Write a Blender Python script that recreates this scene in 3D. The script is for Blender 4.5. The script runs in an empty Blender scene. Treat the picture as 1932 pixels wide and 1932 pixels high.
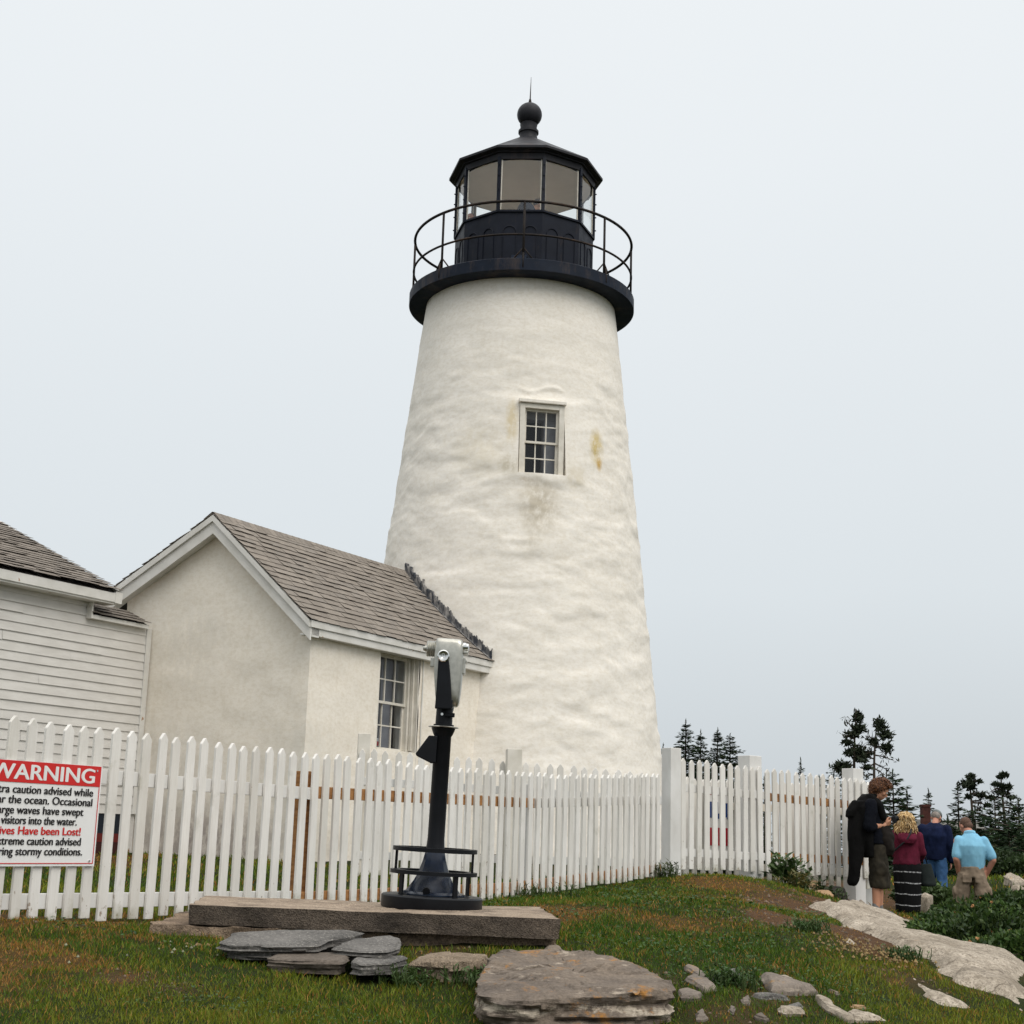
import bpy, bmesh, math, random
import numpy as np
from mathutils import Vector, Matrix

random.seed(11)
RNG = np.random.default_rng(7)
S = bpy.context.scene
COL = S.collection
rad = math.radians

# ---------------------------------------------------------------- camera
F, CX = 2760.0, 966.0                     # focal length and centre of a 1932 px square frame (80 mm lens on 56 mm film)
PITCH, ROLL = rad(12.5), rad(1.7)
_fw = np.array([0, math.cos(PITCH), math.sin(PITCH)])
_r0 = np.array([1.0, 0, 0]); _u0 = np.cross(_r0, _fw)
_rt = _r0*math.cos(ROLL) + _u0*math.sin(ROLL)
_up = -_r0*math.sin(ROLL) + _u0*math.cos(ROLL)
cam = bpy.data.cameras.new("camera")
cam.sensor_width = 56.0; cam.lens = 56.0*F/1932.0
cam.clip_start = 0.05; cam.clip_end = 3000
camo = bpy.data.objects.new("camera", cam); COL.objects.link(camo)
camo.matrix_world = Matrix(((_rt[0], _up[0], -_fw[0], 0), (_rt[1], _up[1], -_fw[1], 0), (_rt[2], _up[2], -_fw[2], 0), (0, 0, 0, 1)))
S.camera = camo

# ---------------------------------------------------------------- light
SUN_EL, SUN_AZ = rad(48), rad(142)        # azimuth clockwise from +y: behind the camera, to its right
w = bpy.data.worlds.new("World"); S.world = w; w.use_nodes = True
nt = w.node_tree; nt.nodes.clear()
wo = nt.nodes.new('ShaderNodeOutputWorld'); bg = nt.nodes.new('ShaderNodeBackground'); bg.inputs[1].default_value = 0.10
sky = nt.nodes.new('ShaderNodeTexSky'); sky.sky_type = 'NISHITA'; sky.sun_disc = False
sky.sun_elevation = SUN_EL; sky.sun_rotation = SUN_AZ; sky.air_density = 1.0; sky.dust_density = 5.0
tc = nt.nodes.new('ShaderNodeTexCoord'); sx = nt.nodes.new('ShaderNodeSeparateXYZ')
nt.links.new(tc.outputs['Generated'], sx.inputs[0])
rp = nt.nodes.new('ShaderNodeValToRGB')   # an even overcast deck, brighter towards the zenith
el = rp.color_ramp.elements
el[0].position = 0.0; el[0].color = (0.565, 0.612, 0.645, 1)
el[1].position = 1.0; el[1].color = (2.1, 2.1, 2.08, 1)
e = el.new(0.17); e.color = (0.725, 0.775, 0.805, 1)
e = el.new(0.60); e.color = (0.87, 0.905, 0.925, 1)
e = el.new(0.45); e.color = (0.835, 0.875, 0.90, 1)
nz = nt.nodes.new('ShaderNodeTexNoise'); nz.inputs['Scale'].default_value = 1.6; nz.inputs['Detail'].default_value = 3
nt.links.new(tc.outputs['Generated'], nz.inputs['Vector'])
ad = nt.nodes.new('ShaderNodeMath'); ad.operation = 'MULTIPLY_ADD'; ad.inputs[1].default_value = 0.10
nt.links.new(nz.outputs[0], ad.inputs[0])
sb = nt.nodes.new('ShaderNodeMath'); sb.operation = 'SUBTRACT'; sb.inputs[1].default_value = 0.05
nt.links.new(sx.outputs[2], sb.inputs[0]); nt.links.new(sb.outputs[0], ad.inputs[2]); nt.links.new(ad.outputs[0], rp.inputs[0])
gain = nt.nodes.new('ShaderNodeVectorMath'); gain.operation = 'SCALE'; gain.inputs['Scale'].default_value = 10.4
nt.links.new(rp.outputs[0], gain.inputs[0])
mx = nt.nodes.new('ShaderNodeMix'); mx.data_type = 'RGBA'; mx.inputs[0].default_value = 0.94
nt.links.new(sky.outputs[0], mx.inputs[6]); nt.links.new(gain.outputs[0], mx.inputs[7])
nt.links.new(mx.outputs[2], bg.inputs[0]); nt.links.new(bg.outputs[0], wo.inputs[0])
sl = bpy.data.lights.new("sun", 'SUN'); sl.energy = 1.5; sl.angle = rad(40); sl.color = (1.0, 0.955, 0.89)
so = bpy.data.objects.new("sun", sl); COL.objects.link(so)
_sd = Vector((math.sin(SUN_AZ)*math.cos(SUN_EL), math.cos(SUN_AZ)*math.cos(SUN_EL), math.sin(SUN_EL)))
so.rotation_euler = _sd.to_track_quat('Z', 'Y').to_euler(); so.location = _sd*60
S.view_settings.view_transform = 'Standard'; S.view_settings.look = 'None'
S.view_settings.exposure = 0.0; S.view_settings.gamma = 1.0
S.cycles.max_bounces = 8; S.cycles.diffuse_bounces = 6; S.cycles.transparent_max_bounces = 12

# ---------------------------------------------------------------- geometry helpers
def ray(px, py): return _fw + _rt*(px-CX)/F + _up*(CX-py)/F
def at(px, py, y):
    r = ray(px, py); return r*(y/r[1])
def on_plane(px, py, p, n):
    r = ray(px, py); return r*(np.dot(p, n)/np.dot(r, n))

def _hash(ix, iy, iz, seed):
    x = (ix.astype(np.int64)*374761393 + iy.astype(np.int64)*668265263 + iz.astype(np.int64)*974634533 + seed*1442695041) & 0xFFFFFFFF
    x = ((x ^ (x >> 13))*1274126177) & 0xFFFFFFFF
    x = ((x ^ (x >> 15))*2246822519) & 0xFFFFFFFF
    return ((x ^ (x >> 16)) & 0xFFFFFF)/float(0xFFFFFF)
def vnoise(p, seed=0):
    p = np.asarray(p, float); f = np.floor(p); t = p-f; t = t*t*t*(t*(t*6-15)+10)
    i = f.astype(np.int64); r = 0
    for dx in (0, 1):
        wx = t[:, 0] if dx else 1-t[:, 0]
        for dy in (0, 1):
            wy = t[:, 1] if dy else 1-t[:, 1]
            for dz in (0, 1):
                wz = t[:, 2] if dz else 1-t[:, 2]
                r = r + wx*wy*wz*_hash(i[:, 0]+dx, i[:, 1]+dy, i[:, 2]+dz, seed)
    return r*2-1
def fbm(p, octv=4, seed=0, gain=0.5):
    p = np.asarray(p, float); a = 1.0; s = 0; tot = 0
    for k in range(octv):
        s = s + a*vnoise(p*(2.03**k)+k*17.3, seed+k); tot += a; a *= gain
    return s/tot
def sstep(a, b, x):
    t = np.clip((np.asarray(x, float)-a)/(b-a), 0, 1); return t*t*(3-2*t)

ORG = {}
def tag(o, label=None, cat=None, group=None, kind=None):
    if label: o['label'] = label
    if cat: o['category'] = cat
    if group: o['group'] = group
    if kind: o['kind'] = kind
    return o
def thing(name, loc, label, cat, group=None, rot=None):
    o = bpy.data.objects.new(name, None); COL.objects.link(o); o.location = loc
    o.empty_display_size = 0.2
    if rot is not None: o.rotation_euler = rot
    ORG[o.name] = np.array(loc, float) if rot is None else None
    return tag(o, label, cat, group)
def link(me, name, parent=None):
    o = bpy.data.objects.new(name, me); COL.objects.link(o)
    if parent is not None:
        o.parent = parent; ORG[o.name] = ORG[parent.name]
    return o
class MB:
    def __init__(s): s.v = []; s.f = []; s.c = []
    def add(s, vs, fs, col=None):
        n = len(s.v); s.v.extend([tuple(float(q) for q in p) for p in vs]); s.f.extend([tuple(i+n for i in f) for f in fs])
        s.c.extend([col]*len(vs)); return s
    def obox(s, c, ax, ay, az, hx, hy, hz, col=None):
        c = np.array(c, float); ax, ay, az = (np.array(q, float) for q in (ax, ay, az))
        vs = [c+ax*hx*i+ay*hy*j+az*hz*k for i in (-1, 1) for j in (-1, 1) for k in (-1, 1)]
        return s.add(vs, [(0, 1, 3, 2), (4, 6, 7, 5), (0, 4, 5, 1), (2, 3, 7, 6), (0, 2, 6, 4), (1, 5, 7, 3)], col)
    def box(s, lo, hi, col=None):
        lo = np.array(lo, float); hi = np.array(hi, float)
        return s.obox((lo+hi)/2, (1, 0, 0), (0, 1, 0), (0, 0, 1), *((hi-lo)/2), col=col)
    def beam(s, p0, p1, wdir, w, h, col=None):
        p0 = np.array(p0, float); p1 = np.array(p1, float); d = p1-p0; L = np.linalg.norm(d); d /= L
        wd = np.array(wdir, float); wd -= d*np.dot(d, wd); wd /= np.linalg.norm(wd); hd = np.cross(d, wd)
        return s.obox((p0+p1)/2, d, wd, hd, L/2, w/2, h/2, col)
    def tube(s, pts, r, n=8, closed=False, cap=True, col=None):
        P = [np.array(p, float) for p in pts]; m = len(P)
        R = r if hasattr(r, '__len__') else [r]*m
        rings = []; prev = None
        for i in range(m):
            a = P[(i-1) % m] if (closed or i > 0) else P[i]; b = P[(i+1) % m] if (closed or i < m-1) else P[i]
            t = b-a; t /= (np.linalg.norm(t)+1e-9)
            if prev is None:
                q = np.array([0, 0, 1.0]) if abs(t[2]) < 0.9 else np.array([1.0, 0, 0])
            else: q = prev
            nrm = q-t*np.dot(q, t); nrm /= (np.linalg.norm(nrm)+1e-9); prev = nrm; bn = np.cross(t, nrm)
            rings.append([P[i]+(nrm*math.cos(k*2*math.pi/n)+bn*math.sin(k*2*math.pi/n))*R[i] for k in range(n)])
        vs = [v for rg in rings for v in rg]; fs = []
        for i in range(m if closed else m-1):
            j = (i+1) % m
            for k in range(n):
                k2 = (k+1) % n; fs.append((i*n+k, i*n+k2, j*n+k2, j*n+k))
        if cap and not closed:
            fs.append(tuple(range(n))[::-1]); fs.append(tuple((m-1)*n+k for k in range(n)))
        return s.add(vs, fs, col)
    def lathe(s, prof, n=48, c=(0, 0, 0), phase=0.0, close=True, col=None):
        c = np.array(c, float); vs = []; fs = []
        for (r, z) in prof:
            for k in range(n):
                a = phase+k*2*math.pi/n; vs.append(c+np.array([r*math.sin(a), -r*math.cos(a), z]))
        m = len(prof)
        for i in range(m-1):
            for k in range(n):
                k2 = (k+1) % n; fs.append((i*n+k, i*n+k2, (i+1)*n+k2, (i+1)*n+k))
        if close:
            if prof[0][0] > 1e-4: fs.append(tuple(range(n))[::-1])
            if prof[-1][0] > 1e-4: fs.append(tuple((m-1)*n+k for k in range(n)))
        return s.add(vs, fs, col)
    def prism(s, poly, o, ax, ay, n, depth, col=None):
        """2-D outline (in axes ax, ay from o) extruded by depth along n, centred"""
        o, ax, ay, n = (np.array(q, float) for q in (o, ax, ay, n)); k = len(poly)
        a = [o+ax*p[0]+ay*p[1]-n*depth/2 for p in poly]; b = [q+n*depth for q in a]
        fs = [tuple(range(k))[::-1], tuple(range(k, 2*k))]+[(i, (i+1) % k, k+(i+1) % k, k+i) for i in range(k)]
        return s.add(a+b, fs, col)
    def build(s, name, mat, parent=None, smooth=False, bevel=0, auto=None, local=False):
        V = np.array(s.v, float)
        if parent is not None and ORG[parent.name] is not None and not local: V = V-ORG[parent.name]
        me = bpy.data.meshes.new(name); me.from_pydata(V.tolist(), [], s.f); me.update()
        bm = bmesh.new(); bm.from_mesh(me); bmesh.ops.recalc_face_normals(bm, faces=bm.faces)
        if bevel:
            ed = [e for e in bm.edges if len(e.link_faces) == 2 and e.calc_face_angle(0) > 0.6]
            bmesh.ops.bevel(bm, geom=ed, offset=bevel, segments=2, affect='EDGES', profile=0.6)
        bm.to_mesh(me); bm.free()
        if any(c is not None for c in s.c) and not bevel:
            at_ = me.color_attributes.new("Col", 'FLOAT_COLOR', 'POINT')
            arr = np.ones((len(s.v), 4), np.float32)
            for i, c in enumerate(s.c):
                if c is not None: arr[i, :3] = c
            at_.data.foreach_set('color', arr.ravel())
        if smooth: me.polygons.foreach_set('use_smooth', [True]*len(me.polygons))
        if auto:
            me.polygons.foreach_set('use_smooth', [True]*len(me.polygons)); me.set_sharp_from_angle(angle=rad(auto))
        me.materials.append(mat)
        return link(me, name, parent)
def np_mesh(name, V, tri, mat, parent=None, cols=None, smooth=False, quads=False):
    """mesh from numpy arrays: V (n,3), faces (m,3) or (m,4)"""
    V = np.asarray(V, np.float32)
    if parent is not None and ORG[parent.name] is not None: V = V-ORG[parent.name].astype(np.float32)
    k = tri.shape[1]; me = bpy.data.meshes.new(name)
    me.vertices.add(len(V)); me.vertices.foreach_set('co', V.ravel())
    me.loops.add(tri.size); me.loops.foreach_set('vertex_index', tri.astype(np.int32).ravel())
    me.polygons.add(len(tri)); me.polygons.foreach_set('loop_start', np.arange(0, tri.size, k, dtype=np.int32))
    me.update(calc_edges=True)
    if smooth: me.polygons.foreach_set('use_smooth', np.ones(len(tri), bool))
    if cols is not None:
        a = me.color_attributes.new("Col", 'FLOAT_COLOR', 'POINT'); arr = np.ones((len(V), 4), np.float32); arr[:, :3] = cols
        a.data.foreach_set('color', arr.ravel())
    me.validate(); me.materials.append(mat)
    return link(me, name, parent)

# ---------------------------------------------------------------- materials
class NT:
    def __init__(s, name):
        s.m = bpy.data.materials.new(name); s.m.use_nodes = True; s.t = s.m.node_tree; s.t.nodes.clear()
        s.out = s.n('OutputMaterial'); s.b = s.n('BsdfPrincipled'); s.l(s.b.outputs[0], s.out.inputs[0])
    def n(s, k, **kw):
        q = s.t.nodes.new('ShaderNode'+k)
        for a, b in kw.items(): setattr(q, a, b)
        return q
    def l(s, a, b): s.t.links.new(a, b)
    def pos(s, stretch=(1, 1, 1), space='pos'):
        if space == 'pos': g = s.n('NewGeometry').outputs['Position']
        else: g = s.n('TexCoord').outputs['Object']
        m = s.n('Mapping'); m.inputs['Scale'].default_value = stretch; s.l(g, m.inputs[0]); return m.outputs[0]
    def noise(s, scale, detail=4, rough=0.55, stretch=(1, 1, 1), space='pos', dist=0):
        q = s.n('TexNoise'); q.inputs['Scale'].default_value = scale; q.inputs['Detail'].default_value = detail
        q.inputs['Roughness'].default_value = rough; q.inputs['Distortion'].default_value = dist
        s.l(s.pos(stretch, space), q.inputs['Vector']); return q.outputs[0]
    def ramp(s, fac, stops):
        r = s.n('ValToRGB'); el = r.color_ramp.elements
        while len(el) < len(stops): el.new(0.5)
        for e, (p, c) in zip(el, stops): e.position = p; e.color = tuple(c)+(1,) if hasattr(c, '__len__') else (c, c, c, 1)
        s.l(fac, r.inputs[0]); return r.outputs[0]
    def mix(s, fac, a, b, mode='MIX'):
        m = s.n('Mix', data_type='RGBA', blend_type=mode)
        for inp, v in ((0, fac), (6, a), (7, b)):
            if hasattr(v, 'is_output') or isinstance(v, bpy.types.NodeSocket): s.l(v, m.inputs[inp])
            elif inp == 0: m.inputs[0].default_value = v
            else: m.inputs[inp].default_value = tuple(v)+(1,)
        return m.outputs[2]
    def math(s, op, a, b=None):
        m = s.n('Math', operation=op)
        for i, v in enumerate((a, b)):
            if v is None: continue
            if isinstance(v, bpy.types.NodeSocket): s.l(v, m.inputs[i])
            else: m.inputs[i].default_value = v
        return m.outputs[0]
    def attr(s, name='Col'):
        a = s.n('Attribute'); a.attribute_name = name; return a.outputs[0]
    def bump(s, h, strength=0.3, dist=0.01):
        b = s.n('Bump'); b.inputs['Strength'].default_value = strength; b.inputs['Distance'].default_value = dist
        s.l(h, b.inputs['Height'])
        if s.b.inputs['Normal'].is_linked: s.l(s.b.inputs['Normal'].links[0].from_socket, b.inputs['Normal'])
        s.l(b.outputs[0], s.b.inputs['Normal'])
    def fin(s, col, rough=0.8, spec=0.3, metal=0):
        if isinstance(col, bpy.types.NodeSocket): s.l(col, s.b.inputs['Base Color'])
        else: s.b.inputs['Base Color'].default_value = tuple(col)+(1,)
        if isinstance(rough, bpy.types.NodeSocket): s.l(rough, s.b.inputs['Roughness'])
        else: s.b.inputs['Roughness'].default_value = rough
        s.b.inputs['Specular IOR Level'].default_value = spec; s.b.inputs['Metallic'].default_value = metal
        return s.m
def simple(name, c1, c2=None, scale=6, rough=0.8, spec=0.3, bump=0.0, bscale=30, bd=0.005, stretch=(1, 1, 1), metal=0, space='pos', lo=0.35, hi=0.65):
    t = NT(name); c2 = c2 or tuple(q*0.75 for q in c1)
    col = t.ramp(t.noise(scale, 5, 0.6, stretch, space), [(lo, c2), (hi, c1)])
    if bump: t.bump(t.noise(bscale, 4, 0.6, stretch, space), bump, bd)
    return t.fin(col, rough, spec, metal)
def spot(t, centre, radius, stretch=(1, 1, 1)):
    """soft mask round a point: 1 inside, 0 outside"""
    g = t.n('NewGeometry').outputs['Position']; s_ = t.n('VectorMath', operation='SUBTRACT'); t.l(g, s_.inputs[0]); s_.inputs[1].default_value = tuple(centre)
    m = t.n('VectorMath', operation='MULTIPLY'); t.l(s_.outputs[0], m.inputs[0]); m.inputs[1].default_value = tuple(1/(radius*q) for q in stretch)
    ln = t.n('VectorMath', operation='LENGTH'); t.l(m.outputs[0], ln.inputs[0])
    mr = t.n('MapRange', interpolation_type='SMOOTHSTEP'); mr.inputs[1].default_value = 1.0; mr.inputs[2].default_value = 0.25
    t.l(ln.outputs['Value'], mr.inputs[0]); return mr.outputs[0]

def plaster(name, a, b, stains=(), dirt=0.25, coarse=1.0):
    t = NT(name)
    col = t.ramp(t.noise(1.3, 5, 0.6, (1, 1, 1.5)), [(0.3, b), (0.7, a)])
    fine = t.ramp(t.noise(14, 5, 0.7, (1, 1, 1.6)), [(0.34, (0.90, 0.88, 0.84)), (0.58, (1, 1, 1))])
    col = t.mix(1.0, col, fine, 'MULTIPLY')
    streak = t.ramp(t.noise(2.2, 6, 0.7, (2.2, 2.2, 0.35)), [(0.55, (1, 1, 1)), (0.78, (0.80, 0.76, 0.68))])
    col = t.mix(dirt, col, t.mix(1.0, col, streak, 'MULTIPLY'))
    for (c, r, st, colr, k) in stains:
        m = t.math('MULTIPLY', spot(t, c, r, st), t.ramp(t.noise(9, 5, 0.7, (1, 1, 0.6)), [(0.30, 0.0), (0.56, k)]))
        col = t.mix(m, col, colr)
    t.bump(t.noise(4*coarse, 4, 0.5, (1, 1, 2.0)), 0.14, 0.03)
    t.bump(t.noise(60, 4, 0.6), 0.2, 0.006)
    return t.fin(col, 0.85, 0.25)

M = {}
M['white_paint'] = (lambda t: t.fin(t.mix(t.ramp(t.noise(38, 3, 0.6, (1, 1, 0.55)), [(0.70, 0.0), (0.78, 0.8)]), t.ramp(t.noise(3.5, 4, 0.6, (1, 1, 0.5)), [(0.3, (0.60, 0.585, 0.555)), (0.65, (0.745, 0.735, 0.71))]), (0.30, 0.24, 0.18)), 0.55, 0.35))(NT('white_paint'))
def picket_paint():
    t = NT('picket_paint'); oi = t.n('ObjectInfo'); tone = t.ramp(oi.outputs['Random'], [(0.0, (0.90, 0.89, 0.865)), (0.5, (1, 1, 1)), (1.0, (1.03, 1.03, 1.03))])
    c = t.mix(1.0, t.ramp(t.noise(3.5, 4, 0.6, (1, 1, 0.5)), [(0.3, (0.67, 0.645, 0.60)), (0.65, (0.80, 0.778, 0.738))]), tone, 'MULTIPLY')
    grain = t.ramp(t.noise(22, 4, 0.7, (4, 4, 0.25)), [(0.35, (0.93, 0.925, 0.91)), (0.6, (1, 1, 1))]); c = t.mix(1.0, c, grain, 'MULTIPLY')
    sep = t.n('SeparateXYZ'); t.l(t.pos((1, 1, 1), 'obj'), sep.inputs[0])
    low = t.ramp(sep.outputs[2], [(0.02, 0.13), (0.22, 0.0)])
    chip = t.ramp(t.math('ADD', t.noise(34, 4, 0.7, (1, 1, 0.5)), low), [(0.70, 0.0), (0.74, 0.85)]); c = t.mix(chip, c, (0.27, 0.20, 0.14))
    moss = t.ramp(t.math('ADD', t.noise(6, 4, 0.6), t.ramp(sep.outputs[2], [(0.0, 0.25), (0.12, 0.0)])), [(0.62, 0.0), (0.85, 0.6)]); c = t.mix(moss, c, (0.30, 0.29, 0.20))
    t.bump(t.noise(25, 4, 0.7, (3, 3, 0.3)), 0.25, 0.004); return t.fin(c, 0.55, 0.35)
M['picket_paint'] = picket_paint()
M['old_paint'] = simple('old_paint', (0.73, 0.69, 0.615), (0.60, 0.56, 0.48), 5, 0.65, 0.3, 0.2, 40, 0.003)
M['trim_paint'] = (lambda t: t.fin(t.mix(t.ramp(t.noise(9, 2, 0.5), [(0.72, 0.0), (0.76, 0.8)]), t.ramp(t.noise(4, 4), [(0.3, (0.60, 0.58, 0.53)), (0.7, (0.72, 0.70, 0.66))]), (0.34, 0.16, 0.06)), 0.55, 0.35))(NT('trim_paint'))
M['raw_wood'] = simple('raw_wood', (0.40, 0.20, 0.075), (0.24, 0.11, 0.04), 9, 0.75, 0.25, 0.2, 40, 0.003, (1, 1, 5))
M['clapboard'] = simple('clapboard', (0.67, 0.645, 0.605), (0.59, 0.565, 0.525), 2.5, 0.6, 0.3, 0.15, 30, 0.003, (1, 1, 4))
def black_paint(name, base, rust, amt, rough):
    t = NT(name); c = t.ramp(t.noise(5, 5, 0.6), [(0.3, tuple(q*0.6 for q in base)), (0.7, base)])
    c = t.mix(t.ramp(t.noise(3.2, 6, 0.75, (1, 1, 0.3)), [(0.60-amt*0.12, 0.0), (0.74, 0.75)]), c, rust)
    t.bump(t.noise(26, 4), 0.2, 0.004)
    return t.fin(c, t.ramp(t.noise(6, 4), [(0.3, rough+.08), (0.7, rough+0.25)]), 0.16)
M['black_paint'] = black_paint('black_paint', (0.008, 0.011, 0.021), (0.045, 0.033, 0.028), 0.3, 0.36)
M['gallery_paint'] = black_paint('gallery_paint', (0.008, 0.014, 0.028), (0.075, 0.055, 0.045), 0.8, 0.42)
M['rail_paint'] = black_paint('rail_paint', (0.025, 0.02, 0.018), (0.09, 0.05, 0.03), 0.9, 0.5)
M['lantern_roof'] = black_paint('lantern_roof', (0.026, 0.026, 0.031), (0.07, 0.05, 0.045), 0.5, 0.34)
M['iron_blue_sheen'] = simple('iron_blue_sheen', (0.008, 0.016, 0.036), (0.005, 0.008, 0.015), 7, 0.26, 0.4, 0.1, 40, 0.002, space='obj')  # blue sheen on the black flared foot, put into its base colour
M['iron'] = simple('iron', (0.0055, 0.0065, 0.009), (0.003, 0.0035, 0.005), 8, 0.42, 0.22, 0.06, 60, 0.002, space='obj')
M['silver'] = simple('silver', (0.50, 0.485, 0.43), (0.40, 0.39, 0.345), 30, 0.30, 0.5, 0.10, 160, 0.0015, metal=0.85, space='obj')
M['chrome'] = simple('chrome', (0.72, 0.72, 0.70), (0.6, 0.6, 0.58), 6, 0.18, 0.5, metal=1.0, space='obj')
M['ceiling'] = simple('ceiling', (0.93, 0.82, 0.71), (0.88, 0.77, 0.66), 3, 0.8, 0.2)
M['deck_boards'] = simple('deck_boards', (0.80, 0.77, 0.72), None, 4)
M['curtain'] = simple('curtain', (0.42, 0.40, 0.41), (0.32, 0.30, 0.31), 4, 0.9, 0.1)
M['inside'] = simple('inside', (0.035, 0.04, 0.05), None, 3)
def glassy(name, tint, gloss):
    """thin clear pane: mostly see-through, mirror-like at glancing angles"""
    m = bpy.data.materials.new(name); m.use_nodes = True; t = m.node_tree; t.nodes.clear()
    o = t.nodes.new('ShaderNodeOutputMaterial'); mxs = t.nodes.new('ShaderNodeMixShader'); tr = t.nodes.new('ShaderNodeBsdfTransparent'); gl = t.nodes.new('ShaderNodeBsdfGlossy')
    lw = t.nodes.new('ShaderNodeLayerWeight'); lw.inputs[0].default_value = 0.5
    pw = t.nodes.new('ShaderNodeMath'); pw.operation = 'POWER'; pw.inputs[1].default_value = 5.0
    mu = t.nodes.new('ShaderNodeMath'); mu.operation = 'MULTIPLY_ADD'; mu.inputs[1].default_value = 0.6; mu.inputs[2].default_value = gloss
    tr.inputs[0].default_value = tint+(1,); gl.inputs['Roughness'].default_value = 0.03
    t.links.new(lw.outputs['Facing'], pw.inputs[0]); t.links.new(pw.outputs[0], mu.inputs[0]); t.links.new(mu.outputs[0], mxs.inputs[0]); t.links.new(tr.outputs[0], mxs.inputs[1]); t.links.new(gl.outputs[0], mxs.inputs[2]); t.links.new(mxs.outputs[0], o.inputs[0])
    return m
M['lantern_glass'] = glassy('lantern_glass', (0.96, 0.975, 0.97), 0.09)
M['window_glass'] = glassy('window_glass', (0.75, 0.79, 0.83), 0.035)
def shingle_mat():
    t = NT('shingles'); c = t.mix(1.0, t.attr(), t.ramp(t.noise(45, 4, 0.7), [(0.3, (0.72, 0.72, 0.72)), (0.7, (1.12, 1.12, 1.12))]), 'MULTIPLY')
    t.bump(t.noise(160, 2), 0.5, 0.003); return t.fin(c, 0.9, 0.15)
M['shingles'] = shingle_mat()
M['felt'] = simple('felt', (0.03, 0.027, 0.024), None, 5)
M['flashing'] = simple('flashing', (0.36, 0.34, 0.32), (0.045, 0.05, 0.06), 16, 0.7, 0.3, 0.6, 40, 0.01, (1, 1, 0.35), lo=0.42, hi=0.66)
def concrete(name, a, b, dark):
    t = NT(name); c = t.ramp(t.noise(2.5, 5, 0.65), [(0.3, b), (0.7, a)])
    v = t.n('TexVoronoi'); v.inputs['Scale'].default_value = 130; t.l(t.pos(), v.inputs['Vector'])
    c = t.mix(1.0, c, t.ramp(v.outputs['Color'], [(0.12, (0.62, 0.60, 0.58)), (0.55, (1, 1, 1)), (0.92, (1.28, 1.25, 1.2))]), 'MULTIPLY')
    c = t.mix(t.ramp(t.noise(4.5, 5, 0.7, (1, 1, 1.5)), [(0.48, 0.0), (0.66, 0.75)]), c, dark)
    t.bump(v.outputs['Distance'], 0.7, 0.006); t.bump(t.noise(25, 4), 0.5, 0.012); return t.fin(c, 0.92, 0.15)
M['concrete'] = concrete('concrete', (0.38, 0.305, 0.235), (0.28, 0.22, 0.165), (0.075, 0.055, 0.042))
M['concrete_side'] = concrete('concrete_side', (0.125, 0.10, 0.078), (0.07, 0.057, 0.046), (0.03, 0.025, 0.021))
M['old_concrete'] = concrete('old_concrete', (0.30, 0.225, 0.16), (0.19, 0.14, 0.10), (0.06, 0.045, 0.035))
M['pebbly'] = concrete('pebbly', (0.27, 0.215, 0.16), (0.18, 0.14, 0.10), (0.12, 0.09, 0.06))
def rockmat(name, a, b, speck=None, lichen=None, pale=None, strata=False, bump=0.8):
    t = NT(name); c = t.ramp(t.noise(3.2, 6, 0.65, (1, 1, 2.5 if strata else 1)), [(0.28, b), (0.72, a)])
    c = t.mix(1.0, c, t.ramp(t.noise(55, 4, 0.7), [(0.3, (0.62, 0.62, 0.62)), (0.7, (1.18, 1.18, 1.18))]), 'MULTIPLY')
    if speck: c = t.mix(t.ramp(t.noise(70, 2, 0.6), [(0.58, 0.0), (0.66, 0.75)]), c, speck)
    if pale: c = t.mix(t.ramp(t.noise(5.0, 6, 0.75, (1, 1, 5)), [(0.585, 0.0), (0.66, 0.8)]), c, pale)
    if lichen: c = t.mix(t.ramp(t.noise(5.5, 5, 0.75), [(0.565, 0.0), (0.66, 0.8)]), c, lichen)
    t.bump(t.noise(7, 6, 0.65, (1, 1, 6 if strata else 1)), bump, 0.03); t.bump(t.noise(70, 4), 0.4, 0.005)
    return t.fin(c, 0.88, 0.2)
M['slate'] = rockmat('slate', (0.20, 0.187, 0.172), (0.075, 0.071, 0.066), speck=(0.30, 0.28, 0.25), strata=True, bump=1.2)
M['slate_brown'] = rockmat('slate_brown', (0.165, 0.135, 0.11), (0.09, 0.075, 0.06), strata=True)
M['boulder'] = rockmat('boulder', (0.235, 0.185, 0.14), (0.115, 0.095, 0.08), lichen=(0.38, 0.17, 0.03), pale=(0.40, 0.335, 0.265), strata=True, bump=1.0)
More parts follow.
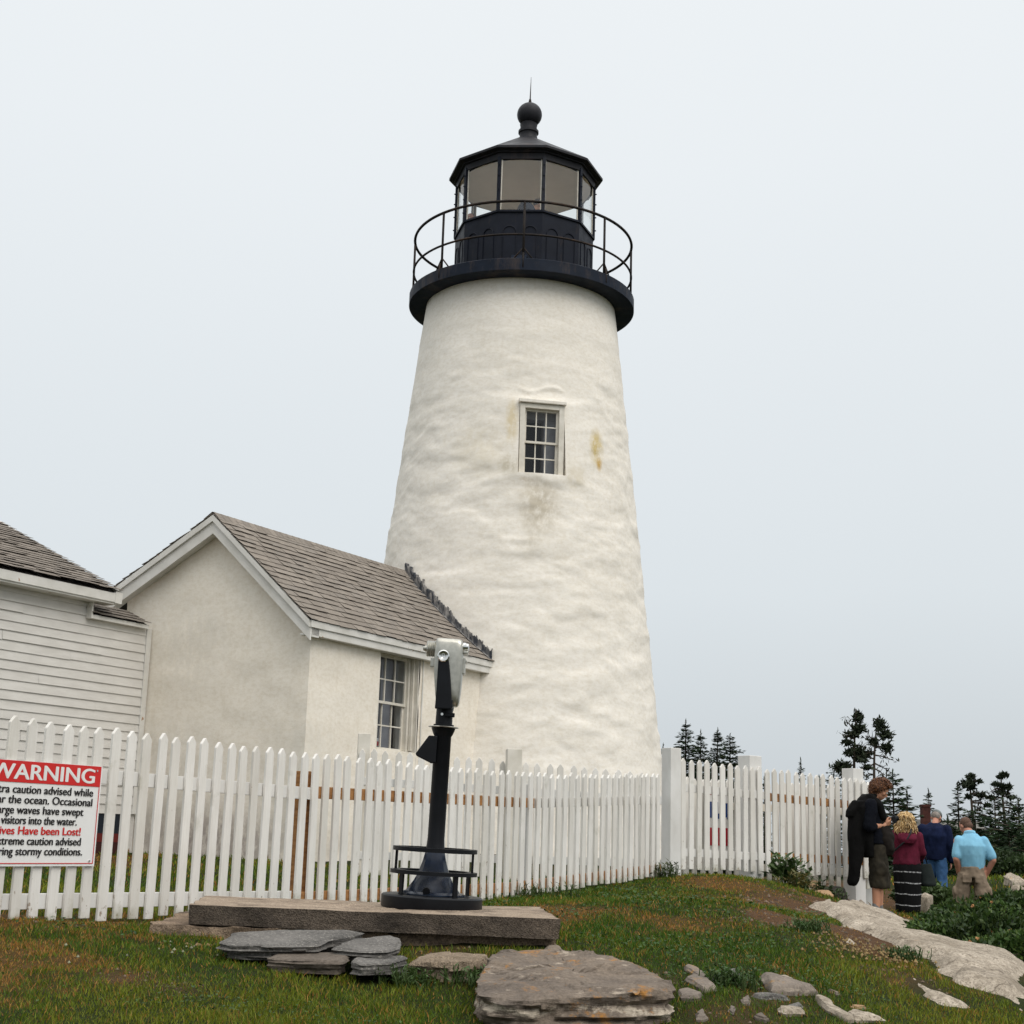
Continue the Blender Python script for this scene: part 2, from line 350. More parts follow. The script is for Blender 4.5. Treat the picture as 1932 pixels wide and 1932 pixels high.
def granite_mat():
    t = NT('granite'); c = t.ramp(t.noise(2.2, 6, 0.7), [(0.3, (0.255, 0.215, 0.165)), (0.68, (0.50, 0.435, 0.355))])
    c = t.mix(1.0, c, t.ramp(t.noise(26, 5, 0.75), [(0.32, (0.55, 0.53, 0.50)), (0.62, (1.12, 1.12, 1.12))]), 'MULTIPLY')
    c = t.mix(t.ramp(t.noise(75, 3, 0.7), [(0.53, 0.0), (0.60, 0.75)]), c, (0.14, 0.115, 0.09))
    c = t.mix(t.ramp(t.noise(3.6, 6, 0.8), [(0.64, 0.0), (0.72, 0.7)]), c, (0.42, 0.25, 0.10))
    c = t.mix(t.ramp(t.noise(8, 7, 0.8), [(0.52, 0.0), (0.64, 0.6)]), c, (0.19, 0.155, 0.115)); c = t.mix(t.ramp(t.noise(17, 6, 0.8, (1, 2, 1)), [(0.60, 0.0), (0.68, 0.7)]), c, (0.10, 0.08, 0.055))
    v = t.n('TexVoronoi', feature='DISTANCE_TO_EDGE'); v.inputs['Scale'].default_value = 1.1; wv = t.n('VectorMath', operation='ADD'); nz_ = t.n('TexNoise'); nz_.inputs['Scale'].default_value = 2.0; nz_.inputs['Detail'].default_value = 5
    t.l(t.pos((1, 1.6, 1)), nz_.inputs['Vector']); t.l(t.pos((1, 1.6, 1)), wv.inputs[0]); t.l(nz_.outputs['Color'], wv.inputs[1]); t.l(wv.outputs[0], v.inputs['Vector'])
    cr = t.ramp(v.outputs['Distance'], [(0.003, 0.7), (0.012, 0.0)]); c = t.mix(cr, c, (0.09, 0.07, 0.05))
    t.bump(t.noise(5, 7, 0.75), 0.4, 0.03); t.bump(t.noise(55, 5, 0.8), 0.5, 0.006); return t.fin(c, 0.9, 0.2)
M['granite'] = granite_mat()
M['field_stone'] = rockmat('field_stone', (0.235, 0.195, 0.16), (0.125, 0.105, 0.088), pale=(0.33, 0.28, 0.22), lichen=(0.34, 0.19, 0.06))
M['tan_stone'] = rockmat('tan_stone', (0.42, 0.27, 0.15), (0.26, 0.17, 0.10))
M['dark_stone'] = rockmat('dark_stone', (0.075, 0.066, 0.055), (0.035, 0.03, 0.026))
def boulder_seam():
    m = M['boulder']; t = NT.__new__(NT); t.m = m; t.t = m.node_tree; t.b = [n for n in m.node_tree.nodes if n.type == 'BSDF_PRINCIPLED'][0]
    src = t.b.inputs['Base Color'].links[0].from_socket; sep = t.n('SeparateXYZ'); t.l(t.pos(), sep.inputs[0])
    d = t.math('ABSOLUTE', t.math('ADD', t.math('ADD', sep.outputs[2], 0.755), t.math('MULTIPLY', t.math('SUBTRACT', t.noise(3.0, 5, 0.7), 0.5), 0.16)))
    k = t.math('MULTIPLY', t.ramp(d, [(0.008, 1.0), (0.022, 0.0)]), t.ramp(t.noise(14, 4, 0.7), [(0.42, 0.0), (0.55, 0.9)]))
    c = t.mix(k, src, (0.50, 0.43, 0.34)); t.l(c, t.b.inputs['Base Color'])
boulder_seam()
def attr_mat(name, rough=0.7, spec=0.2, trans=0.0, noise=0, ns=40):
    t = NT(name); c = t.attr()
    if noise: c = t.mix(1.0, c, t.ramp(t.noise(ns, 4, 0.7), [(0.3, (1-noise,)*3), (0.7, (1+noise*0.5,)*3)]), 'MULTIPLY')
    m = t.fin(c, rough, spec)
    if trans:
        tl = t.n('BsdfTranslucent'); t.l(c, tl.inputs[0]); ms = t.n('MixShader'); ms.inputs[0].default_value = trans
        t.l(t.b.outputs[0], ms.inputs[1]); t.l(tl.outputs[0], ms.inputs[2]); t.l(ms.outputs[0], t.out.inputs[0])
    return m
M['grass'] = attr_mat('grass', 0.6, 0.25, 0.25)
M['leaf'] = attr_mat('leaf', 0.55, 0.3, 0.2)
M['needles'] = attr_mat('needles', 0.75, 0.15, 0.08)
M['bark'] = simple('bark', (0.085, 0.065, 0.05), (0.035, 0.028, 0.022), 6, 0.95, 0.1, 0.6, 12, 0.03, (1, 1, 0.3))
def ground_mat():
    t = NT('ground'); c = t.mix(1.0, t.mix(1.0, t.attr(), t.ramp(t.noise(110, 3, 0.8), [(0.3, (0.6, 0.58, 0.55)), (0.7, (1.25, 1.22, 1.18))]), 'MULTIPLY'), t.ramp(t.noise(30, 5, 0.75), [(0.28, (0.55, 0.55, 0.55)), (0.72, (1.3, 1.25, 1.2))]), 'MULTIPLY')
    t.bump(t.noise(22, 5, 0.7), 0.9, 0.03); return t.fin(c, 0.95, 0.1)
M['ground'] = ground_mat()
M['brick'] = simple('brick', (0.085, 0.03, 0.024), (0.045, 0.02, 0.017), 8, 0.9, 0.15)
M['grey_roof'] = simple('grey_roof', (0.23, 0.22, 0.20), (0.15, 0.145, 0.135), 3, 0.9, 0.15)
def flat(name, c, rough=0.7, spec=0.3, metal=0, v=0.12, bump=0.0): return simple(name, c, tuple(q*(1-v) for q in c), 12, rough, spec, bump, 60, 0.003, space='obj', metal=metal)
# ---------------------------------------------------------------- terrain
def P3(px, py, y): return tuple(at(px, py, y))
CTRL = [P3(0,1932,5.8), P3(480,1932,6.1), P3(966,1932,6.95), P3(1200,1932,6.95), P3(1450,1932,7.0), P3(1932,1932,8.2),
        P3(0,1740,8.2), P3(180,1740,9.0), P3(330,1733,9.7), P3(910,1705,12.4), P3(1113,1677,14.5), P3(1240,1659,15.7),
        P3(1055,1787,8.2), P3(600,1828,7.6), P3(1285,1905,7.15), P3(1100,1762,9.3), P3(1300,1700,11.5), P3(1300,1652,15.6),
        P3(1450,1662,16.5), P3(1480,1720,12.5), P3(1560,1690,17.0), P3(1605,1699,17.8), P3(1660,1733,17.3),
        P3(1500,1800,9.3), P3(1700,1762,14.0), P3(1800,1794,11.8), P3(1932,1822,11.0), P3(1932,1872,9.3), P3(1750,1852,8.9),
        (6.0,15.0,-1.2), (4.9,19.3,-.86), (5.5,20.6,-1.0), (6.9,21.5,-1.13), (7.0,25.0,-1.05), (9.0,15.0,-1.3), (12.0,22.0,-1.0), P3(1910,1668,26.0), P3(1930,1694,21.0),
        (-4.0,16.0,-.45), (-3.0,19.0,-.37), (0,20.0,-.36), (0,25.0,-.3), (3.0,22.0,-.45), (-8.0,15.0,-.5), (-8.0,25.0,-.4), (2.0,17.4,-.42), (-5.5,11.0,-.55),
        (0,0,-1.25), (-5,0,-1.2), (5,0,-1.45), (0,3.0,-1.02), (-4,3,-1.0), (5,4,-1.2),
        (0,45.0,-1.0), (20,45.0,-2.0), (-30,45.0,-.8), (38,25.0,-2.6), (-32,12,-.9), (32,4,-2.6), (0,-20,-2.5), (-25,-20,-2.2), (25,-20,-3.0), (10,35,-1.1), (14,50,-1.9)]
CTRL = np.array(CTRL)
def _phi(r2): return 0.5*r2*np.log(r2+1e-9)
_n = len(CTRL); _d2 = ((CTRL[:, None, :2]-CTRL[None, :, :2])**2).sum(-1)
_A = np.zeros((_n+3, _n+3)); _A[:_n, :_n] = _phi(_d2)+np.eye(_n)*0.03; _A[:_n, _n] = 1; _A[:_n, _n+1:] = CTRL[:, :2]; _A[_n, :_n] = 1; _A[_n+1:, :_n] = CTRL[:, :2].T
_W = np.linalg.solve(_A, np.concatenate([CTRL[:, 2], np.zeros(3)]))
def gz(x, y):
    x = np.atleast_1d(np.asarray(x, float)); y = np.atleast_1d(np.asarray(y, float))
    out = np.empty(len(x))
    for i in range(0, len(x), 20000):
        xx = np.clip(x[i:i+20000], -34, 40); yy = np.clip(y[i:i+20000], -22, 52)
        d2 = (xx[:, None]-CTRL[None, :, 0])**2+(yy[:, None]-CTRL[None, :, 1])**2
        out[i:i+20000] = _phi(d2)@_W[:_n]+_W[_n]+_W[_n+1]*xx+_W[_n+2]*yy
    far = np.maximum(np.maximum(np.abs(x)-34, y-52), np.maximum(-22-y, 0))
    out = np.where(far > 0, out-0.012*far, out)
    p = np.stack([x, y, np.zeros_like(x)], 1)
    near = 1-sstep(30, 60, np.hypot(x, y))
    return out+near*(0.016*fbm(p*1.1, 3, 5)+0.012*fbm(p*5, 2, 9))
def gz1(x, y): return float(gz([x], [y])[0])
def hit(px, py, y0=4.5, y1=60):
    ys = np.linspace(y0, y1, 1500); r = ray(px, py); P = (ys/r[1])[:, None]*r[None, :]
    h = P[:, 2]-gz(P[:, 0], P[:, 1]); k = np.argmax(h < 0)
    return P[k] if h[k] < 0 else P[-1]

# worn earth: (px, py, radius m, strength)
DIRT = [(1470,1714,.4,.8), (1520,1712,.6,1), (1585,1716,.7,1), (1500,1740,.55,.9), (1420,1738,.3,.5), (1560,1750,.5,.8), (1620,1765,.45,1), (1650,1790,.4,.9), (1700,1700,.8,.9), (1680,1735,.6,.9), (1710,1745,.7,.9),
        (1585,1668,.8,.8), (1540,1668,.5,.6), (1440,1700,.3,.5), (900,1835,.28,.7), (850,1808,.25,.5), (240,1850,.22,.7), (330,1862,.2,.5), (1010,1745,.2,.5), (1390,1915,.3,.5), (1250,1855,.25,.4), (1700,1845,.3,.5), (1450,1880,.25,.5), (100,1745,.2,.4), (250,1745,.25,.5)]
DIRTP = [(hit(px, py), r, k) for px, py, r, k in DIRT]
def ground_masks(x, y):
    p = np.stack([x, y, np.zeros_like(x)], 1)
    d = np.zeros_like(x); n = fbm(p*3.1, 4, 31)
    for q, r, k in DIRTP:
        dd = np.hypot(x-q[0], (y-q[1])*0.75)/r
        d = np.maximum(d, 0.80*k*(1-sstep(0.35, 1.15, dd+0.45*n)))
    dry = sstep(0.16, 0.55, fbm(p*np.array([0.9, 0.55, 1]), 4, 77)+0.35*n+0.12*fbm(p*9, 2, 3))
    dry = np.maximum(dry*0.75, sstep(0.3, 0.7, d))
    return d, dry
def axis_grid(lo, hi, step, far_lo, far_hi, g=1.22):
    c = list(np.arange(lo, hi+1e-6, step)); s = step; v = hi
    while v < far_hi: s *= g; v += s; c.append(v)
    s = step; v = lo
    while v > far_lo: s *= g; v -= s; c.insert(0, v)
    return np.array(c)
gx = axis_grid(-6.5, 10, 0.085, -900, 900); gy = axis_grid(3.5, 22, 0.085, -300, 1500)
X, Y = np.meshgrid(gx, gy); xf = X.ravel(); yf = Y.ravel(); zf = gz(xf, yf)
dm, dr = ground_masks(xf, yf)
soil = np.array([0.085, 0.050, 0.030]); gb = np.array([0.022, 0.032, 0.007]); db = np.array([0.11, 0.060, 0.022])
gc = gb*(1-dr[:, None])+db*dr[:, None]; gc = gc*(1-dm[:, None])+soil*dm[:, None]
nx_, ny_ = len(gx), len(gy)
ii = (np.arange(ny_-1)[:, None]*nx_+np.arange(nx_-1)[None, :]).ravel()
tag(np_mesh('ground', np.stack([xf, yf, zf], 1), np.stack([ii, ii+1, ii+1+nx_, ii+nx_], 1), M['ground'], cols=gc, smooth=True), kind='structure')

# ---------------------------------------------------------------- lighthouse
TX, TY, TB = 0.045, 24.5, -0.75
def tr(z): return 2.68-0.112*z
tower = thing('lighthouse', (TX, TY, -0.35), 'white conical rubble stone lighthouse with a black lantern room and railed gallery on top', 'lighthouse')
def radial(th): return np.array([math.sin(th), -math.cos(th), 0.0]), np.array([math.cos(th), math.sin(th), 0.0])
# window in the shaft
wth = math.asin(((at(1020, 835, TY-1.85)[0])-TX)/1.9)
wn, wr = radial(wth)
WC = np.array([TX, TY, 0])+wn*1.93
wz0 = on_plane(1018, 897, WC, wn)[2]; wz1 = on_plane(1022, 764, WC, wn)[2]
hw = 0.5*abs(np.dot(on_plane(1063, 830, WC, wn)-on_plane(979, 830, WC, wn), wr))
WC = WC+wr*np.dot(0.5*(on_plane(1063, 830, WC, wn)+on_plane(979, 830, WC, wn))-WC, wr)
ths = np.linspace(-math.pi, math.pi, 481)[:-1]
dth = hw/1.93
tw = math.atan2(WC[0]-TX, -(WC[1]-TY))
def snap(a, targets):
    a = a.copy()
    for t in targets: a[np.argmin(np.abs(a-t))] = t
    return a
ths = snap(ths, [tw-dth, tw+dth]); zs = snap(np.linspace(TB, 9.06, 330), [wz0, wz1])
TH, ZZ = np.meshgrid(ths, zs); th = TH.ravel(); zz = ZZ.ravel()
rr = tr(zz)
q = np.stack([np.sin(th)*rr, -np.cos(th)*rr, zz], 1)
n1 = fbm(q*np.array([1.9, 1.9, 4.3])+fbm(q*1.5, 2, 4)[:, None]*0.6, 3, 21, 0.38)
n2 = 1-np.abs(fbm(q*np.array([1.6, 1.6, 4.2]), 3, 55))*2.4
n3 = fbm(q*np.array([7, 7, 11.0]), 3, 91)
amp = 0.30+0.70*(1-sstep(6.4, 8.9, zz))
n4 = np.maximum(fbm(q*np.array([1.9, 1.9, 6.5])+5, 3, 66)-0.12, 0)
disp = amp*(0.024*n1+0.0035*n3+0.012*n4*sstep(-0.2, 0.4, fbm(q*0.8, 2, 14)))
wd = np.maximum(np.abs(th-tw)/dth-1, np.maximum((wz0-zz), (zz-wz1))/0.12)
disp = disp*sstep(-0.2, 1.3, wd)+0.035*(1-sstep(0.0, 2.2, wd))
# plaster lip above the window
lip = np.exp(-((zz-(wz1+0.27+0.05*np.sin((th-tw)*16)))/0.035)**2)*(1-sstep(0.7, 1.3, np.abs(th-tw)/dth))
disp = disp+0.022*lip
rr = rr+disp
V = np.stack([TX+np.sin(th)*rr, TY-np.cos(th)*rr, zz], 1)
nt_ = len(ths); nzv = len(zs); faces = []
inw_t = (ths >= tw-dth-1e-6) & (ths < tw+dth-1e-6); inw_z = (zs >= wz0-1e-6) & (zs < wz1-1e-6)
I, J = np.meshgrid(np.arange(nzv-1), np.arange(nt_), indexing='ij'); keep = ~(inw_z[I] & inw_t[J])
I = I[keep]; J = J[keep]; J2 = (J+1) % nt_
fq = np.stack([I*nt_+J, I*nt_+J2, (I+1)*nt_+J2, (I+1)*nt_+J], 1)
def pz(px, py): return on_plane(px, py, WC, wn)
M['tower_plaster'] = plaster('tower_plaster', (0.86, 0.815, 0.745), (0.78, 0.735, 0.66), [
    (pz(1131, 838)+wn*-0.15, 0.42, (0.4, 1, 1), (0.55, 0.41, 0.13), 0.85), (pz(1137, 868)+wn*-0.15, 0.16, (0.5, 1, 1.2), (0.50, 0.29, 0.03), 0.95),
    (pz(966, 795), 0.42, (0.35, 1, 1.3), (0.62, 0.50, 0.28), 0.65), (pz(962, 880), 0.28, (0.9, 1, 0.9), (0.42, 0.37, 0.26), 0.7), (pz(995, 908), 0.22, (1.2, 1, 0.35), (0.24, 0.15, 0.05), 1.0),
    (pz(1015, 960), 0.6, (0.8, 1, 1.2), (0.48, 0.42, 0.32), 0.8), (pz(1000, 1030), 0.5, (0.6, 1, 1.2), (0.50, 0.45, 0.36), 0.6), (pz(900, 840), 0.7, (1, 1, 1), (0.66, 0.58, 0.42), 0.35), (pz(1085, 900), 0.35, (0.8, 1, 1.0), (0.60, 0.52, 0.36), 0.4)], 0.22)
np_mesh('shaft', V, fq, M['tower_plaster'], tower, smooth=True)

jl = int(np.argmin(np.abs(ths-(tw-dth)))); jr = int(np.argmin(np.abs(ths-(tw+dth)))); i0 = int(np.argmin(np.abs(zs-wz0))); i1 = int(np.argmin(np.abs(zs-wz1)))
loop = [i0*nt_+j for j in range(jl, jr+1)]+[i*nt_+jr for i in range(i0+1, i1+1)]+[i1*nt_+j for j in range(jr-1, jl-1, -1)]+[i*nt_+jl for i in range(i1-1, i0, -1)]
REV = V[loop]; nl_ = len(loop)
def reveal_part(parent):
    m = MB(); m.add(list(REV)+[p-wn*0.34 for p in REV], [(k, (k+1) % nl_, nl_+(k+1) % nl_, nl_+k) for k in range(nl_)]); m.build('reveal', M['tower_plaster'], parent)

def window_unit(parent, c, r, n, width, z0, z1, depth, cols=3, rows=2, casing=0.09, sill=True, name='window', proud=0.02, gmat='window_glass', zoff=0.0, sillh=0.10, sillm='old_paint'):
    """double-hung window set in an opening; c any point of the opening's centre line on the wall face, r right, n outwards"""
    c = np.array(c, float); r = np.array(r, float); n = np.array(n, float); up = np.array([0, 0, 1.0]); H = z1-z0; h = width/2
    o = np.array([c[0], c[1], z0])
    fb = MB(); d0 = -depth; mid = (proud+d0)/2; hd = (proud-d0)/2
    for s in (-1, 1): fb.obox(o+r*s*(h-casing/2)+up*H/2+n*mid, r, n, up, casing/2, hd, H/2)
    fb.obox(o+up*(H-casing*0.45)+n*mid, r, n, up, h-casing, hd-0.002, casing*0.45)
    fr = fb.build(name, M['old_paint'], parent, bevel=0.004)
    if sill:
        sb_ = MB(); sb_.obox(o+up*(-sillh/2+0.005)+n*(mid+0.012+(0.045 if sillh > 0.12 else 0)), r, n, up, h+0.03, hd+0.012, sillh/2); sb_.build('sill', M[sillm], fr, bevel=0.010)
    iw = h-casing; b0 = 0.005; t0 = H-casing*0.9; mm = (b0+t0)/2
    for k, (a, b, dep) in enumerate(((b0, mm+0.02, -0.075), (mm-0.02, t0, -0.045))):
        a_, b_ = o+up*a, o+up*b; st = 0.035; sbm = MB(); dd = n*(dep+zoff)
        for s in (-1, 1): sbm.obox(o+r*s*(iw-st/2)+up*(a+b)/2+dd, r, n, up, st/2, 0.018, (b-a)/2)
        for zc in (a+st/2, b-st/2): sbm.obox(o+up*zc+dd, r, n, up, iw-st, 0.0175, st/2)
        for i in range(1, cols): sbm.obox(o+r*(-iw+st+(2*iw-2*st)*i/cols)+up*(a+b)/2+dd, r, n, up, 0.009, 0.0125, (b-a)/2-st)
        for j in range(1, rows): sbm.obox(o+up*(a+st+(b-a-2*st)*j/rows)+dd, r, n, up, iw-st, 0.011, 0.009)
        sbm.build('sash', M['old_paint'], fr)
        g = MB(); g.add([o+up*z_+dd-n*0.004+r*x_ for x_, z_ in ((-iw+st, a+st), (iw-st, a+st), (iw-st, b-st), (-iw+st, b-st))], [(0, 1, 2, 3)]); g.build('pane', M[gmat], fr)
    return fr, o, iw
fr, wo_, iw_ = window_unit(tower, WC, wr, wn, 2*hw, wz0, wz1, 0.22, casing=0.085, sillh=0.155, sillm='tower_plaster', proud=0.045)
reveal_part(fr)
# inner jamb plaster and a blind behind the panes
jb = MB(); jb.obox(wo_+wr*(iw_*0.70)+np.array([0, 0, (wz1-wz0)/2])-wn*0.36, wr, wn, (0, 0, 1), iw_*0.34, 0.10, (wz1-wz0)/2)
jb.obox(wo_+np.array([0, 0, (wz1-wz0)*0.93])-wn*0.35, wr, wn, (0, 0, 1), iw_, 0.10, 0.10); jb.build('window_reveal', M['curtain'], fr)
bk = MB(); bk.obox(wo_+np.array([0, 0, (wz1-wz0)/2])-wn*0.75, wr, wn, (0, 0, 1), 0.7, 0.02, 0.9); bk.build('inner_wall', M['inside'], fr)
lt = MB(); lt.obox(np.array([WC[0], WC[1], wz1+0.035])+wn*0.004, wr, wn, (0, 0, 1), hw+0.025, 0.085, 0.03); lt.build('lintel', M['tower_plaster'], fr, bevel=0.012)

# gallery deck and lantern
GX = 0.06
dk = MB(); dk.lathe([(0.0, 9.045), (1.55, 9.045), (1.94, 9.045), (1.985, 9.06), (1.985, 9.255), (1.965, 9.27), (0, 9.272)], 96, (GX, TY, 0), close=False)
deck = dk.build('gallery_deck', M['gallery_paint'], tower, auto=35)
RR = 1.93
for nm, z, r in (('top_rail', 10.29, 0.024), ('middle_rail', 9.70, 0.019)):
    b = MB(); b.tube([(GX+RR*math.sin(a), TY-RR*math.cos(a), z) for a in np.linspace(0, 2*math.pi, 97)[:-1]], r, 8, closed=True); b.build(nm, M['rail_paint'], tower, smooth=True)
for k in range(8):
    a = k*math.pi/4; n_, t_ = radial(a); b = MB(); p = np.array([GX, TY, 0])+n_*RR
    b.tube([p+(0, 0, 9.27), p+(0, 0, 10.29)], 0.02, 8)
    for s in (-1, 1): b.tube([p+t_*s*0.17-n_*0.02+(0, 0, 9.26), p+(0, 0, 9.47)], 0.013, 6)
    b.tube([p+n_*0.045+(0, 0, 9.10), p+n_*0.045+(0, 0, 9.36)], 0.016, 6)
    b.build('rail_post', M['rail_paint'], tower, smooth=True)
UP0 = np.array([0, 0, 1.0])
LX = 0.07; LR = 1.235; rot = -0.066
CA = [rot+rad(18)+k*rad(36) for k in range(10)]
def lp(r, a, z): return np.array([LX+r*math.sin(a), TY-r*math.cos(a), z])
b = MB(); b.lathe([(LR, 9.26), (LR, 10.44)], 10, (LX, TY, 0), phase=rot+rad(18), close=False)
wall = b.build('lantern_wall', M['black_paint'], tower)
b = MB(); b.lathe([(LR-0.03, 9.29), (LR-0.03, 10.43)], 10, (LX, TY, 0), phase=rot+rad(18), close=False); b.build('inner_lining', M['ceiling'], tower)
b = MB(); b.lathe([(LR-0.07, 10.43), (LR+0.03, 10.43), (LR+0.03, 10.465), (LR-0.07, 10.465)], 10, (LX, TY, 0), phase=rot+rad(18), close=False); b.build('lantern_sill', M['black_paint'], tower)
for k in range(10):
    am = rot+k*rad(36); n_, t_ = radial(am); ap = LR*math.cos(rad(18)); half = LR*math.sin(rad(18))
    for s in (-1, 1):
        b = MB(); c = np.array([LX, TY, 0])+n_*(ap+0.006)+t_*s*half*0.46; r0 = half*0.30
        pts = [c+t_*-r0+(0, 0, 9.5), c+t_*-r0+(0, 0, 10.06)]+[c+t_*(-r0*math.cos(u))+np.array([0, 0, 10.06+r0*math.sin(u)]) for u in np.linspace(0, math.pi, 11)[1:-1]]+[c+t_*r0+(0, 0, 10.06), c+t_*r0+(0, 0, 9.5)]
        b.tube(pts, 0.009, 5); b.build('arched_panel', M['black_paint'], wall)
    a0 = CA[k]; b = MB(); p = lp(LR, a0, 0); n2_, t2_ = radial(a0)
    b.obox(p+(0, 0, 10.95), n2_, t2_, (0, 0, 1), 0.03, 0.028, 0.50)
    for z in (10.6, 10.85, 11.1, 11.3): b.tube([p+n2_*0.03+(0, 0, z), p+n2_*0.05+(0, 0, z)], 0.013, 6)
    b.build('mullion', M['black_paint'], tower)
    b = MB(); c = np.array([LX, TY, 10.945])+n_*(ap-0.012); b.add([c+t_*s_*(half-0.03)+UP0*h_ for s_, h_ in ((-1, -.48), (1, -.48), (1, .48), (-1, .48))], [(0, 1, 2, 3)]); pn = b.build('lantern_pane', M['lantern_glass'], tower)
    for s in (-1, 1): b = MB(); b.obox(c+t_*s*(half-0.038)-n_*0.002, n_, t_, (0, 0, 1), 0.008, 0.012, 0.48); b.build('pane_bead', M['old_paint'], pn)
ph = rot+rad(18)
b = MB(); b.lathe([(LR-0.05, 11.41), (LR+0.02, 11.41), (LR+0.02, 11.52), (LR+0.06, 11.525), (LR+0.06, 11.545), (1.36, 11.56), (1.39, 11.565), (1.39, 11.605), (1.33, 11.645), (0.26, 12.31), (0.20, 12.33)], 10, (LX, TY, 0), phase=ph, close=False)
roof = b.build('lantern_roof', M['lantern_roof'], tower)
b = MB(); b.lathe([(LR-0.06, 11.40), (0.95, 11.43), (0.5, 11.52), (0.05, 11.56)], 40, (LX, TY, 0), phase=ph, close=True); b.build('ceiling', M['ceiling'], tower)
b = MB(); b.lathe([(0.0, 9.285), (LR-0.05, 9.285), (LR-0.05, 9.30), (0, 9.30)], 10, (LX, TY, 0), phase=ph, close=False); b.build('lantern_floor', M['deck_boards'], tower)
BX = 0.105
b = MB(); b.lathe([(0.27, 12.20), (0.245, 12.27), (0.235, 12.30), (0.175, 12.36), (0.155, 12.44), (0.165, 12.475), (0.185, 12.49), (0.185, 12.535), (0.155, 12.55), (0.15, 12.62), (0.16, 12.66), (0.12, 12.70)], 32, (BX-0.01, TY, 0)); b.build('vent_neck', M['lantern_roof'], roof, auto=30)
b = MB(); b.lathe([(0.228*math.sin(u)+1e-5, 12.86-0.228*math.cos(u)) for u in np.linspace(0.0, math.pi, 25)], 40, (BX, TY, 0), close=False); b.build('vent_ball', M['lantern_roof'], roof, smooth=True)
b = MB(); b.tube([(BX, TY, 13.06), (BX+0.003, TY, 13.12), (BX+0.003, TY, 13.17), (BX+0.004, TY, 13.18), (BX+0.01, TY, 13.62)], [0.034, 0.028, 0.02, 0.012, 0.003], 8); b.build('lightning_rod', M['rail_paint'], roof, smooth=True)
for (a, ww, hh) in ((rot, 0.26, 0.36), (rot+rad(72), 0.26, 0.30), (rot-rad(72), 0.26, 0.30)):
    n_, t_ = radial(a); ap = LR*math.cos(rad(18)); b = MB(); o = np.array([LX, TY, 9.275])+n_*ap
    b.prism([(0, 0), (0.17, 0), (0.20, hh*0.55), (0.20, hh*0.62), (0.04, hh), (0, hh)], o, n_, (0, 0, 1), t_, ww); vh = b.build('vent_hood', M['gallery_paint'], tower, bevel=0.006)

# ---------------------------------------------------------------- stone workroom joined to the tower
U = np.array([0.497, 0.868, 0]); U /= np.linalg.norm(U); Wd = np.array([U[1], -U[0], 0]); UP = np.array([0, 0, 1.0])
HR = 4.08
A3 = ray(404, 970); A3 = A3*(HR/A3[2]); O2 = np.array([A3[0], A3[1], 0])
def loc(p): d = np.array(p)-O2; return np.array([d@U, d@Wd, p[2]])
def W3(a, b, z): return O2+U*a+Wd*b+UP*z
C3 = on_plane(586, 1168, O2, U); RB, HE = loc(C3)[1], C3[2]
G3 = on_plane(218, 1108, O2, U); LB, HL = loc(G3)[1], G3[2]
LB2 = LB*1.25; HL2 = HR-(HR-HL)*1.25
GA = 0.20; FB = RB-0.13; RLEN = 5.6
room = thing('stone_workroom', tuple(W3(GA, FB, -0.4)), 'low whitewashed stone workroom with a weathered shingle gable roof, joined to the lighthouse', 'building')
M['room_plaster'] = plaster('room_plaster', (0.88, 0.82, 0.725), (0.82, 0.755, 0.655), [(W3(GA, -1.0, 0.5), 1.6, (1, 1, 0.8), (0.56, 0.525, 0.465), 0.5), (W3(GA, 0.3, -0.2), 1.6, (1.3, 1.3, 0.4), (0.36, 0.31, 0.28), 0.9), (W3(GA, -0.4, 2.3), 0.9, (1, 1, 1), (0.62, 0.575, 0.50), 0.4), (W3(0.25, FB, 0.2), 1.0, (1, 1, 1.6), (0.62, 0.59, 0.52), 0.5)], 0.45, 0.8)
# front window opening
fp = W3(0, FB, 0)
wl = loc(on_plane(715, 1300, fp, Wd))[0]; wrr = loc(on_plane(791, 1300, fp, Wd))[0]; wbz = on_plane(745, 1416, fp, Wd)[2]; wtz = min(HE-0.10, on_plane(750, 1222, fp, Wd)[2])
def slope_z(b): return HR+(HE-HR)*b/RB if b > 0 else HR+(HL-HR)*b/LB
def patch(bm_, u0, u1, v0, v1, f, nu, nv):
    us = np.linspace(u0, u1, nu+1); vs = np.linspace(v0, v1, nv+1)
    P = [f(u, v) for v in vs for u in us]; fs = [(j*(nu+1)+i, j*(nu+1)+i+1, (j+1)*(nu+1)+i+1, (j+1)*(nu+1)+i) for j in range(nv) for i in range(nu)]
    bm_.add(P, fs)
b = MB(); zb = -0.7; ft = HE+0.02
for (a0, a1, z0, z1) in ((GA, wl, zb, ft), (wl, wrr, zb, wbz), (wl, wrr, wtz, ft), (wrr, RLEN, zb, ft)):
    patch(b, a0, a1, z0, z1, lambda u, v: W3(u, FB, v), max(2, int((a1-a0)/0.09)), max(1, int((z1-z0)/0.09)))
WB = -1.62
patch(b, WB, FB, 0, 1, lambda u, v: W3(GA, u, zb+(slope_z(u)-0.04-zb)*v), 34, 46)
patch(b, GA, RLEN, 0, 1, lambda u, v: W3(u, WB, zb+(slope_z(WB)-0.04-zb)*v), 10, 10)
Vw = np.array(b.v); dn = fbm(Vw*np.array([1.8, 1.8, 3.2]), 4, 12)*0.018+fbm(Vw*7, 3, 5)*0.006
onf = np.abs((Vw-O2)@Wd-FB) < 1e-4; ong = (np.abs((Vw-O2)@U-GA) < 1e-4)
Vw = Vw+np.where(onf, dn, 0)[:, None]*Wd+np.where(ong, dn, 0)[:, None]*-U
b.v = [tuple(q) for q in Vw]; b.build('wall', M['room_plaster'], room, auto=60)
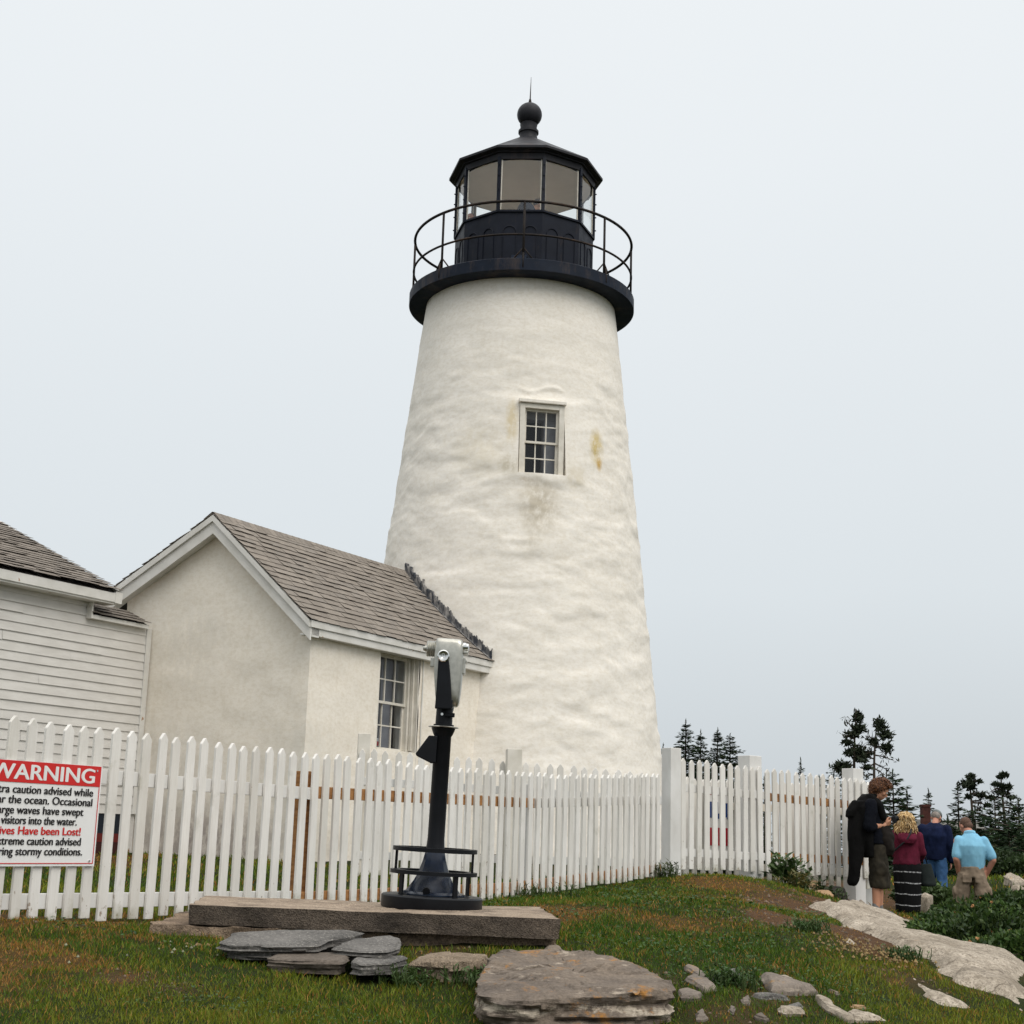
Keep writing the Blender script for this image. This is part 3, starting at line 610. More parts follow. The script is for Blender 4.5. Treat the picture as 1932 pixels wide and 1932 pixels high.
fr, wo2, iw2 = window_unit(room, W3((wl+wrr)/2, FB, 0), U, Wd, wrr-wl, wbz, wtz, 0.30, casing=0.10, proud=-0.12, sill=True, zoff=-0.13)
b = MB()
for a_ in (wl+0.012, wrr-0.012): b.obox(W3(a_, FB-0.20, (wbz+wtz)/2), U, Wd, UP, 0.011, 0.19, (wtz-wbz)/2)
b.obox(W3((wl+wrr)/2, FB-0.20, wtz-0.011), U, Wd, UP, (wrr-wl)/2-0.024, 0.188, 0.011); b.obox(W3(wrr-0.04, FB-0.09, (wbz+wtz)/2), U, Wd, UP, 0.018, 0.02, (wtz-wbz)/2-0.023); b.build('jamb', M['old_paint'], fr)
b = MB(); b.tube([W3(wrr+0.06, FB+0.015, z)+U*0.004*math.sin(z*7) for z in np.linspace(wtz+0.1, wbz-0.3, 14)], 0.011, 6); b.build('conduit', M['trim_paint'], room, smooth=True)
b = MB(); cz = (wbz+wtz)/2
b.obox(W3((wl+wrr)/2+0.28, FB-0.42, cz), U, Wd, UP, 0.14, 0.01, (wtz-wbz)/2); b.build('curtain', M['curtain'], fr)
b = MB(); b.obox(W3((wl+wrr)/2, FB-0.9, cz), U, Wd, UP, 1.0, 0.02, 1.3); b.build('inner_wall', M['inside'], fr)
b = MB(); b.obox(W3(wl+0.40, FB-0.34, wbz+0.12), U, Wd, UP, 0.17, 0.004, 0.055); card = b.build('window_card', flat('card_white', (0.6, 0.58, 0.55)), fr)
b = MB(); b.obox(W3(wl+0.32, FB-0.334, wbz+0.12), U, Wd, UP, 0.06, 0.003, 0.05); b.obox(W3(wl+0.50, FB-0.334, wbz+0.10), U, Wd, UP, 0.05, 0.003, 0.03); b.build('red_print', flat('card_red', (0.45, 0.05, 0.05)), fr)

SH = [np.array(c) for c in ((0.246, 0.214, 0.182), (0.260, 0.226, 0.192), (0.229, 0.199, 0.170), (0.275, 0.240, 0.205), (0.242, 0.213, 0.184))]
def shingles(o, e, s, L, Sl, expo=0.130, tab=0.24, clip=None, seed=1, dark=1.0):
    """overlapping shingle courses on the plane through o; e along the eave, s up the slope"""
    rg = random.Random(seed); o = np.array(o, float); e = np.array(e, float); s = np.array(s, float); n = np.cross(e, s)
    if n[2] < 0: n = -n
    m = MB(); k = 0; y = 0.0
    while y < Sl-0.01:
        x = -rg.random()*tab; top = min(y+expo*1.25, Sl)
        while x < L:
            wdt = tab*rg.choice((0.6, 0.8, 1.0, 1.0)); x0, x1 = max(x+0.004, 0), min(x+wdt-0.004, L); x += wdt
            if x1-x0 < 0.02: continue
            if clip and clip(o+e*(x0+x1)/2+s*(y+expo*0.5)): continue
            j = rg.choice((0, 0, 0, 0.004, -0.004, 0.008)); lift = rg.choice((0.018, 0.020, 0.024, 0.028))
            c = rg.choice(SH)*rg.uniform(0.92, 1.06)*dark
            yb = y-j-0.006; l2 = lift*rg.uniform(0.9, 1.2); tk = 0.0045
            vs = []
            for dz_ in (0, -tk): vs += [o+e*x0+s*yb+n*(lift+dz_), o+e*x1+s*yb+n*(l2+dz_), o+e*x1+s*top+n*(0.0065+dz_), o+e*x0+s*top+n*(0.0065+dz_)]
            m.add(vs, [(0, 1, 2, 3), (4, 5, 6, 7), (0, 1, 5, 4), (0, 4, 7, 3), (1, 2, 6, 5)], tuple(c))
        y += expo; k += 1
    return m
def in_tower(p): return math.hypot(p[0]-TX, p[1]-TY) < tr(p[2])-0.02
sd = np.array(W3(0, 0, HR)-W3(0, RB, HE)); SL = np.linalg.norm(sd); sd /= SL
rf = shingles(W3(-0.03, RB+0.02, HE-0.015), U, sd, RLEN, SL+0.02, clip=in_tower, seed=3).build('roof', M['shingles'], room)
sd2 = np.array(W3(0, 0, HR)-W3(0, LB2, HL2)); SL2 = np.linalg.norm(sd2); sd2 /= SL2
shingles(W3(-0.03, LB2, HL2), U, sd2, RLEN, SL2, clip=in_tower, seed=4).build('roof_slope', M['shingles'], rf)
m = MB(); x = -0.03; rg = random.Random(5)
while x < 4.75:
    for sg, dvec in ((1, sd), (-1, sd2)):
        c = rg.choice(SH)*rg.uniform(0.9, 1.1); nn = np.cross(U, dvec); nn = nn if nn[2] > 0 else -nn
        p = W3(x, 0, HR); m.add([p+nn*0.02+UP*0.012, p+U*0.30+nn*0.014+UP*0.012, p+U*0.30-dvec*0.15+nn*0.014, p-dvec*0.15+nn*0.02], [(0, 1, 2, 3)], tuple(c))
    x += 0.14
m.build('ridge_cap', M['shingles'], rf)
# roof deck under the shingles, trim boards
b = MB(); b.add([W3(0, RB, HE-0.02), W3(0, 0, HR-0.02), W3(RLEN-0.6, 0, HR-0.02), W3(RLEN-0.6, RB, HE-0.02), W3(0, RB, HE-0.05), W3(0, 0, HR-0.05), W3(RLEN-0.6, 0, HR-0.05), W3(RLEN-0.6, RB, HE-0.05)], [(0, 1, 2, 3), (4, 5, 6, 7), (0, 1, 5, 4), (3, 2, 6, 7), (0, 3, 7, 4)])
b.add([W3(0, LB2, HL2-0.02), W3(0, 0, HR-0.021), W3(RLEN-0.6, 0, HR-0.021), W3(RLEN-0.6, LB2, HL2-0.02), W3(0, LB2, HL2-0.05), W3(0, 0, HR-0.051), W3(RLEN-0.6, 0, HR-0.051), W3(RLEN-0.6, LB2, HL2-0.05)], [(0, 1, 2, 3), (4, 5, 6, 7), (0, 1, 5, 4), (3, 2, 6, 7), (0, 3, 7, 4)])
b.build('roof_deck', M['felt'], rf)
def rake(bm_, a, b0, z0, b1, z1, hgt, thick, drop=0.0):
    p = W3(a, b0, z0-drop); q_ = W3(a, b1, z1-drop); dn_ = -UP*hgt
    t_ = U*thick
    bm_.add([p, q_, q_+dn_, p+dn_, p+t_, q_+t_, q_+dn_+t_, p+dn_+t_], [(0, 1, 2, 3), (4, 5, 6, 7), (0, 1, 5, 4), (3, 2, 6, 7), (0, 3, 7, 4), (1, 2, 6, 5)])
for (b0, z0, b1, z1) in ((RB, HE, 0.0, HR), (LB2, HL2, -0.0, HR)):
    b = MB(); rake(b, -0.025, b0, z0, b1, z1, 0.085, 0.03, 0.012); rake(b, 0.006, b0, z0, b1, z1, 0.20, 0.028, 0.06); rake(b, 0.04, b0, z0, b1, z1, 0.16, GA-0.05, 0.055)
    b.build('rake_board', M['trim_paint'], room)
EAV = 4.72
b = MB(); b.obox(W3(EAV/2, RB+0.005, HE-0.055), U, Wd, UP, EAV/2, 0.016, 0.045); b.obox(W3(EAV/2+0.01, RB-0.012, HE-0.125), U, Wd, UP, EAV/2-0.02, 0.012, 0.07); b.obox(W3(EAV/2, (RB+FB)/2-0.02, HE-0.18), U, Wd, UP, EAV/2-0.012, (RB-FB)/2+0.01, 0.012)
b.build('eave_fascia', M['trim_paint'], room, bevel=0.004)
# lead flashing where the roof meets the tower
m = MB(); rg = random.Random(9); prevs = None; N = 320; wk_ = 0.0
for i in range(N+1):
    f = i/N; bb = 0.0+(RB+0.03)*f; z = HR+(HE-HR)*min(f, 1.02)
    aa = None
    for a_ in np.linspace(3.2, 5.6, 400):
        p = W3(a_, bb, z)
        if math.hypot(p[0]-TX, p[1]-TY) < tr(z)+0.03: aa = a_; break
    if aa is None: aa = 5.2
    p = W3(aa, bb, z); c = np.array([TX-p[0], TY-p[1], 0]); c /= np.linalg.norm(c)
    wk_ = wk_*0.86+rg.uniform(-.02, .02); hgt = max(0.05, 0.115+wk_+0.03*rg.random()+0.03*(rg.random() < 0.12))
    pts = (p-U*0.05+UP*0.018, p+UP*0.02+c*0.0, p+UP*hgt+c*0.0-c*0.01, p+UP*hgt+c*0.06)
    if prevs is not None:
        m.add(list(prevs)+list(pts), [(0, 1, 5, 4), (1, 2, 6, 5), (2, 3, 7, 6)])
    prevs = pts
m.build('flashing', M['flashing'], room)

# ---------------------------------------------------------------- clapboard house
J = on_plane(277, 1300, W3(GA, 0, 0), U); JB = loc(J)[1]
house = thing('clapboard_house', tuple(W3(0, JB, -0.4)), 'white clapboard house with a shingle roof standing left of the stone workroom', 'house')
hp = W3(0, JB, 0); ac = GA-0.02
sb_z = on_plane(220, 1535, hp, Wd)[2]
ep = W3(0, JB+0.22, 0); E1 = on_plane(224, 1113, ep, Wd); ea, ez = loc(E1)[0], E1[2]
R1 = on_plane(0, 985, W3(ea, 0, 0), U); rb, rz = loc(R1)[1], R1[2]
HA0 = -6.5
pp = W3(0, JB+0.10, 0); L1 = on_plane(172, 1161, pp, Wd); L2 = on_plane(283, 1176, pp, Wd); la0, la1 = loc(L1)[0], loc(L2)[0]; lz = (L1[2]+L2[2])/2
rgc = random.Random(4); m = MB(); z = sb_z; ex = 0.118; topz = ez-0.02
while z < topz:
    z2 = min(z+ex+0.02, topz); aR = ac-0.09 if z < lz-0.06 else la0
    if z < lz-0.06: z2 = min(z2, lz-0.02)
    x_ = HA0
    while x_ < aR:
        x2_ = min(x_+rgc.uniform(1.6, 3.4), aR); p_ = 0.020+rgc.uniform(-.003, .004); dz = rgc.uniform(-.004, .004)
        m.add([W3(x_+.0015, JB+p_, z+dz), W3(x2_-.0015, JB+p_+rgc.uniform(-.003, .003), z+dz+rgc.uniform(-.003, .003)), W3(x2_-.0015, JB+0.004, z2), W3(x_+.0015, JB+0.004, z2), W3(x_+.0015, JB, z+dz), W3(x2_-.0015, JB, z+dz)], [(0, 1, 2, 3), (0, 1, 5, 4)]); x_ = x2_
    z += ex
m.build('siding', M['clapboard'], house)
lt_ = lz-0.03
b = MB(); b.obox(W3(ac-0.045, JB+0.014, (sb_z+lt_)/2), U, Wd, UP, 0.045, 0.016, (lt_-sb_z)/2); b.obox(W3(ac+0.006, JB-0.05, (sb_z+lt_)/2), U, Wd, UP, 0.006, 0.05, (lt_-sb_z)/2); b.build('corner_board', M['trim_paint'], house, bevel=0.004)
b = MB(); b.obox(W3((HA0+la0)/2, JB-2.2, (zb+topz)/2), U, Wd, UP, (la0-HA0)/2, 2.19, (topz-zb)/2-0.005); b.obox(W3((la0+ac)/2, JB-0.6, (zb+lz)/2-0.03), U, Wd, UP, (ac-la0)/2-0.004, 0.59, (lz-zb)/2-0.03); b.build('wall', M['clapboard'], house)
s3 = np.array(W3(ea, rb, rz)-W3(ea, JB+0.22, ez)); S3 = np.linalg.norm(s3); s3 /= S3
hr = shingles(W3(HA0, JB+0.26, ez-0.02), U, s3, ea-HA0+0.03, S3*1.7, seed=8, dark=0.86).build('roof', M['shingles'], house)
b = MB(); q0 = W3(HA0, JB+0.2, ez-0.035); q1 = W3(ea, JB+0.2, ez-0.035); b.add([q0, q1, q1+s3*S3*1.72, q0+s3*S3*1.72, q0-UP*0.04, q1-UP*0.04, q1+s3*S3*1.72-UP*0.04, q0+s3*S3*1.72-UP*0.04], [(0, 1, 2, 3), (4, 5, 6, 7), (0, 1, 5, 4), (1, 2, 6, 5), (2, 3, 7, 6), (3, 0, 4, 7)]); b.build('roof_deck', M['felt'], hr)
b = MB(); b.obox(W3((HA0+ea)/2, JB+0.225, ez-0.115), U, Wd, UP, (ea-HA0)/2, 0.014, 0.06); b.obox(W3((HA0+ea)/2, JB+0.213, ez-0.165), U, Wd, UP, (ea-HA0)/2-0.004, 0.016, 0.016); b.obox(W3((HA0+ea)/2, JB+0.11, ez-0.19), U, Wd, UP, (ea-HA0)/2-0.005, 0.11, 0.01)
b.obox(W3(ea-0.006, JB+0.16, ez-0.11), U, Wd, UP, 0.06, 0.085, 0.075); b.build('eave_fascia', M['trim_paint'], house, bevel=0.004)
b = MB(); e2 = ez-0.35
b.add([W3(ea-0.02, JB+0.2, ez-0.008), W3(ea-0.02, rb*1.35-JB*.35, rz*1.35-ez*.35-0.008), W3(ea-0.02, rb*1.35-JB*.35, rz*1.35-ez*.35-0.2), W3(ea-0.02, JB+0.2, ez-0.19), W3(ea+0.012, JB+0.2, ez-0.008), W3(ea+0.012, rb*1.35-JB*.35, rz*1.35-ez*.35-0.008), W3(ea+0.012, rb*1.35-JB*.35, rz*1.35-ez*.35-0.2), W3(ea+0.012, JB+0.2, ez-0.19)], [(0, 1, 2, 3), (4, 5, 6, 7), (0, 1, 5, 4), (3, 2, 6, 7), (0, 3, 7, 4)]); b.build('rake_board', M['trim_paint'], house)
# small pent roof at the corner
pr = shingles(W3(la0, JB+0.12, lz), U, s3, la1-la0, 0.52, expo=0.13, seed=12, dark=0.72).build('pent_roof', M['shingles'], house)
b = MB(); q0 = W3(la0, JB+0.09, lz-0.012); q1 = W3(la1, JB+0.09, lz-0.012); b.add([q0, q1, q1+s3*0.5, q0+s3*0.5], [(0, 1, 2, 3)]); b.build('pent_deck', M['felt'], pr)
b = MB(); b.obox(W3((la0+la1)/2, JB+0.085, lz-0.03), U, Wd, UP, (la1-la0)/2-0.01, 0.012, 0.026); b.obox(W3((la0+la1)/2, JB+0.05, lz-0.045), U, Wd, UP, (la1-la0)/2-0.012, 0.045, 0.01); b.obox(W3(la0+0.01, JB+0.06, lz+0.07), U, Wd, UP, 0.012, 0.05, 0.13)
b.build('pent_trim', M['trim_paint'], pr, bevel=0.003)
b = MB(); b.obox(W3((HA0+ac)/2-0.05, JB-0.02, sb_z-0.20), U, Wd, UP, (ac-HA0)/2-0.06, 0.02, 0.195); fd = b.build('foundation', flat('dark_foundation', (0.012, 0.017, 0.026), 0.6), house)
b = MB(); b.obox(W3((HA0+ac)/2-0.05, JB+0.003, sb_z-0.31), U, Wd, UP, (ac-HA0)/2-0.06, 0.008, 0.055); b.build('red_band', flat('red_band', (0.14, 0.018, 0.014), 0.7), fd)
b = MB(); b.obox(W3((HA0+ac)/2-0.05, JB+0.002, sb_z-0.47), U, Wd, UP, (ac-HA0)/2-0.06, 0.006, 0.10); b.build('dark_base', flat('dark_base', (0.05, 0.014, 0.011), 0.8), fd)
# ---------------------------------------------------------------- picket fences
PK = {}
def picket_mesh(wd, hgt, tk, mat):
    """one pointed picket standing on its origin: x across, y towards the viewer, z up"""
    key = (round(wd, 3), mat.name)
    if key not in PK:
        m = MB(); m.prism([(-wd/2, 0), (wd/2, 0), (wd/2, 1-wd*0.48), (0.006, 1), (-0.006, 1), (-wd/2, 1-wd*0.48)], (0, 0, 0), (1, 0, 0), (0, 0, 1), (0, 1, 0), tk)
        me = bpy.data.meshes.new('picket'); me.from_pydata(m.v, [], m.f)
        bm = bmesh.new(); bm.from_mesh(me); bmesh.ops.recalc_face_normals(bm, faces=bm.faces); bmesh.ops.bevel(bm, geom=list(bm.edges), offset=0.003, segments=1, affect='EDGES'); bm.to_mesh(me); bm.free()
        me.materials.append(mat); PK[key] = me
    return PK[key]
def fence(label, p0, p1, t0, t1, b0, b1, sp, rails, posts, wd=0.070, tk=0.022, side=1, group='white picket fences round the lighthouse', bvar=0.03, skip=(), raw=()):
    """p0->p1 in plan; t/b heights of the picket tops and bottoms at both ends; side: which side faces the viewer"""
    p0 = np.array([p0[0], p0[1], 0.0]); p1 = np.array([p1[0], p1[1], 0.0]); d = p1-p0; L = np.linalg.norm(d); d /= L
    n = np.array([d[1], -d[0], 0])*side
    tf = t0 if callable(t0) else (lambda f: t0+(t1-t0)*f); bf = b0 if callable(b0) else (lambda f: b0+(b1-b0)*f)
    root = thing('picket_fence', tuple(p0+UP*bf(0)), label, 'fence', group)
    ang = math.atan2(d[1], d[0]); N = int(L/sp); rg = random.Random(int(L*1000))
    for i in range(N+1):
        f = (i*sp+0.04)/L
        if f > 1 or i in skip: continue
        top = tf(f)+rg.uniform(-.012, .012); bot = bf(f)+rg.uniform(-bvar, bvar)
        o = bpy.data.objects.new('picket', picket_mesh(wd, 1, tk, M['picket_paint'])); COL.objects.link(o); o.parent = root
        c = p0+d*(f*L+rg.uniform(-.006, .006))+UP*bot-ORG[root.name]
        o.location = c; o.rotation_euler = (rg.uniform(-.006, .006), rg.uniform(-.010, .010), ang+rg.uniform(-.02, .02)); o.scale = (rg.uniform(.94, 1.05), 1, top-bot)
    for (f0, f1, hh, wdt, mat) in rails:     # hh: height as a fraction from bottom to top
        m = MB(); ks = max(1, int((f1-f0)*L/2.2)); fs_ = np.linspace(f0, f1, ks+1)
        for i in range(ks):
            u0, u1 = fs_[i]+(0.001 if i else 0), fs_[i+1]; z_ = [bf(u)+(tf(u)-bf(u))*hh for u in (u0, u1)]
            m.beam(p0+d*L*u0+UP*z_[0]-n*(tk/2+0.021), p0+d*L*u1+UP*z_[1]-n*(tk/2+0.021), n, 0.036, wdt)
        m.build('rail', M[mat], root, bevel=0.003)
    for (f, zt, ps, off, mat, zbot) in posts:
        q = p0+d*L*f-n*off; m = MB(); m.obox(q+UP*(zt+zbot)/2, d, n, UP, ps/2, ps/2, (zt-zbot)/2)
        m.build('post', M[mat], root, bevel=0.006)
    return root, p0, d, n, L
def hz(px, py, y): return at(px, py, y)[2]
FA = at(-40, 1545, 8.1); FBp = at(1250, 1585, 15.9)
def fence_at(px):       # forward distance of the front fence seen at column px
    t = np.linspace(0, 1, 2000); P = FA[None, :2]+(FBp-FA)[None, :2]*t[:, None]
    c = P[:, 0]/P[:, 1]; r = np.array([ray(px, 1560)[0]/ray(px, 1560)[1]])
    k = np.argmin(np.abs(c-r)); return P[k], t[k]
e0, e1 = fence_at(0), fence_at(1240)
top_l = hz(0, 1350, e0[0][1]); bot_l = hz(0, 1736, e0[0][1]); top_r = hz(1240, 1456, e1[0][1]); bot_r = hz(1240, 1662, e1[0][1])
f_raw = fence_at(590)[1]; f_mid = fence_at(1010)[1]
PRT = [(px, hz(px, py, fence_at(px)[0][1])) for px, py in ((-20, 1347), (0, 1350), (319, 1389), (525, 1413), (700, 1432), (857, 1448), (1053, 1460), (1246, 1460))]
PRB = [(px, hz(px, py, fence_at(px)[0][1])) for px, py in ((-20, 1737), (0, 1736), (180, 1737), (330, 1731), (910, 1702), (1113, 1673), (1246, 1653))]
def prof(P):
    fs_ = [fence_at(p[0])[1] for p in P]; zs_ = [p[1] for p in P]; return lambda f: float(np.interp(f, fs_, zs_))
_LF = np.linalg.norm((FBp-FA)[:2])
fr1 = fence('long white picket fence before the workroom, warning sign on its left end', FA, FBp, prof(PRT), 0, prof(PRB), 0, 0.1322,
      [(0, f_raw, 0.735, 0.085, 'white_paint'), (f_raw, f_mid, 0.745, 0.085, 'raw_wood'), (f_mid, 1, 0.745, 0.085, 'white_paint'),
       (0, f_raw-0.02, 0.085, 0.085, 'white_paint'), (f_raw-0.02, 1, 0.075, 0.085, 'raw_wood')],
      [(0.0, top_l-0.2, 0.09, 0.10, 'white_paint', -.8), (f_raw, hz(590, 1455, fence_at(590)[0][1]), 0.10, 0.10, 'raw_wood', -.8), (f_mid, top_r-0.25, 0.09, 0.10, 'white_paint', -.8)], bvar=0.012)
RA = at(1284, 1590, 16.15); RBp = at(1636, 1598, 17.9)
tr0, tr1, br0, br1 = hz(1305, 1432, 16.25), hz(1630, 1471, 17.9), hz(1305, 1640, 16.25), hz(1630, 1655, 17.9)
fence('white picket fence from the thick corner post to the man in the black jacket', RA, RBp, tr0, tr1, br0, br1, 0.117,
      [(0, .46, 0.735, 0.085, 'white_paint'), (.46, 1, 0.725, 0.09, 'raw_wood'), (0, .46, 0.15, 0.085, 'white_paint'), (.46, 1, 0.16, 0.09, 'raw_wood')],
      [(-0.052, hz(1268, 1411, 16.0), 0.150, -0.02, 'white_paint', -.75), (0.39, hz(1420, 1427, 17.0), 0.19, 0.12, 'white_paint', -.8), (0.965, hz(1602, 1450, 17.9), 0.18, 0.11, 'white_paint', -.95)], bvar=0.015)
fence('return of the picket fence running away behind the man in the black jacket', at(1640, 1598, 17.95), at(1652, 1600, 22.5), tr1-.02, tr1-.25, br1, br1-.15, 0.125,
      [(0, 1, 0.73, 0.085, 'white_paint'), (0, 1, 0.16, 0.085, 'white_paint')], [(1.0, tr1-.2, 0.12, 0.1, 'white_paint', -1.2)], side=1)
IA = at(668, 1570, 16.3); IB = at(1250, 1586, 16.75); IC = at(1652, 1600, 18.75)
ti0, ti1, ti2 = hz(690, 1412, 16.3), hz(1245, 1459, 16.75), hz(1620, 1484, 18.7)
fence('inner picket fence before the lighthouse base, tops showing above the long fence', IA, IB, ti0, ti1, -.45, -.42, 0.131,
      [(0, 1, 0.74, 0.085, 'white_paint'), (0, 1, 0.15, 0.085, 'white_paint')], [(0.018, hz(679, 1383, 16.3), 0.135, 0.09, 'old_paint', -.8), (0.50, hz(961, 1414, 16.5), 0.165, -0.10, 'old_paint', -.8)], bvar=0.01)
fence('inner picket fence seen through the gaps of the right-hand fence', IB+np.array([.25, .15, 0]), IC, hz(1305, 1468, 17.0), ti2, -.42, -.5, 0.131,
      [(0, 1, 0.74, 0.085, 'old_paint'), (0, 1, 0.15, 0.085, 'old_paint')], [(0.0, ti1+.05, 0.12, 0.09, 'old_paint', -.8)], bvar=0.01)
# small notice hung on the inner fence
nc = at(1356, 1545, 17.15); nd = (IC-IB); nd[2] = 0; nd /= np.linalg.norm(nd); nn = np.array([nd[1], -nd[0], 0])
nt_root = thing('notice_board', tuple(nc-nn*0.0), 'small white notice with blue and red print behind the right-hand picket fence', 'sign')
m = MB(); m.obox(nc, nd, nn, UP, 0.22, 0.006, 0.36); m.build('board', flat('notice_white', (0.72, 0.71, 0.68)), nt_root)
n_red = flat('notice_red', (0.42, 0.012, 0.03)); m = MB(); m.obox(nc+nn*0.0085+UP*0.285, nd, nn, UP, 0.205, 0.002, 0.016); m.build('red_stripe', n_red, nt_root); m = MB(); m.obox(nc+nn*0.0085-UP*0.20, nd, nn, UP, 0.19, 0.002, 0.10); m.build('red_panel', n_red, nt_root)
m = MB()
for k, (dx, dz, w_, h_) in enumerate(((-.13, .10, .03, .09), (-.05, .12, .03, .07), (-.05, .03, .05, .03), (.04, .08, .025, .10), (.10, .10, .03, .08), (.15, .03, .03, .03))): m.obox(nc+nn*0.0085+nd*dx+UP*dz, nd, nn, UP, w_, 0.002, h_)
m.build('blue_print', flat('notice_blue', (0.012, 0.04, 0.17)), nt_root)

# ---------------------------------------------------------------- warning sign on the front fence
_, fp0, fd_, fn_, fL = fr1
sp_ = np.array([fp0[0], fp0[1], 0])+fn_*(0.011+0.012)
s_tr = on_plane(193, 1446, sp_, fn_); s_br = on_plane(180, 1634, sp_, fn_)
SHh = s_tr[2]-s_br[2]; s_tl = on_plane(-34, 1428, sp_, fn_); SW = abs(np.dot(s_tr-s_tl, fd_))
sign = thing('warning_sign', tuple(s_tr-fd_*SW/2-UP*SHh), 'white warning sign with a red header and black lettering fixed to the picket fence', 'sign')
sc_ = s_tr-fd_*SW/2-UP*SHh/2
m = MB(); m.obox(sc_, fd_, fn_, UP, SW/2, 0.004, SHh/2); board = m.build('board', flat('sign_white', (0.80, 0.795, 0.78), 0.35, 0.4, v=0.03), sign)
s_red = flat('sign_red', (0.60, 0.018, 0.016), 0.4, 0.4, v=0.05); s_blk = flat('sign_black', (0.018, 0.016, 0.016), 0.5, 0.3); s_wht = flat('sign_letter_white', (0.8, 0.79, 0.77), 0.4, 0.4, v=0.02)
def sgn(u, v, dz=0.006): return sc_+fd_*(u*SW/2)+UP*(v*SHh/2)+fn_*dz
m = MB(); m.obox(sgn(0, 0.785), fd_, fn_, UP, SW/2*0.975, 0.0008, SHh/2*0.205); m.build('header_panel', s_red, sign)
m = MB()
for s in (-1, 1): m.obox(sgn(s*0.965, -0.185), fd_, fn_, UP, 0.0022, 0.0008, SHh/2*0.765)
m.obox(sgn(0, -0.945), fd_, fn_, UP, SW/2*0.965-0.0022, 0.0008, 0.0022); m.build('border', s_red, sign)
def lettering(txt, v, hgt, mat, width, bold, name='lettering'):
    """raised lettering; the stroke is thickened by three copies of the outlines, each a little prouder"""
    cu = bpy.data.curves.new(name, 'FONT'); cu.body = txt; cu.size = 1.0; cu.resolution_u = 6
    o = bpy.data.objects.new(name, cu); COL.objects.link(o)
    dg = bpy.context.evaluated_depsgraph_get(); me = bpy.data.meshes.new_from_object(o.evaluated_get(dg)); bpy.data.objects.remove(o); bpy.data.curves.remove(cu)
    co = np.array([q.co[:] for q in me.vertices]); fs = [tuple(p.vertices) for p in me.polygons]; bpy.data.meshes.remove(me)
    x0, x1 = co[:, 0].min(), co[:, 0].max(); kx_ = width/(x1-x0); m = MB()
    for i, (dx, dy) in enumerate(((-1, 0), (-.35, .35), (.35, -.35), (1, 0))):
        P = sgn(0, v, 0.0078+0.0003*i)+fd_*((co[:, :1]-(x0+x1)/2)*kx_+dx*bold*hgt)+UP*((co[:, 1:2]-0.34)*hgt+dy*bold*hgt)
        m.add(P, fs)
    return m.build(name, mat, sign)
lettering('WARNING', 0.785, SHh*0.205, s_wht, SW*0.86, 0.035, 'heading')
lines = [('Extra caution advised while', 0.455, 0.86), ('near the ocean. Occasional', 0.26, 0.86), ('large waves have swept', 0.065, 0.72), ('visitors into the water.', -0.13, 0.62), ('Lives Have been Lost!', -0.325, 0.70), ('Extreme caution advised', -0.52, 0.72), ('during stormy conditions.', -0.715, 0.76)]
for tx, v, wf in lines: lettering(tx, v, SHh*0.108, s_red if 'Lost' in tx else s_blk, SW*wf, 0.030, 'text_line')
for u in (-.9, 0.9):
    for v in (0.9, -0.9):
        m = MB(); m.tube([sgn(u, v, 0.004), sgn(u, v, 0.0105)], 0.006, 8); m.build('screw', M['chrome'], sign)

# ---------------------------------------------------------------- concrete slabs
TILT = rad(0.25)
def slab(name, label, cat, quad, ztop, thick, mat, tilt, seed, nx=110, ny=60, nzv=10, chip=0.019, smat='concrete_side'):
    """quad: plan corners front-left, front-right, back-right, back-left"""
    quad = [np.array(q[:2], float) for q in quad]
    def P(u, v): return (quad[0]*(1-u)+quad[1]*u)*(1-v)+(quad[3]*(1-u)+quad[2]*u)*v
    cen = P(.5, .5); m = MB()
    def add(f, n1_, n2_):
        vs = [f(i/n1_, j/n2_) for j in range(n2_+1) for i in range(n1_+1)]
        m.add(vs, [(j*(n1_+1)+i, j*(n1_+1)+i+1, (j+1)*(n1_+1)+i+1, (j+1)*(n1_+1)+i) for j in range(n2_) for i in range(n1_)])
    def zt(p): return ztop-(p[0]-cen[0])*math.tan(tilt)
    add(lambda u, v: [*P(u, v), zt(P(u, v))], nx, ny)
    for (a, b_, c, d_) in ((0, 0, 1, 0), (1, 0, 1, 1), (1, 1, 0, 1), (0, 1, 0, 0)):
        add(lambda u, v: [*P(a+(c-a)*u, b_+(d_-b_)*u), zt(P(a+(c-a)*u, b_+(d_-b_)*u))-thick*v], nx if a != c else ny, nzv)
    Vv = np.array(m.v); c3 = np.array([cen[0], cen[1], ztop-thick/2])
    dv = Vv-c3; dv[:, 2] *= 3; dv /= np.linalg.norm(dv, axis=1)[:, None]
    Vv = Vv+dv*(fbm(Vv*9, 4, seed)*chip)[:, None]+dv*(np.minimum(fbm(Vv*3.5, 3, seed+3), 0)*chip*1.8)[:, None]
    m.v = [tuple(q) for q in Vv]
    o = thing(name, (cen[0], cen[1], ztop-thick), label, cat)
    bm = bmesh.new()
    ob = m.build('block', mat, o); me = ob.data
    bm.from_mesh(me); bmesh.ops.remove_doubles(bm, verts=bm.verts, dist=0.0008); bmesh.ops.recalc_face_normals(bm, faces=bm.faces); bm.to_mesh(me); bm.free()
    me.polygons.foreach_set('use_smooth', [True]*len(me.polygons)); me.set_sharp_from_angle(angle=rad(50))
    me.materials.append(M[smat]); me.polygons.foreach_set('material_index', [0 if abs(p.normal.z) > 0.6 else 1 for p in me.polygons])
    return o
zt_s = (hz(357, 1706, 8.35)+hz(1057, 1722, 8.2))/2-0.016
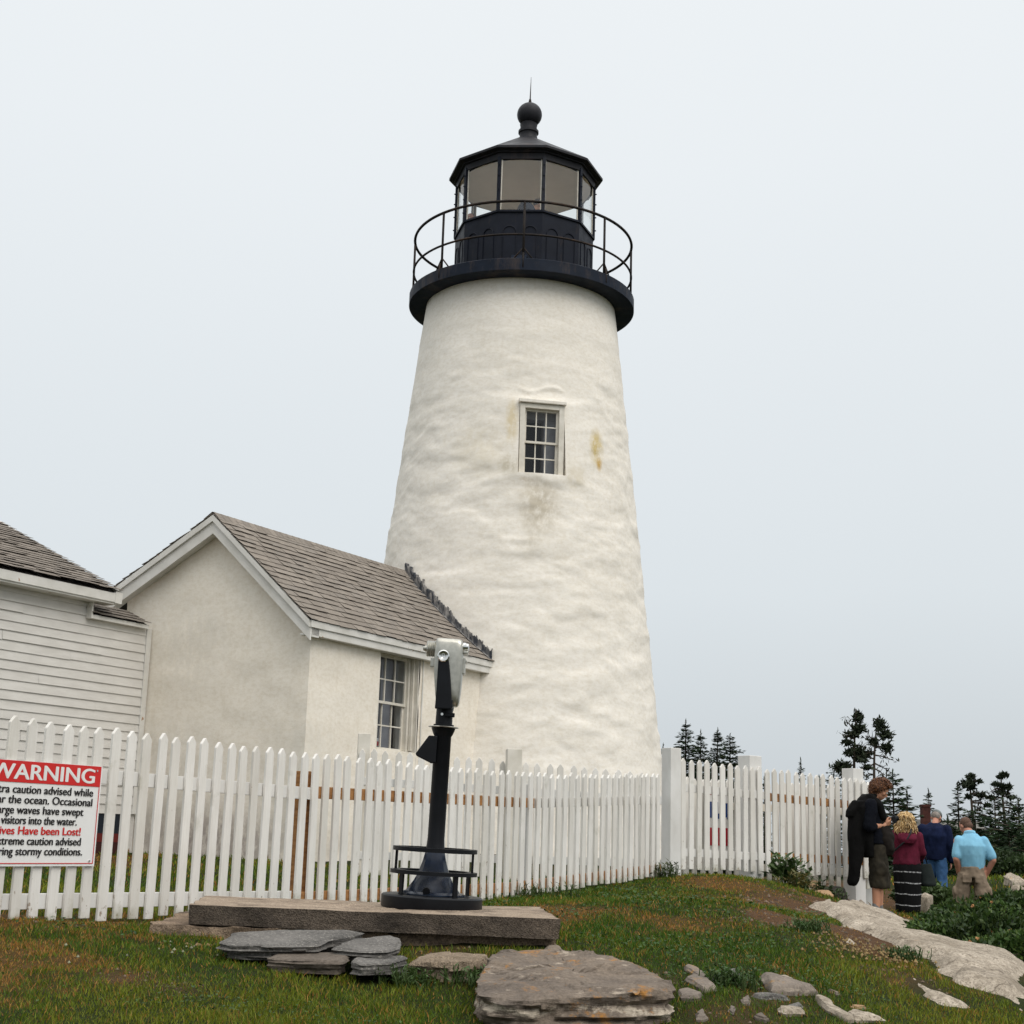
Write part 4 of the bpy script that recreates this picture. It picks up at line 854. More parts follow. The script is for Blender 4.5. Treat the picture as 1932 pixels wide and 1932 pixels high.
slab('concrete_slab', 'upper concrete slab of pebbly aggregate that carries the coin telescope', 'slab', [at(357, 1706, 8.35), at(1057, 1722, 8.15), at(1018, 1700, 9.45), at(388, 1692, 9.45)], zt_s, 0.105, M['concrete'], TILT, 3)
slab('footing_slab', 'lower worn concrete footing sticking out left under the upper slab', 'slab', [at(282, 1738, 8.3), at(1046, 1760, 8.30), at(1008, 1730, 9.9), at(345, 1725, 9.75)], zt_s-0.107, 0.20, M['old_concrete'], TILT*1.1, 8, chip=0.034, smat='old_concrete')

# ---------------------------------------------------------------- coin telescope
kx = 0.000903
tb = at(814, 1706, 8.9); zt_tel = zt_s-(tb[0]-(at(700, 1706, 8.9)[0]))*math.tan(TILT)
tel = thing('coin_telescope', (tb[0], tb[1], zt_tel-0.002), 'black and silver coin-operated viewing telescope standing on the concrete slab', 'telescope', rot=(rad(0.6), rad(1.7), rad(0)))
def T(zx, zy): return ((zx-560-(1840-zy)*0.0734)*kx, (1840-zy)*kx)      # drawing scale to metres: across, up
def tpart(m, name, mat, parent=None, **k): return m.build(name, mat, parent or tel, **k)
m = MB(); m.lathe([(0.0, 0.0), (0.296, 0.0), (0.298, 0.008), (0.298, 0.066), (0.29, 0.074), (0.0, 0.076)], 72, close=False); base = tpart(m, 'base', M['iron'], auto=40)
m = MB(); m.lathe([(0.198, 0.076), (0.198, 0.084), (0.186, 0.088), (0.165, 0.096), (0.140, 0.125), (0.118, 0.155), (0.102, 0.185), (0.088, 0.22), (0.072, 0.268), (0.060, 0.318), (0.054, 0.335)], 12, phase=rad(15)); tpart(m, 'flared_foot', M['iron_blue_sheen'], auto=25)
m = MB(); m.tube([(-0.028, -0.155, 0.106), (-0.028, -0.186, 0.102)], 0.021, 14); tpart(m, 'lock_boss', M['iron'], smooth=False)
m = MB(); m.lathe([(0.0585, 0.325), (0.0535, 0.36), (0.0505, 0.40), (0.0505, 1.0), (0.058, 1.012), (0.068, 1.035), (0.072, 1.05), (0.0, 1.051)], 40, c=(0.028*0, 0, 0)); tpart(m, 'pillar', M['iron'], auto=35)
m = MB(); m.lathe([(0.0, 1.052), (0.089, 1.053), (0.092, 1.056), (0.089, 1.059), (0, 1.061)], 48, close=False); tpart(m, 'swivel_plate', M['silver'], auto=35)
m = MB(); m.lathe([(0.062, 1.061), (0.062, 1.071), (0.051, 1.073), (0.050, 1.18), (0.0, 1.181)], 40); tpart(m, 'neck', M['iron'], auto=35)
m = MB(); m.obox((0.036, -0.045, 1.128), (1, 0, 0), (0, 1, 0), (0, 0, 1), 0.028, 0.02, 0.012); nk = tpart(m, 'lock_lug', M['iron'], bevel=0.004)
m = MB(); m.tube([(-0.012, -0.047, 1.13), (-0.012, -0.058, 1.13)], 0.008, 12); tpart(m, 'lock', M['chrome'])
def ring(zc, r0, r1, h, name):
    m = MB(); m.lathe([(r0, zc-h/2), (r1, zc-h/2), (r1, zc+h/2), (r0, zc+h/2), (r0, zc-h/2)], 72, close=False); return tpart(m, name, M['iron'], auto=40)
ring(0.335, 0.200, 0.250, 0.024, 'cage_ring'); ring(0.204, 0.205, 0.257, 0.022, 'cage_ring')
for a in (178, 2, 92): m = MB(); m.beam((0.226*math.cos(rad(a)), 0.226*math.sin(rad(a)), 0.215), (0.226*math.cos(rad(a)), 0.226*math.sin(rad(a)), 0.323), (math.sin(rad(a)), -math.cos(rad(a)), 0), 0.028, 0.014); tpart(m, 'cage_post', M['iron'])
for a in (222, 306, 30, 146): m = MB(); m.beam((0.235*math.cos(rad(a)), 0.235*math.sin(rad(a)), 0.076), (0.235*math.cos(rad(a)), 0.235*math.sin(rad(a)), 0.193), (math.sin(rad(a)), -math.cos(rad(a)), 0), 0.028, 0.014); tpart(m, 'cage_post', M['iron'])
# coin box, a wedge on the left of the pillar
m = MB(); m.prism([(-0.03, 1.0), (-0.082, 1.0), (-0.155, 0.888), (-0.148, 0.875), (-0.062, 0.838), (-0.03, 0.838)], (0, -0.008, 0), (1, 0, 0), (0, 0, 1), (0, 1, 0), 0.085); tpart(m, 'coin_box', M['iron'], bevel=0.006)
# yoke arms, head
HXc = 0.105
m = MB()
for sy in (-1,):
    prof = []
    for zx, zy in ((593, 560), (597, 520), (605, 420), (612, 320), (617, 250), (622, 215)): prof.append(T(zx, zy))
    for zx, zy in ((640, 196), (664, 196), (684, 215), (690, 250), (697, 320), (703, 420), (707, 520), (706, 560)): prof.append(T(zx, zy))
    m.prism(prof, (0, -0.112, 0), (1, 0, 0), (0, 0, 1), (0, 1, 0), 0.02)
    m.prism([(p[0], p[1]) for p in prof], (0, 0.112, 0), (1, 0, 0), (0, 0, 1), (0, 1, 0), 0.02)
m.obox((0.0, 0, 1.19), (1, 0, 0), (0, 1, 0), (0, 0, 1), 0.050, 0.121, 0.026); tpart(m, 'yoke', M['iron'], bevel=0.007)
hp_ = [T(*q) for q in ((603, 92), (615, 80), (765, 82), (780, 95), (786, 130), (784, 215), (776, 320), (764, 430), (752, 505), (744, 525), (730, 533), (612, 530), (600, 515), (593, 470), (588, 380), (584, 290), (590, 170))]
hpa = np.array(hp_); hd_ = []
for i in range(len(hpa)):
    for f in (0, .25, .5, .75): hd_.append(hpa[i]*(1-f)+hpa[(i+1) % len(hpa)]*f)
hd_ = np.array(hd_)
for _ in range(1): hd_ = hd_*0.5+(np.roll(hd_, 1, 0)+np.roll(hd_, -1, 0))*0.25
hcn = hd_.mean(0); nh = len(hd_); vs = []; fs = []; RG = [(-.112, .02), (-.1115, .40), (-.109, .68), (-.104, .86), (-.096, .94), (-.080, .985), (-.05, .998), (0, 1.0), (.05, .998), (.080, .985), (.096, .94), (.104, .86), (.109, .68), (.1115, .40), (.112, .02)]
for (yy, sc) in RG:
    for p_ in hd_: q_ = hcn+(p_-hcn)*sc; vs.append((q_[0], yy*0.88, q_[1]))
for i in range(len(RG)-1):
    for k in range(nh): fs.append((i*nh+k, i*nh+(k+1) % nh, (i+1)*nh+(k+1) % nh, (i+1)*nh+k))
fs += [tuple(range(nh))[::-1], tuple((len(RG)-1)*nh+k for k in range(nh))]
m = MB(); m.add(vs, fs); head = tpart(m, 'head', M['silver'], smooth=True)
kc = T(653, 210); m = MB(); m.lathe([(0.0, 0.0), (0.012, 0.001), (0.016, 0.008), (0.030, 0.012), (0.036, 0.006), (0.037, -0.014)], 40, close=False)
Vk = np.array(m.v); m.v = [(kc[0]+q[0], -0.124-q[2], kc[1]+q[1]) for q in Vk]; tpart(m, 'pivot_knob', M['chrome'], auto=30)
# eyepiece barrel at left (ribbed) and the visor fittings at right
def xl(prof, cx_, cz_, n=36, sgn_=-1):
    m = MB(); m.lathe(prof, n, close=True); Vq = np.array(m.v); m.v = [(cx_+sgn_*q[2], q[0], cz_+q[1]) for q in Vq]; return m
bx, bz = T(600, 152)
for sy in (-1, 1):
    m = xl([(0.046, 0.0)]+[(0.050 if k % 2 else 0.046, 0.004+k*0.0052) for k in range(10)]+[(0.044, 0.058), (0.02, 0.06)], bx, bz); Vq = np.array(m.v); Vq[:, 1] += sy*0.040*0; m.v = [tuple(q) for q in Vq]
    if sy < 0: tpart(m, 'focus_barrel', M['silver'], head, auto=20)
m = xl([(0.018, 0.056), (0.019, 0.066), (0.012, 0.080), (0.006, 0.082)], bx, bz); tpart(m, 'nub', M['silver'], head, auto=30)
m = MB(); q0 = T(575, 245); m.obox((q0[0], 0, q0[1]), (1, 0, 0), (0, 1, 0), (0, 0, 1), 0.013, 0.03, 0.028); tpart(m, 'latch', M['silver'], head, bevel=0.004)
for yy in (-0.045, 0.045):
    q0 = T(782, 140); m = xl([(0.026, 0.0), (0.028, 0.012), (0.022, 0.022), (0.022, 0.032), (0.012, 0.034)], q0[0], q0[1]+0.006, 28, 1); Vq = np.array(m.v); Vq[:, 1] += yy; m.v = [tuple(q) for q in Vq]; tpart(m, 'eyepiece', M['chrome'], head, auto=30)
m = MB(); q0 = T(790, 165); m.obox((q0[0]+0.008, 0, q0[1]-0.004), (1, 0, 0), (0, 1, 0), (0, 0, 1), 0.014, 0.07, 0.009); tpart(m, 'eyepiece_rest', M['silver'], head, bevel=0.004)
m = MB(); q0 = T(780, 260); m.obox((q0[0]+0.003, 0, q0[1]), (1, 0, 0), (0, 1, 0), (0, 0, 1), 0.011, 0.055, 0.048); m.tube([(q0[0]+0.01, -0.05, q0[1]+0.03), (q0[0]+0.01, 0.05, q0[1]+0.03)], 0.012, 12); tpart(m, 'coin_slot_plate', M['silver'], head, bevel=0.003)

# ---------------------------------------------------------------- rocks
FOOT = []     # (x, y, rx, ry) grass keeps out
def slab_rock(name, label, cat, outline, zb, ztop, mat, seed, inset=0.05, levels=9, layer=0.02, rough=0.012, group=None, n=110, topcurve=0.0):
    """layered rock: plan outline (list of x, y), base height, ztop(x, y)"""
    pts = np.array([p[:2] for p in outline], float); c = pts.mean(0); N = len(pts)
    # resample the outline
    seg = np.linalg.norm(np.roll(pts, -1, 0)-pts, axis=1); cum = np.concatenate([[0], np.cumsum(seg)]); tot = cum[-1]
    ring = []
    for s in np.linspace(0, tot, n, endpoint=False):
        k = np.searchsorted(cum, s, side='right')-1; f = (s-cum[k])/seg[k]; ring.append(pts[k]*(1-f)+pts[(k+1) % N]*f)
    ring = np.array(ring)
    for _ in range(2): ring = ring*0.5+(np.roll(ring, 1, 0)+np.roll(ring, -1, 0))*0.25
    rg = np.random.default_rng(seed); dv = ring-c; rl = np.linalg.norm(dv, axis=1)[:, None]; dn = dv/rl
    t_ = np.concatenate([ring*5.0, np.zeros((n, 1))], 1); ring = ring+dn*(layer*1.1*fbm(t_, 4, seed+31)+layer*0.8*np.round(fbm(t_*0.5, 2, seed+33)*3)/3)[:, None]
    vs = []; L = []
    ins = np.cumsum(rg.normal(0, inset*0.45, levels+1)); ins = ins-ins.min()*0.5
    for l in range(levels+1):
        f = l/levels; p3_ = np.concatenate([ring*3.5, np.full((n, 1), l*0.37)], 1)
        off = -abs(ins[l])*0.6-inset*(0.9*(1-f))*0.5+layer*1.2*fbm(p3_+seed, 3, seed)+layer*1.3*np.round(fbm(p3_*np.array([.6, .6, 2.3])+seed*3, 2, seed+4)*2.5)/2.5+rough*fbm(p3_*4, 2, seed+1)
        if l == levels: off = off-0.012
        xy = ring+dn*off[:, None]; zt_ = ztop(xy[:, 0], xy[:, 1])-0.006*(l == levels)
        zl = zb+(zt_-zb)*f if l < levels else zt_
        vs.append(np.concatenate([xy, np.broadcast_to(zl, (n,))[:, None]], 1))
    for k in range(1, 13):
        g = 1-k/12.5; xy = c+(vs[levels][:, :2]-c)*g
        z = ztop(xy[:, 0], xy[:, 1])+topcurve*(1-g*g)
        vs.append(np.concatenate([xy, z[:, None]], 1))
    R_ = len(vs); Vv = np.concatenate(vs)
    tops = Vv[(levels)*n:]
    Vv[(levels)*n:, 2] += rough*1.1*fbm(np.concatenate([tops[:, :2]*4, np.zeros((len(tops), 1))], 1), 4, seed+5)+rough*0.9*np.round(fbm(np.concatenate([tops[:, :2]*np.array([2, 3.5]), np.zeros((len(tops), 1))], 1), 3, seed+9)*3)/3
    f_ = []
    for i in range(R_-1):
        a = i*n+np.arange(n); b_ = i*n+(np.arange(n)+1) % n; f_.append(np.stack([a, b_, b_+n, a+n], 1))
    f_ = np.concatenate(f_)
    o = np_mesh(name, Vv-np.array([c[0], c[1], zb]), f_, mat, smooth=True); o.location = (c[0], c[1], zb)
    me = o.data; bm = bmesh.new(); bm.from_mesh(me)
    bm.verts.ensure_lookup_table(); bm.faces.new([bm.verts[(R_-1)*n+i] for i in range(n)]); bm.faces.new([bm.verts[i] for i in range(n)][::-1]); bmesh.ops.recalc_face_normals(bm, faces=bm.faces); bm.to_mesh(me); bm.free()
    me.polygons.foreach_set('use_smooth', [True]*len(me.polygons)); me.set_sharp_from_angle(angle=rad(38))
    ext = np.abs(ring-c).max(0); FOOT.append((c[0], c[1], ext[0], ext[1], c+(ring-c)*0.86))
    return tag(o, label, cat, group)
def plane3(p, q, r):
    p, q, r = (np.array(v, float) for v in (p, q, r)); nn_ = np.cross(q-p, r-p)
    return lambda x, y: p[2]-(nn_[0]*(x-p[0])+nn_[1]*(y-p[1]))/nn_[2]
def quadtop(*P):
    A = np.array([[p[0], p[1], 1] for p in P]); z = np.array([p[2] for p in P]); s, *_ = np.linalg.lstsq(A, z, rcond=None)
    return lambda x, y: s[0]*x+s[1]*y+s[2]
# the boulder
bo = [at(893, 1866, 6.98), at(903, 1842, 7.25), at(918, 1812, 7.6), at(938, 1786, 8.0), at(1040, 1780, 8.1), at(1100, 1793, 7.92), at(1180, 1811, 7.7), at(1228, 1826, 7.5), at(1256, 1848, 7.25), at(1276, 1866, 7.08), at(1262, 1874, 6.95), at(1200, 1862, 6.86), at(1120, 1858, 6.84), at(1040, 1868, 6.80), at(960, 1882, 6.74), at(912, 1880, 6.85)]
slab_rock('boulder', 'large flat-topped layered boulder with orange lichen, in the grass below the slab', 'rock', bo, -0.93, quadtop(*bo), M['boulder'], 5, inset=0.045, levels=13, layer=0.022, rough=0.034, n=280); FOOT.append((0.25, 6.72, .75, .2, np.array([at(905, 1890, 6.85)[:2], at(1255, 1880, 6.9)[:2], at(1235, 1930, 6.62)[:2], at(960, 1930, 6.58)[:2]])))
st1 = [at(412, 1778, 7.62), at(440, 1756, 7.95), at(560, 1752, 8.02), at(660, 1750, 8.02), at(684, 1757, 7.95), at(668, 1768, 7.82), at(622, 1772, 7.7), at(600, 1782, 7.55), at(500, 1784, 7.52), at(430, 1782, 7.55)]
slab_rock('slate_slab', 'biggest grey slate slab, on top of the pile in front of the concrete slab', 'rock', st1, hz(550, 1812, 7.6), quadtop(*st1), M['slate'], 21, inset=0.05, levels=10, layer=0.022, rough=0.007, group='slate slabs piled by the footing', n=160)
st2 = [at(628, 1790, 7.55), at(660, 1768, 7.85), at(740, 1764, 7.95), at(760, 1772, 7.85), at(757, 1786, 7.62), at(735, 1796, 7.5), at(690, 1797, 7.48)]
slab_rock('slate_slab', 'grey slate slab tucked under the right end of the biggest slate', 'rock', st2, hz(690, 1812, 7.55), quadtop(*st2), M['slate'], 23, inset=0.035, levels=8, layer=0.016, rough=0.006, group='slate slabs piled by the footing')
st3 = [at(500, 1806, 7.42), at(520, 1797, 7.6), at(650, 1796, 7.62), at(662, 1800, 7.55), at(645, 1812, 7.36), at(560, 1812, 7.36)]
slab_rock('slate_slab', 'long brownish slate lying lowest, under the front of the slate pile', 'rock', st3, hz(570, 1836, 7.4), quadtop(*st3), M['slate_brown'], 25, inset=0.03, levels=7, layer=0.014, rough=0.006, group='slate slabs piled by the footing')
st4 = [at(655, 1812, 7.38), at(672, 1803, 7.55), at(770, 1800, 7.62), at(775, 1806, 7.55), at(745, 1815, 7.4), at(680, 1822, 7.3)]
slab_rock('slate_slab', 'small grey slate half sunk in grass, between the brown slate and the gravelly patch', 'rock', st4, hz(700, 1838, 7.4), quadtop(*st4), M['slate'], 27, inset=0.03, levels=6, layer=0.014, rough=0.006, group='slate slabs piled by the footing')
mo = [at(775, 1816, 7.6), at(800, 1800, 7.85), at(870, 1796, 7.95), at(925, 1800, 7.85), at(915, 1815, 7.6), at(850, 1822, 7.45)]
slab_rock('concrete_lump', 'low rough lump of pebbly concrete between the slates and the boulder', 'rubble', mo, hz(850, 1850, 7.6), quadtop(*mo), M['pebbly'], 29, inset=0.06, levels=6, layer=0.02, rough=0.022, topcurve=0.01)
def stone(label, poly, y0, mat, seed, lift=0.05, group='stones scattered in the grass', name='stone', cat='stone', rough=0.01, k=1.0, tc_=0.015):
    """poly: outline of its upper face as seen, laid on the ground near depth y0 and raised by lift"""
    pl = np.array(poly, float); pm = pl.mean(0); hw_ = (pl[:, 0].max()-pl[:, 0].min())/2; hh_ = max((pl[:, 1].max()-pl[:, 1].min())/2, 1)
    P = []
    if y0 is None:
        for (px, py) in poly: h = hit(px, py); P.append(h)
        wid = np.ptp(np.array(P)[:, 0]); lift = min(lift*0.55, 0.20*wid+0.004)
        P = [np.array([p[0], p[1], gz1(p[0], p[1])+lift]) for p in P]
    else:
        wid = 2*hw_*y0/F
        for (px, py) in poly: P.append(at(px, py, y0+(pm[1]-py)/hh_*wid*0.38))
    zt_ = quadtop(*P); c = np.mean(P, 0); sc = min(1.0, wid/0.35)
    return slab_rock(name, label, cat, P, min(gz1(p[0], p[1]) for p in P)-0.06*sc-0.02, zt_, M[mat], seed, inset=0.03*sc, levels=6, layer=0.018*sc, rough=rough*sc, group=group, n=70, topcurve=tc_*sc)
def zq(x, y): return (1282.9+0.24*x, 1762.0+0.24*y)     # from a close view of the stony corner
def zp(pts): return [zq(*p) for p in pts]
stone('grey flat stone just right of the boulder, farthest up the slope', zp([(25, 290), (60, 268), (150, 300), (210, 350), (160, 372), (80, 330)]), None, 'field_stone', 41)
stone('smooth oval grey stone right of the boulder, below the farthest flat stone', zp([(35, 385), (110, 360), (230, 400), (295, 455), (190, 478), (90, 430)]), None, 'field_stone', 42)
stone('grey stone at the right foot of the boulder', zp([(-30, 480), (60, 470), (190, 515), (150, 545), (0, 540)]), None, 'field_stone', 43)
stone('pointed dark grey stone standing up from a tuft of grass', zp([(380, 300), (430, 292), (505, 360), (440, 380)]), None, 'slate', 44, 0.07)
stone('small grey stone left of the pointed dark stone', zp([(210, 352), (330, 340), (335, 378), (250, 380)]), None, 'slate', 45, 0.03)
stone('long tan stone with orange lichen, largest in the stony corner', zp([(645, 360), (700, 350), (880, 410), (1095, 480), (1090, 500), (880, 485), (720, 485), (670, 420)]), None, 'field_stone', 46, 0.07, rough=0.016)
stone('small pale stone touching the back of the long tan stone', zp([(760, 350), (820, 342), (920, 380), (900, 392), (800, 370)]), None, 'granite', 47, 0.03)
stone('thin dark slate strip lying in front of the long tan stone', zp([(510, 490), (600, 488), (890, 520), (880, 538), (620, 525)]), None, 'slate', 48, 0.03)
stone('round grey stone at the left end of the dark slate strip', zp([(470, 530), (540, 510), (565, 540), (550, 580), (490, 575)]), None, 'field_stone', 49, 0.05)
stone('flat grey stone behind the white stone at the bottom edge', zp([(830, 585), (940, 572), (975, 595), (930, 615), (850, 612)]), None, 'slate', 50, 0.03)
stone('low white stone at the bottom of the stony corner', zp([(760, 610), (850, 618), (980, 640), (985, 658), (830, 660), (770, 640)]), None, 'granite', 51, 0.05)
stone('long pale ridge of stone running down to the bottom edge', zp([(1050, 520), (1090, 515), (1190, 570), (1230, 630), (1380, 700), (1320, 712), (1150, 620)]), None, 'granite', 52, 0.07, rough=0.016)
stone('pale flat stone at the bottom edge, right of the long pale ridge', zp([(1270, 640), (1340, 628), (1540, 670), (1640, 712), (1380, 715)]), None, 'granite', 53, 0.05)
stone('pinkish stone in the grass right of the long tan stone', zp([(1330, 590), (1400, 582), (1480, 598), (1400, 612)]), None, 'tan_stone', 54, 0.03)
stone('brown stone between the long tan stone and the pinkish stone', zp([(1150, 460), (1200, 470), (1280, 500), (1240, 508)]), None, 'field_stone', 55, 0.03)
stone('grey stone at the bottom edge nearest the boulder', zp([(110, 640), (180, 618), (240, 680), (200, 700), (120, 700)]), None, 'field_stone', 56, 0.06)
stone('dark low stone at the bottom edge left of the white stone', zp([(560, 668), (640, 652), (720, 690), (680, 705), (580, 690)]), None, 'slate_brown', 57, 0.04)
stone('small upright pale stone in bare earth near the bottom edge', zp([(375, 630), (400, 590), (440, 600), (420, 650)]), None, 'field_stone', 58, 0.05)
# stones below the right-hand fence
def zr(x, y): return (1313.8+0.32*x, 1545.6+0.32*y)
def zrp(pts): return [zr(*p) for p in pts]
stone('orange-tan slab of stone on the bank below the right-hand fence', zrp([(660, 425), (720, 415), (790, 420), (812, 445), (770, 460), (690, 452)]), 16.6, 'tan_stone', 61, 0.13, 'stones on the bank below the fence')
stone('reddish flat stone highest on the bank, right of the leafy weeds', zrp([(640, 365), (700, 355), (742, 368), (730, 392), (660, 392)]), 17.4, 'tan_stone', 62, 0.10, 'stones on the bank below the fence')
stone('small grey stone left of the orange-tan slab', zrp([(630, 405), (680, 398), (685, 425), (640, 432)]), 16.8, 'field_stone', 63, 0.12, 'stones on the bank below the fence')
stone('big dark rock beside the foot of the white fence post', zrp([(735, 395), (800, 380), (880, 400), (895, 445), (820, 450), (750, 430)]), 17.3, 'dark_stone', 64, 0.16, 'stones on the bank below the fence')
stone('little pale stone on bare earth below the orange-tan slab', zrp([(755, 490), (790, 485), (800, 500), (770, 504)]), None, 'granite', 65, 0.05, 'stones on the bank below the fence')
stone('small stone sitting on the upper part of the granite ledge', zrp([(845, 612), (862, 606), (882, 612), (870, 626), (850, 626)]), 14.2, 'field_stone', 66, 0.05, 'stones on the bank below the fence')
stone('dark stone in front of the boulder and concrete lump', [(862, 1828), (905, 1822), (918, 1836), (880, 1842)], None, 'dark_stone', 67, 0.06, 'stones scattered in the grass')
stone('small grey slab left of the dark stone, under the concrete lump', [(785, 1838), (840, 1826), (862, 1834), (815, 1846)], None, 'slate', 68, 0.05, 'stones scattered in the grass')
for k, (px, py) in enumerate(((352, 1782), (372, 1780), (392, 1783))):
    stone(('reddish cobble leftmost under the footing slab', 'middle reddish cobble under the footing slab', 'reddish cobble next to the biggest slate')[k], [(px-9, py+4), (px, py-7), (px+10, py-3), (px+9, py+7), (px-4, py+9)], 8.0, 'tan_stone', 70+k, 0.06, 'cobbles under the footing slab')

# granite ledges: bedrock sheets that break through the turf
LEDGE = []
def inside(pts, poly):
    x, y = pts[:, 0], pts[:, 1]; r = np.zeros(len(x), bool); n = len(poly); j = n-1
    for i in range(n):
        xi, yi = poly[i]; xj, yj = poly[j]
        r ^= ((yi > y) != (yj > y)) & (x < (xj-xi)*(y-yi)/(yj-yi+1e-12)+xi); j = i
    return r
def sdist(pts, poly):
    d = np.full(len(pts), 1e9); n = len(poly)
    for i in range(n):
        a = np.array(poly[i]); b_ = np.array(poly[(i+1) % n]); ab = b_-a
        t = np.clip(((pts-a)@ab)/(ab@ab), 0, 1); d = np.minimum(d, np.linalg.norm(pts-a-t[:, None]*ab, axis=1))
    return np.where(inside(pts, poly), d, -d)
def ledge(label, pix, lift, step, seed, rough=0.03, name='granite_ledge', edge=0.10):
    poly = [hit(px, py)[:2] for px, py in pix]; LEDGE.append(poly); A = np.array(poly); lo = A.min(0)-0.3; hi = A.max(0)+0.3
    gx_ = np.arange(lo[0], hi[0], step); gy_ = np.arange(lo[1], hi[1], step); XX, YY = np.meshgrid(gx_, gy_); pts = np.stack([XX.ravel(), YY.ravel()], 1)
    p3_ = np.concatenate([pts, np.zeros((len(pts), 1))], 1)
    d = sdist(pts, poly)+edge*fbm(p3_*3.4, 5, seed, 0.62)
    z = gz(pts[:, 0], pts[:, 1])-0.05+(lift+0.05)*sstep(-0.03, 0.22, d)+sstep(-0.02, 0.3, d)*(rough*fbm(p3_*1.6, 5, seed+2)+rough*0.5*np.round(fbm(p3_*np.array([1.2, 2.2, 1]), 3, seed+7)*4)/4+0.004*fbm(p3_*14, 3, seed+3)-0.022*np.maximum(0, 1-np.abs(fbm(p3_*np.array([2.0, 2.8, 1]), 4, seed+21))*9)+0.010*np.round(fbm(p3_*np.array([2.5, 5, 1]), 4, seed+23)*4)/4)
    ok = d > -0.16; idx = -np.ones(len(pts), int)
    nx2 = len(gx_); i2 = (np.arange(len(gy_)-1)[:, None]*nx2+np.arange(nx2-1)[None, :]).ravel()
    q_ = np.stack([i2, i2+1, i2+1+nx2, i2+nx2], 1); q_ = q_[ok[q_].all(1)]
    used = np.unique(q_); idx[used] = np.arange(len(used))
    c = A.mean(0); zc = gz1(*c)
    o = np_mesh(name, np.stack([pts[used, 0]-c[0], pts[used, 1]-c[1], z[used]-zc], 1), idx[q_], M['granite'], smooth=True); o.location = (c[0], c[1], zc)
    return tag(o, label, 'rock', 'granite ledges breaking through the turf')
ledge('broad pale granite ledge under the feet of the man in the black jacket', zrp([(600, 502), (700, 505), (820, 492), (900, 480), (1000, 485), (1040, 550), (1110, 580), (1210, 615), (1285, 648), (1370, 678), (1455, 690), (1530, 725), (1585, 768), (1700, 790), (1830, 812), (1990, 850), (2000, 1180), (1860, 1120), (1760, 1050), (1640, 1010), (1540, 985), (1430, 945), (1370, 880), (1300, 820), (1200, 800), (1110, 750), (1010, 705), (930, 660), (830, 625), (790, 585), (720, 545), (650, 525)]), 0.075, 0.032, 3, 0.035)
ledge('pale granite patch surrounded by grass, below the broad ledge', zrp([(1195, 940), (1250, 915), (1330, 945), (1390, 985), (1500, 1030), (1620, 1085), (1735, 1135), (1690, 1148), (1560, 1140), (1420, 1110), (1310, 1080), (1220, 1020)]), 0.045, 0.022, 9, 0.022)
ledge('narrow granite strip at the upper edge of the grass, left of the broad ledge', zrp([(790, 710), (850, 695), (950, 720), (1060, 760), (1090, 780), (1000, 775), (900, 745)]), 0.05, 0.022, 13, 0.02)
ledge('thin flat granite streak in the turf, farthest left of the ledges', zrp([(365, 620), (480, 610), (600, 618), (600, 635), (480, 638)]), 0.02, 0.03, 15, 0.012)
ledge('little granite hump beside a grass tuft', zrp([(655, 640), (700, 635), (765, 648), (760, 668), (690, 685), (650, 672)]), 0.06, 0.022, 17, 0.02)
stone('pale rock on the slope at the far right edge, beyond the rose bushes', [(1893, 1652), (1905, 1645), (1925, 1652), (1940, 1664), (1915, 1664)], 26.0, 'granite', 91, 0.05, 'rocks on the far slope', tc_=0.02)
stone('lower pale rock at the far right edge beside the farther rose bush', [(1902, 1672), (1918, 1667), (1945, 1680), (1920, 1684)], 23.0, 'granite', 92, 0.05, 'rocks on the far slope', tc_=0.05)
stone('flat pale rock between the striped skirt and the blue jeans', [(1728, 1690), (1745, 1683), (1762, 1690), (1750, 1696)], 22.5, 'granite', 93, 0.1, 'rocks on the far slope', tc_=0.03)
# ---------------------------------------------------------------- people
def remesh(m, name, mat, parent, voxel=0.012, smooth=4, fac=0.5, noise=0.0, nscale=8, nseed=1, xf=None, sub=False, stretch=(1, 1, 1)):
    """one continuous surface round overlapping volumes"""
    me = bpy.data.meshes.new(name); V = np.array(m.v, float)
    me.from_pydata(V.tolist(), [], m.f); bm = bmesh.new(); bm.from_mesh(me); bmesh.ops.recalc_face_normals(bm, faces=bm.faces); bm.to_mesh(me); bm.free()
    o = bpy.data.objects.new('tmp', me); COL.objects.link(o)
    r = o.modifiers.new('r', 'REMESH'); r.mode = 'VOXEL'; r.voxel_size = voxel
    s = o.modifiers.new('s', 'SMOOTH'); s.factor = fac; s.iterations = smooth
    dg = bpy.context.evaluated_depsgraph_get(); me2 = bpy.data.meshes.new_from_object(o.evaluated_get(dg))
    bpy.data.objects.remove(o); bpy.data.meshes.remove(me)
    co = np.empty(len(me2.vertices)*3); me2.vertices.foreach_get('co', co); co = co.reshape(-1, 3)
    if noise:
        nn_ = np.empty(len(me2.vertices)*3); me2.vertices.foreach_get('normal', nn_); nn_ = nn_.reshape(-1, 3)
        co = co+nn_*(noise*fbm(co*nscale*np.array(stretch), 3, nseed))[:, None]
    me2.vertices.foreach_set('co', co.astype(np.float32).ravel()); me2.update()
    me2.polygons.foreach_set('use_smooth', [True]*len(me2.polygons)); me2.materials.clear(); me2.materials.append(mat); me2.name = name
    return link(me2, name, parent)
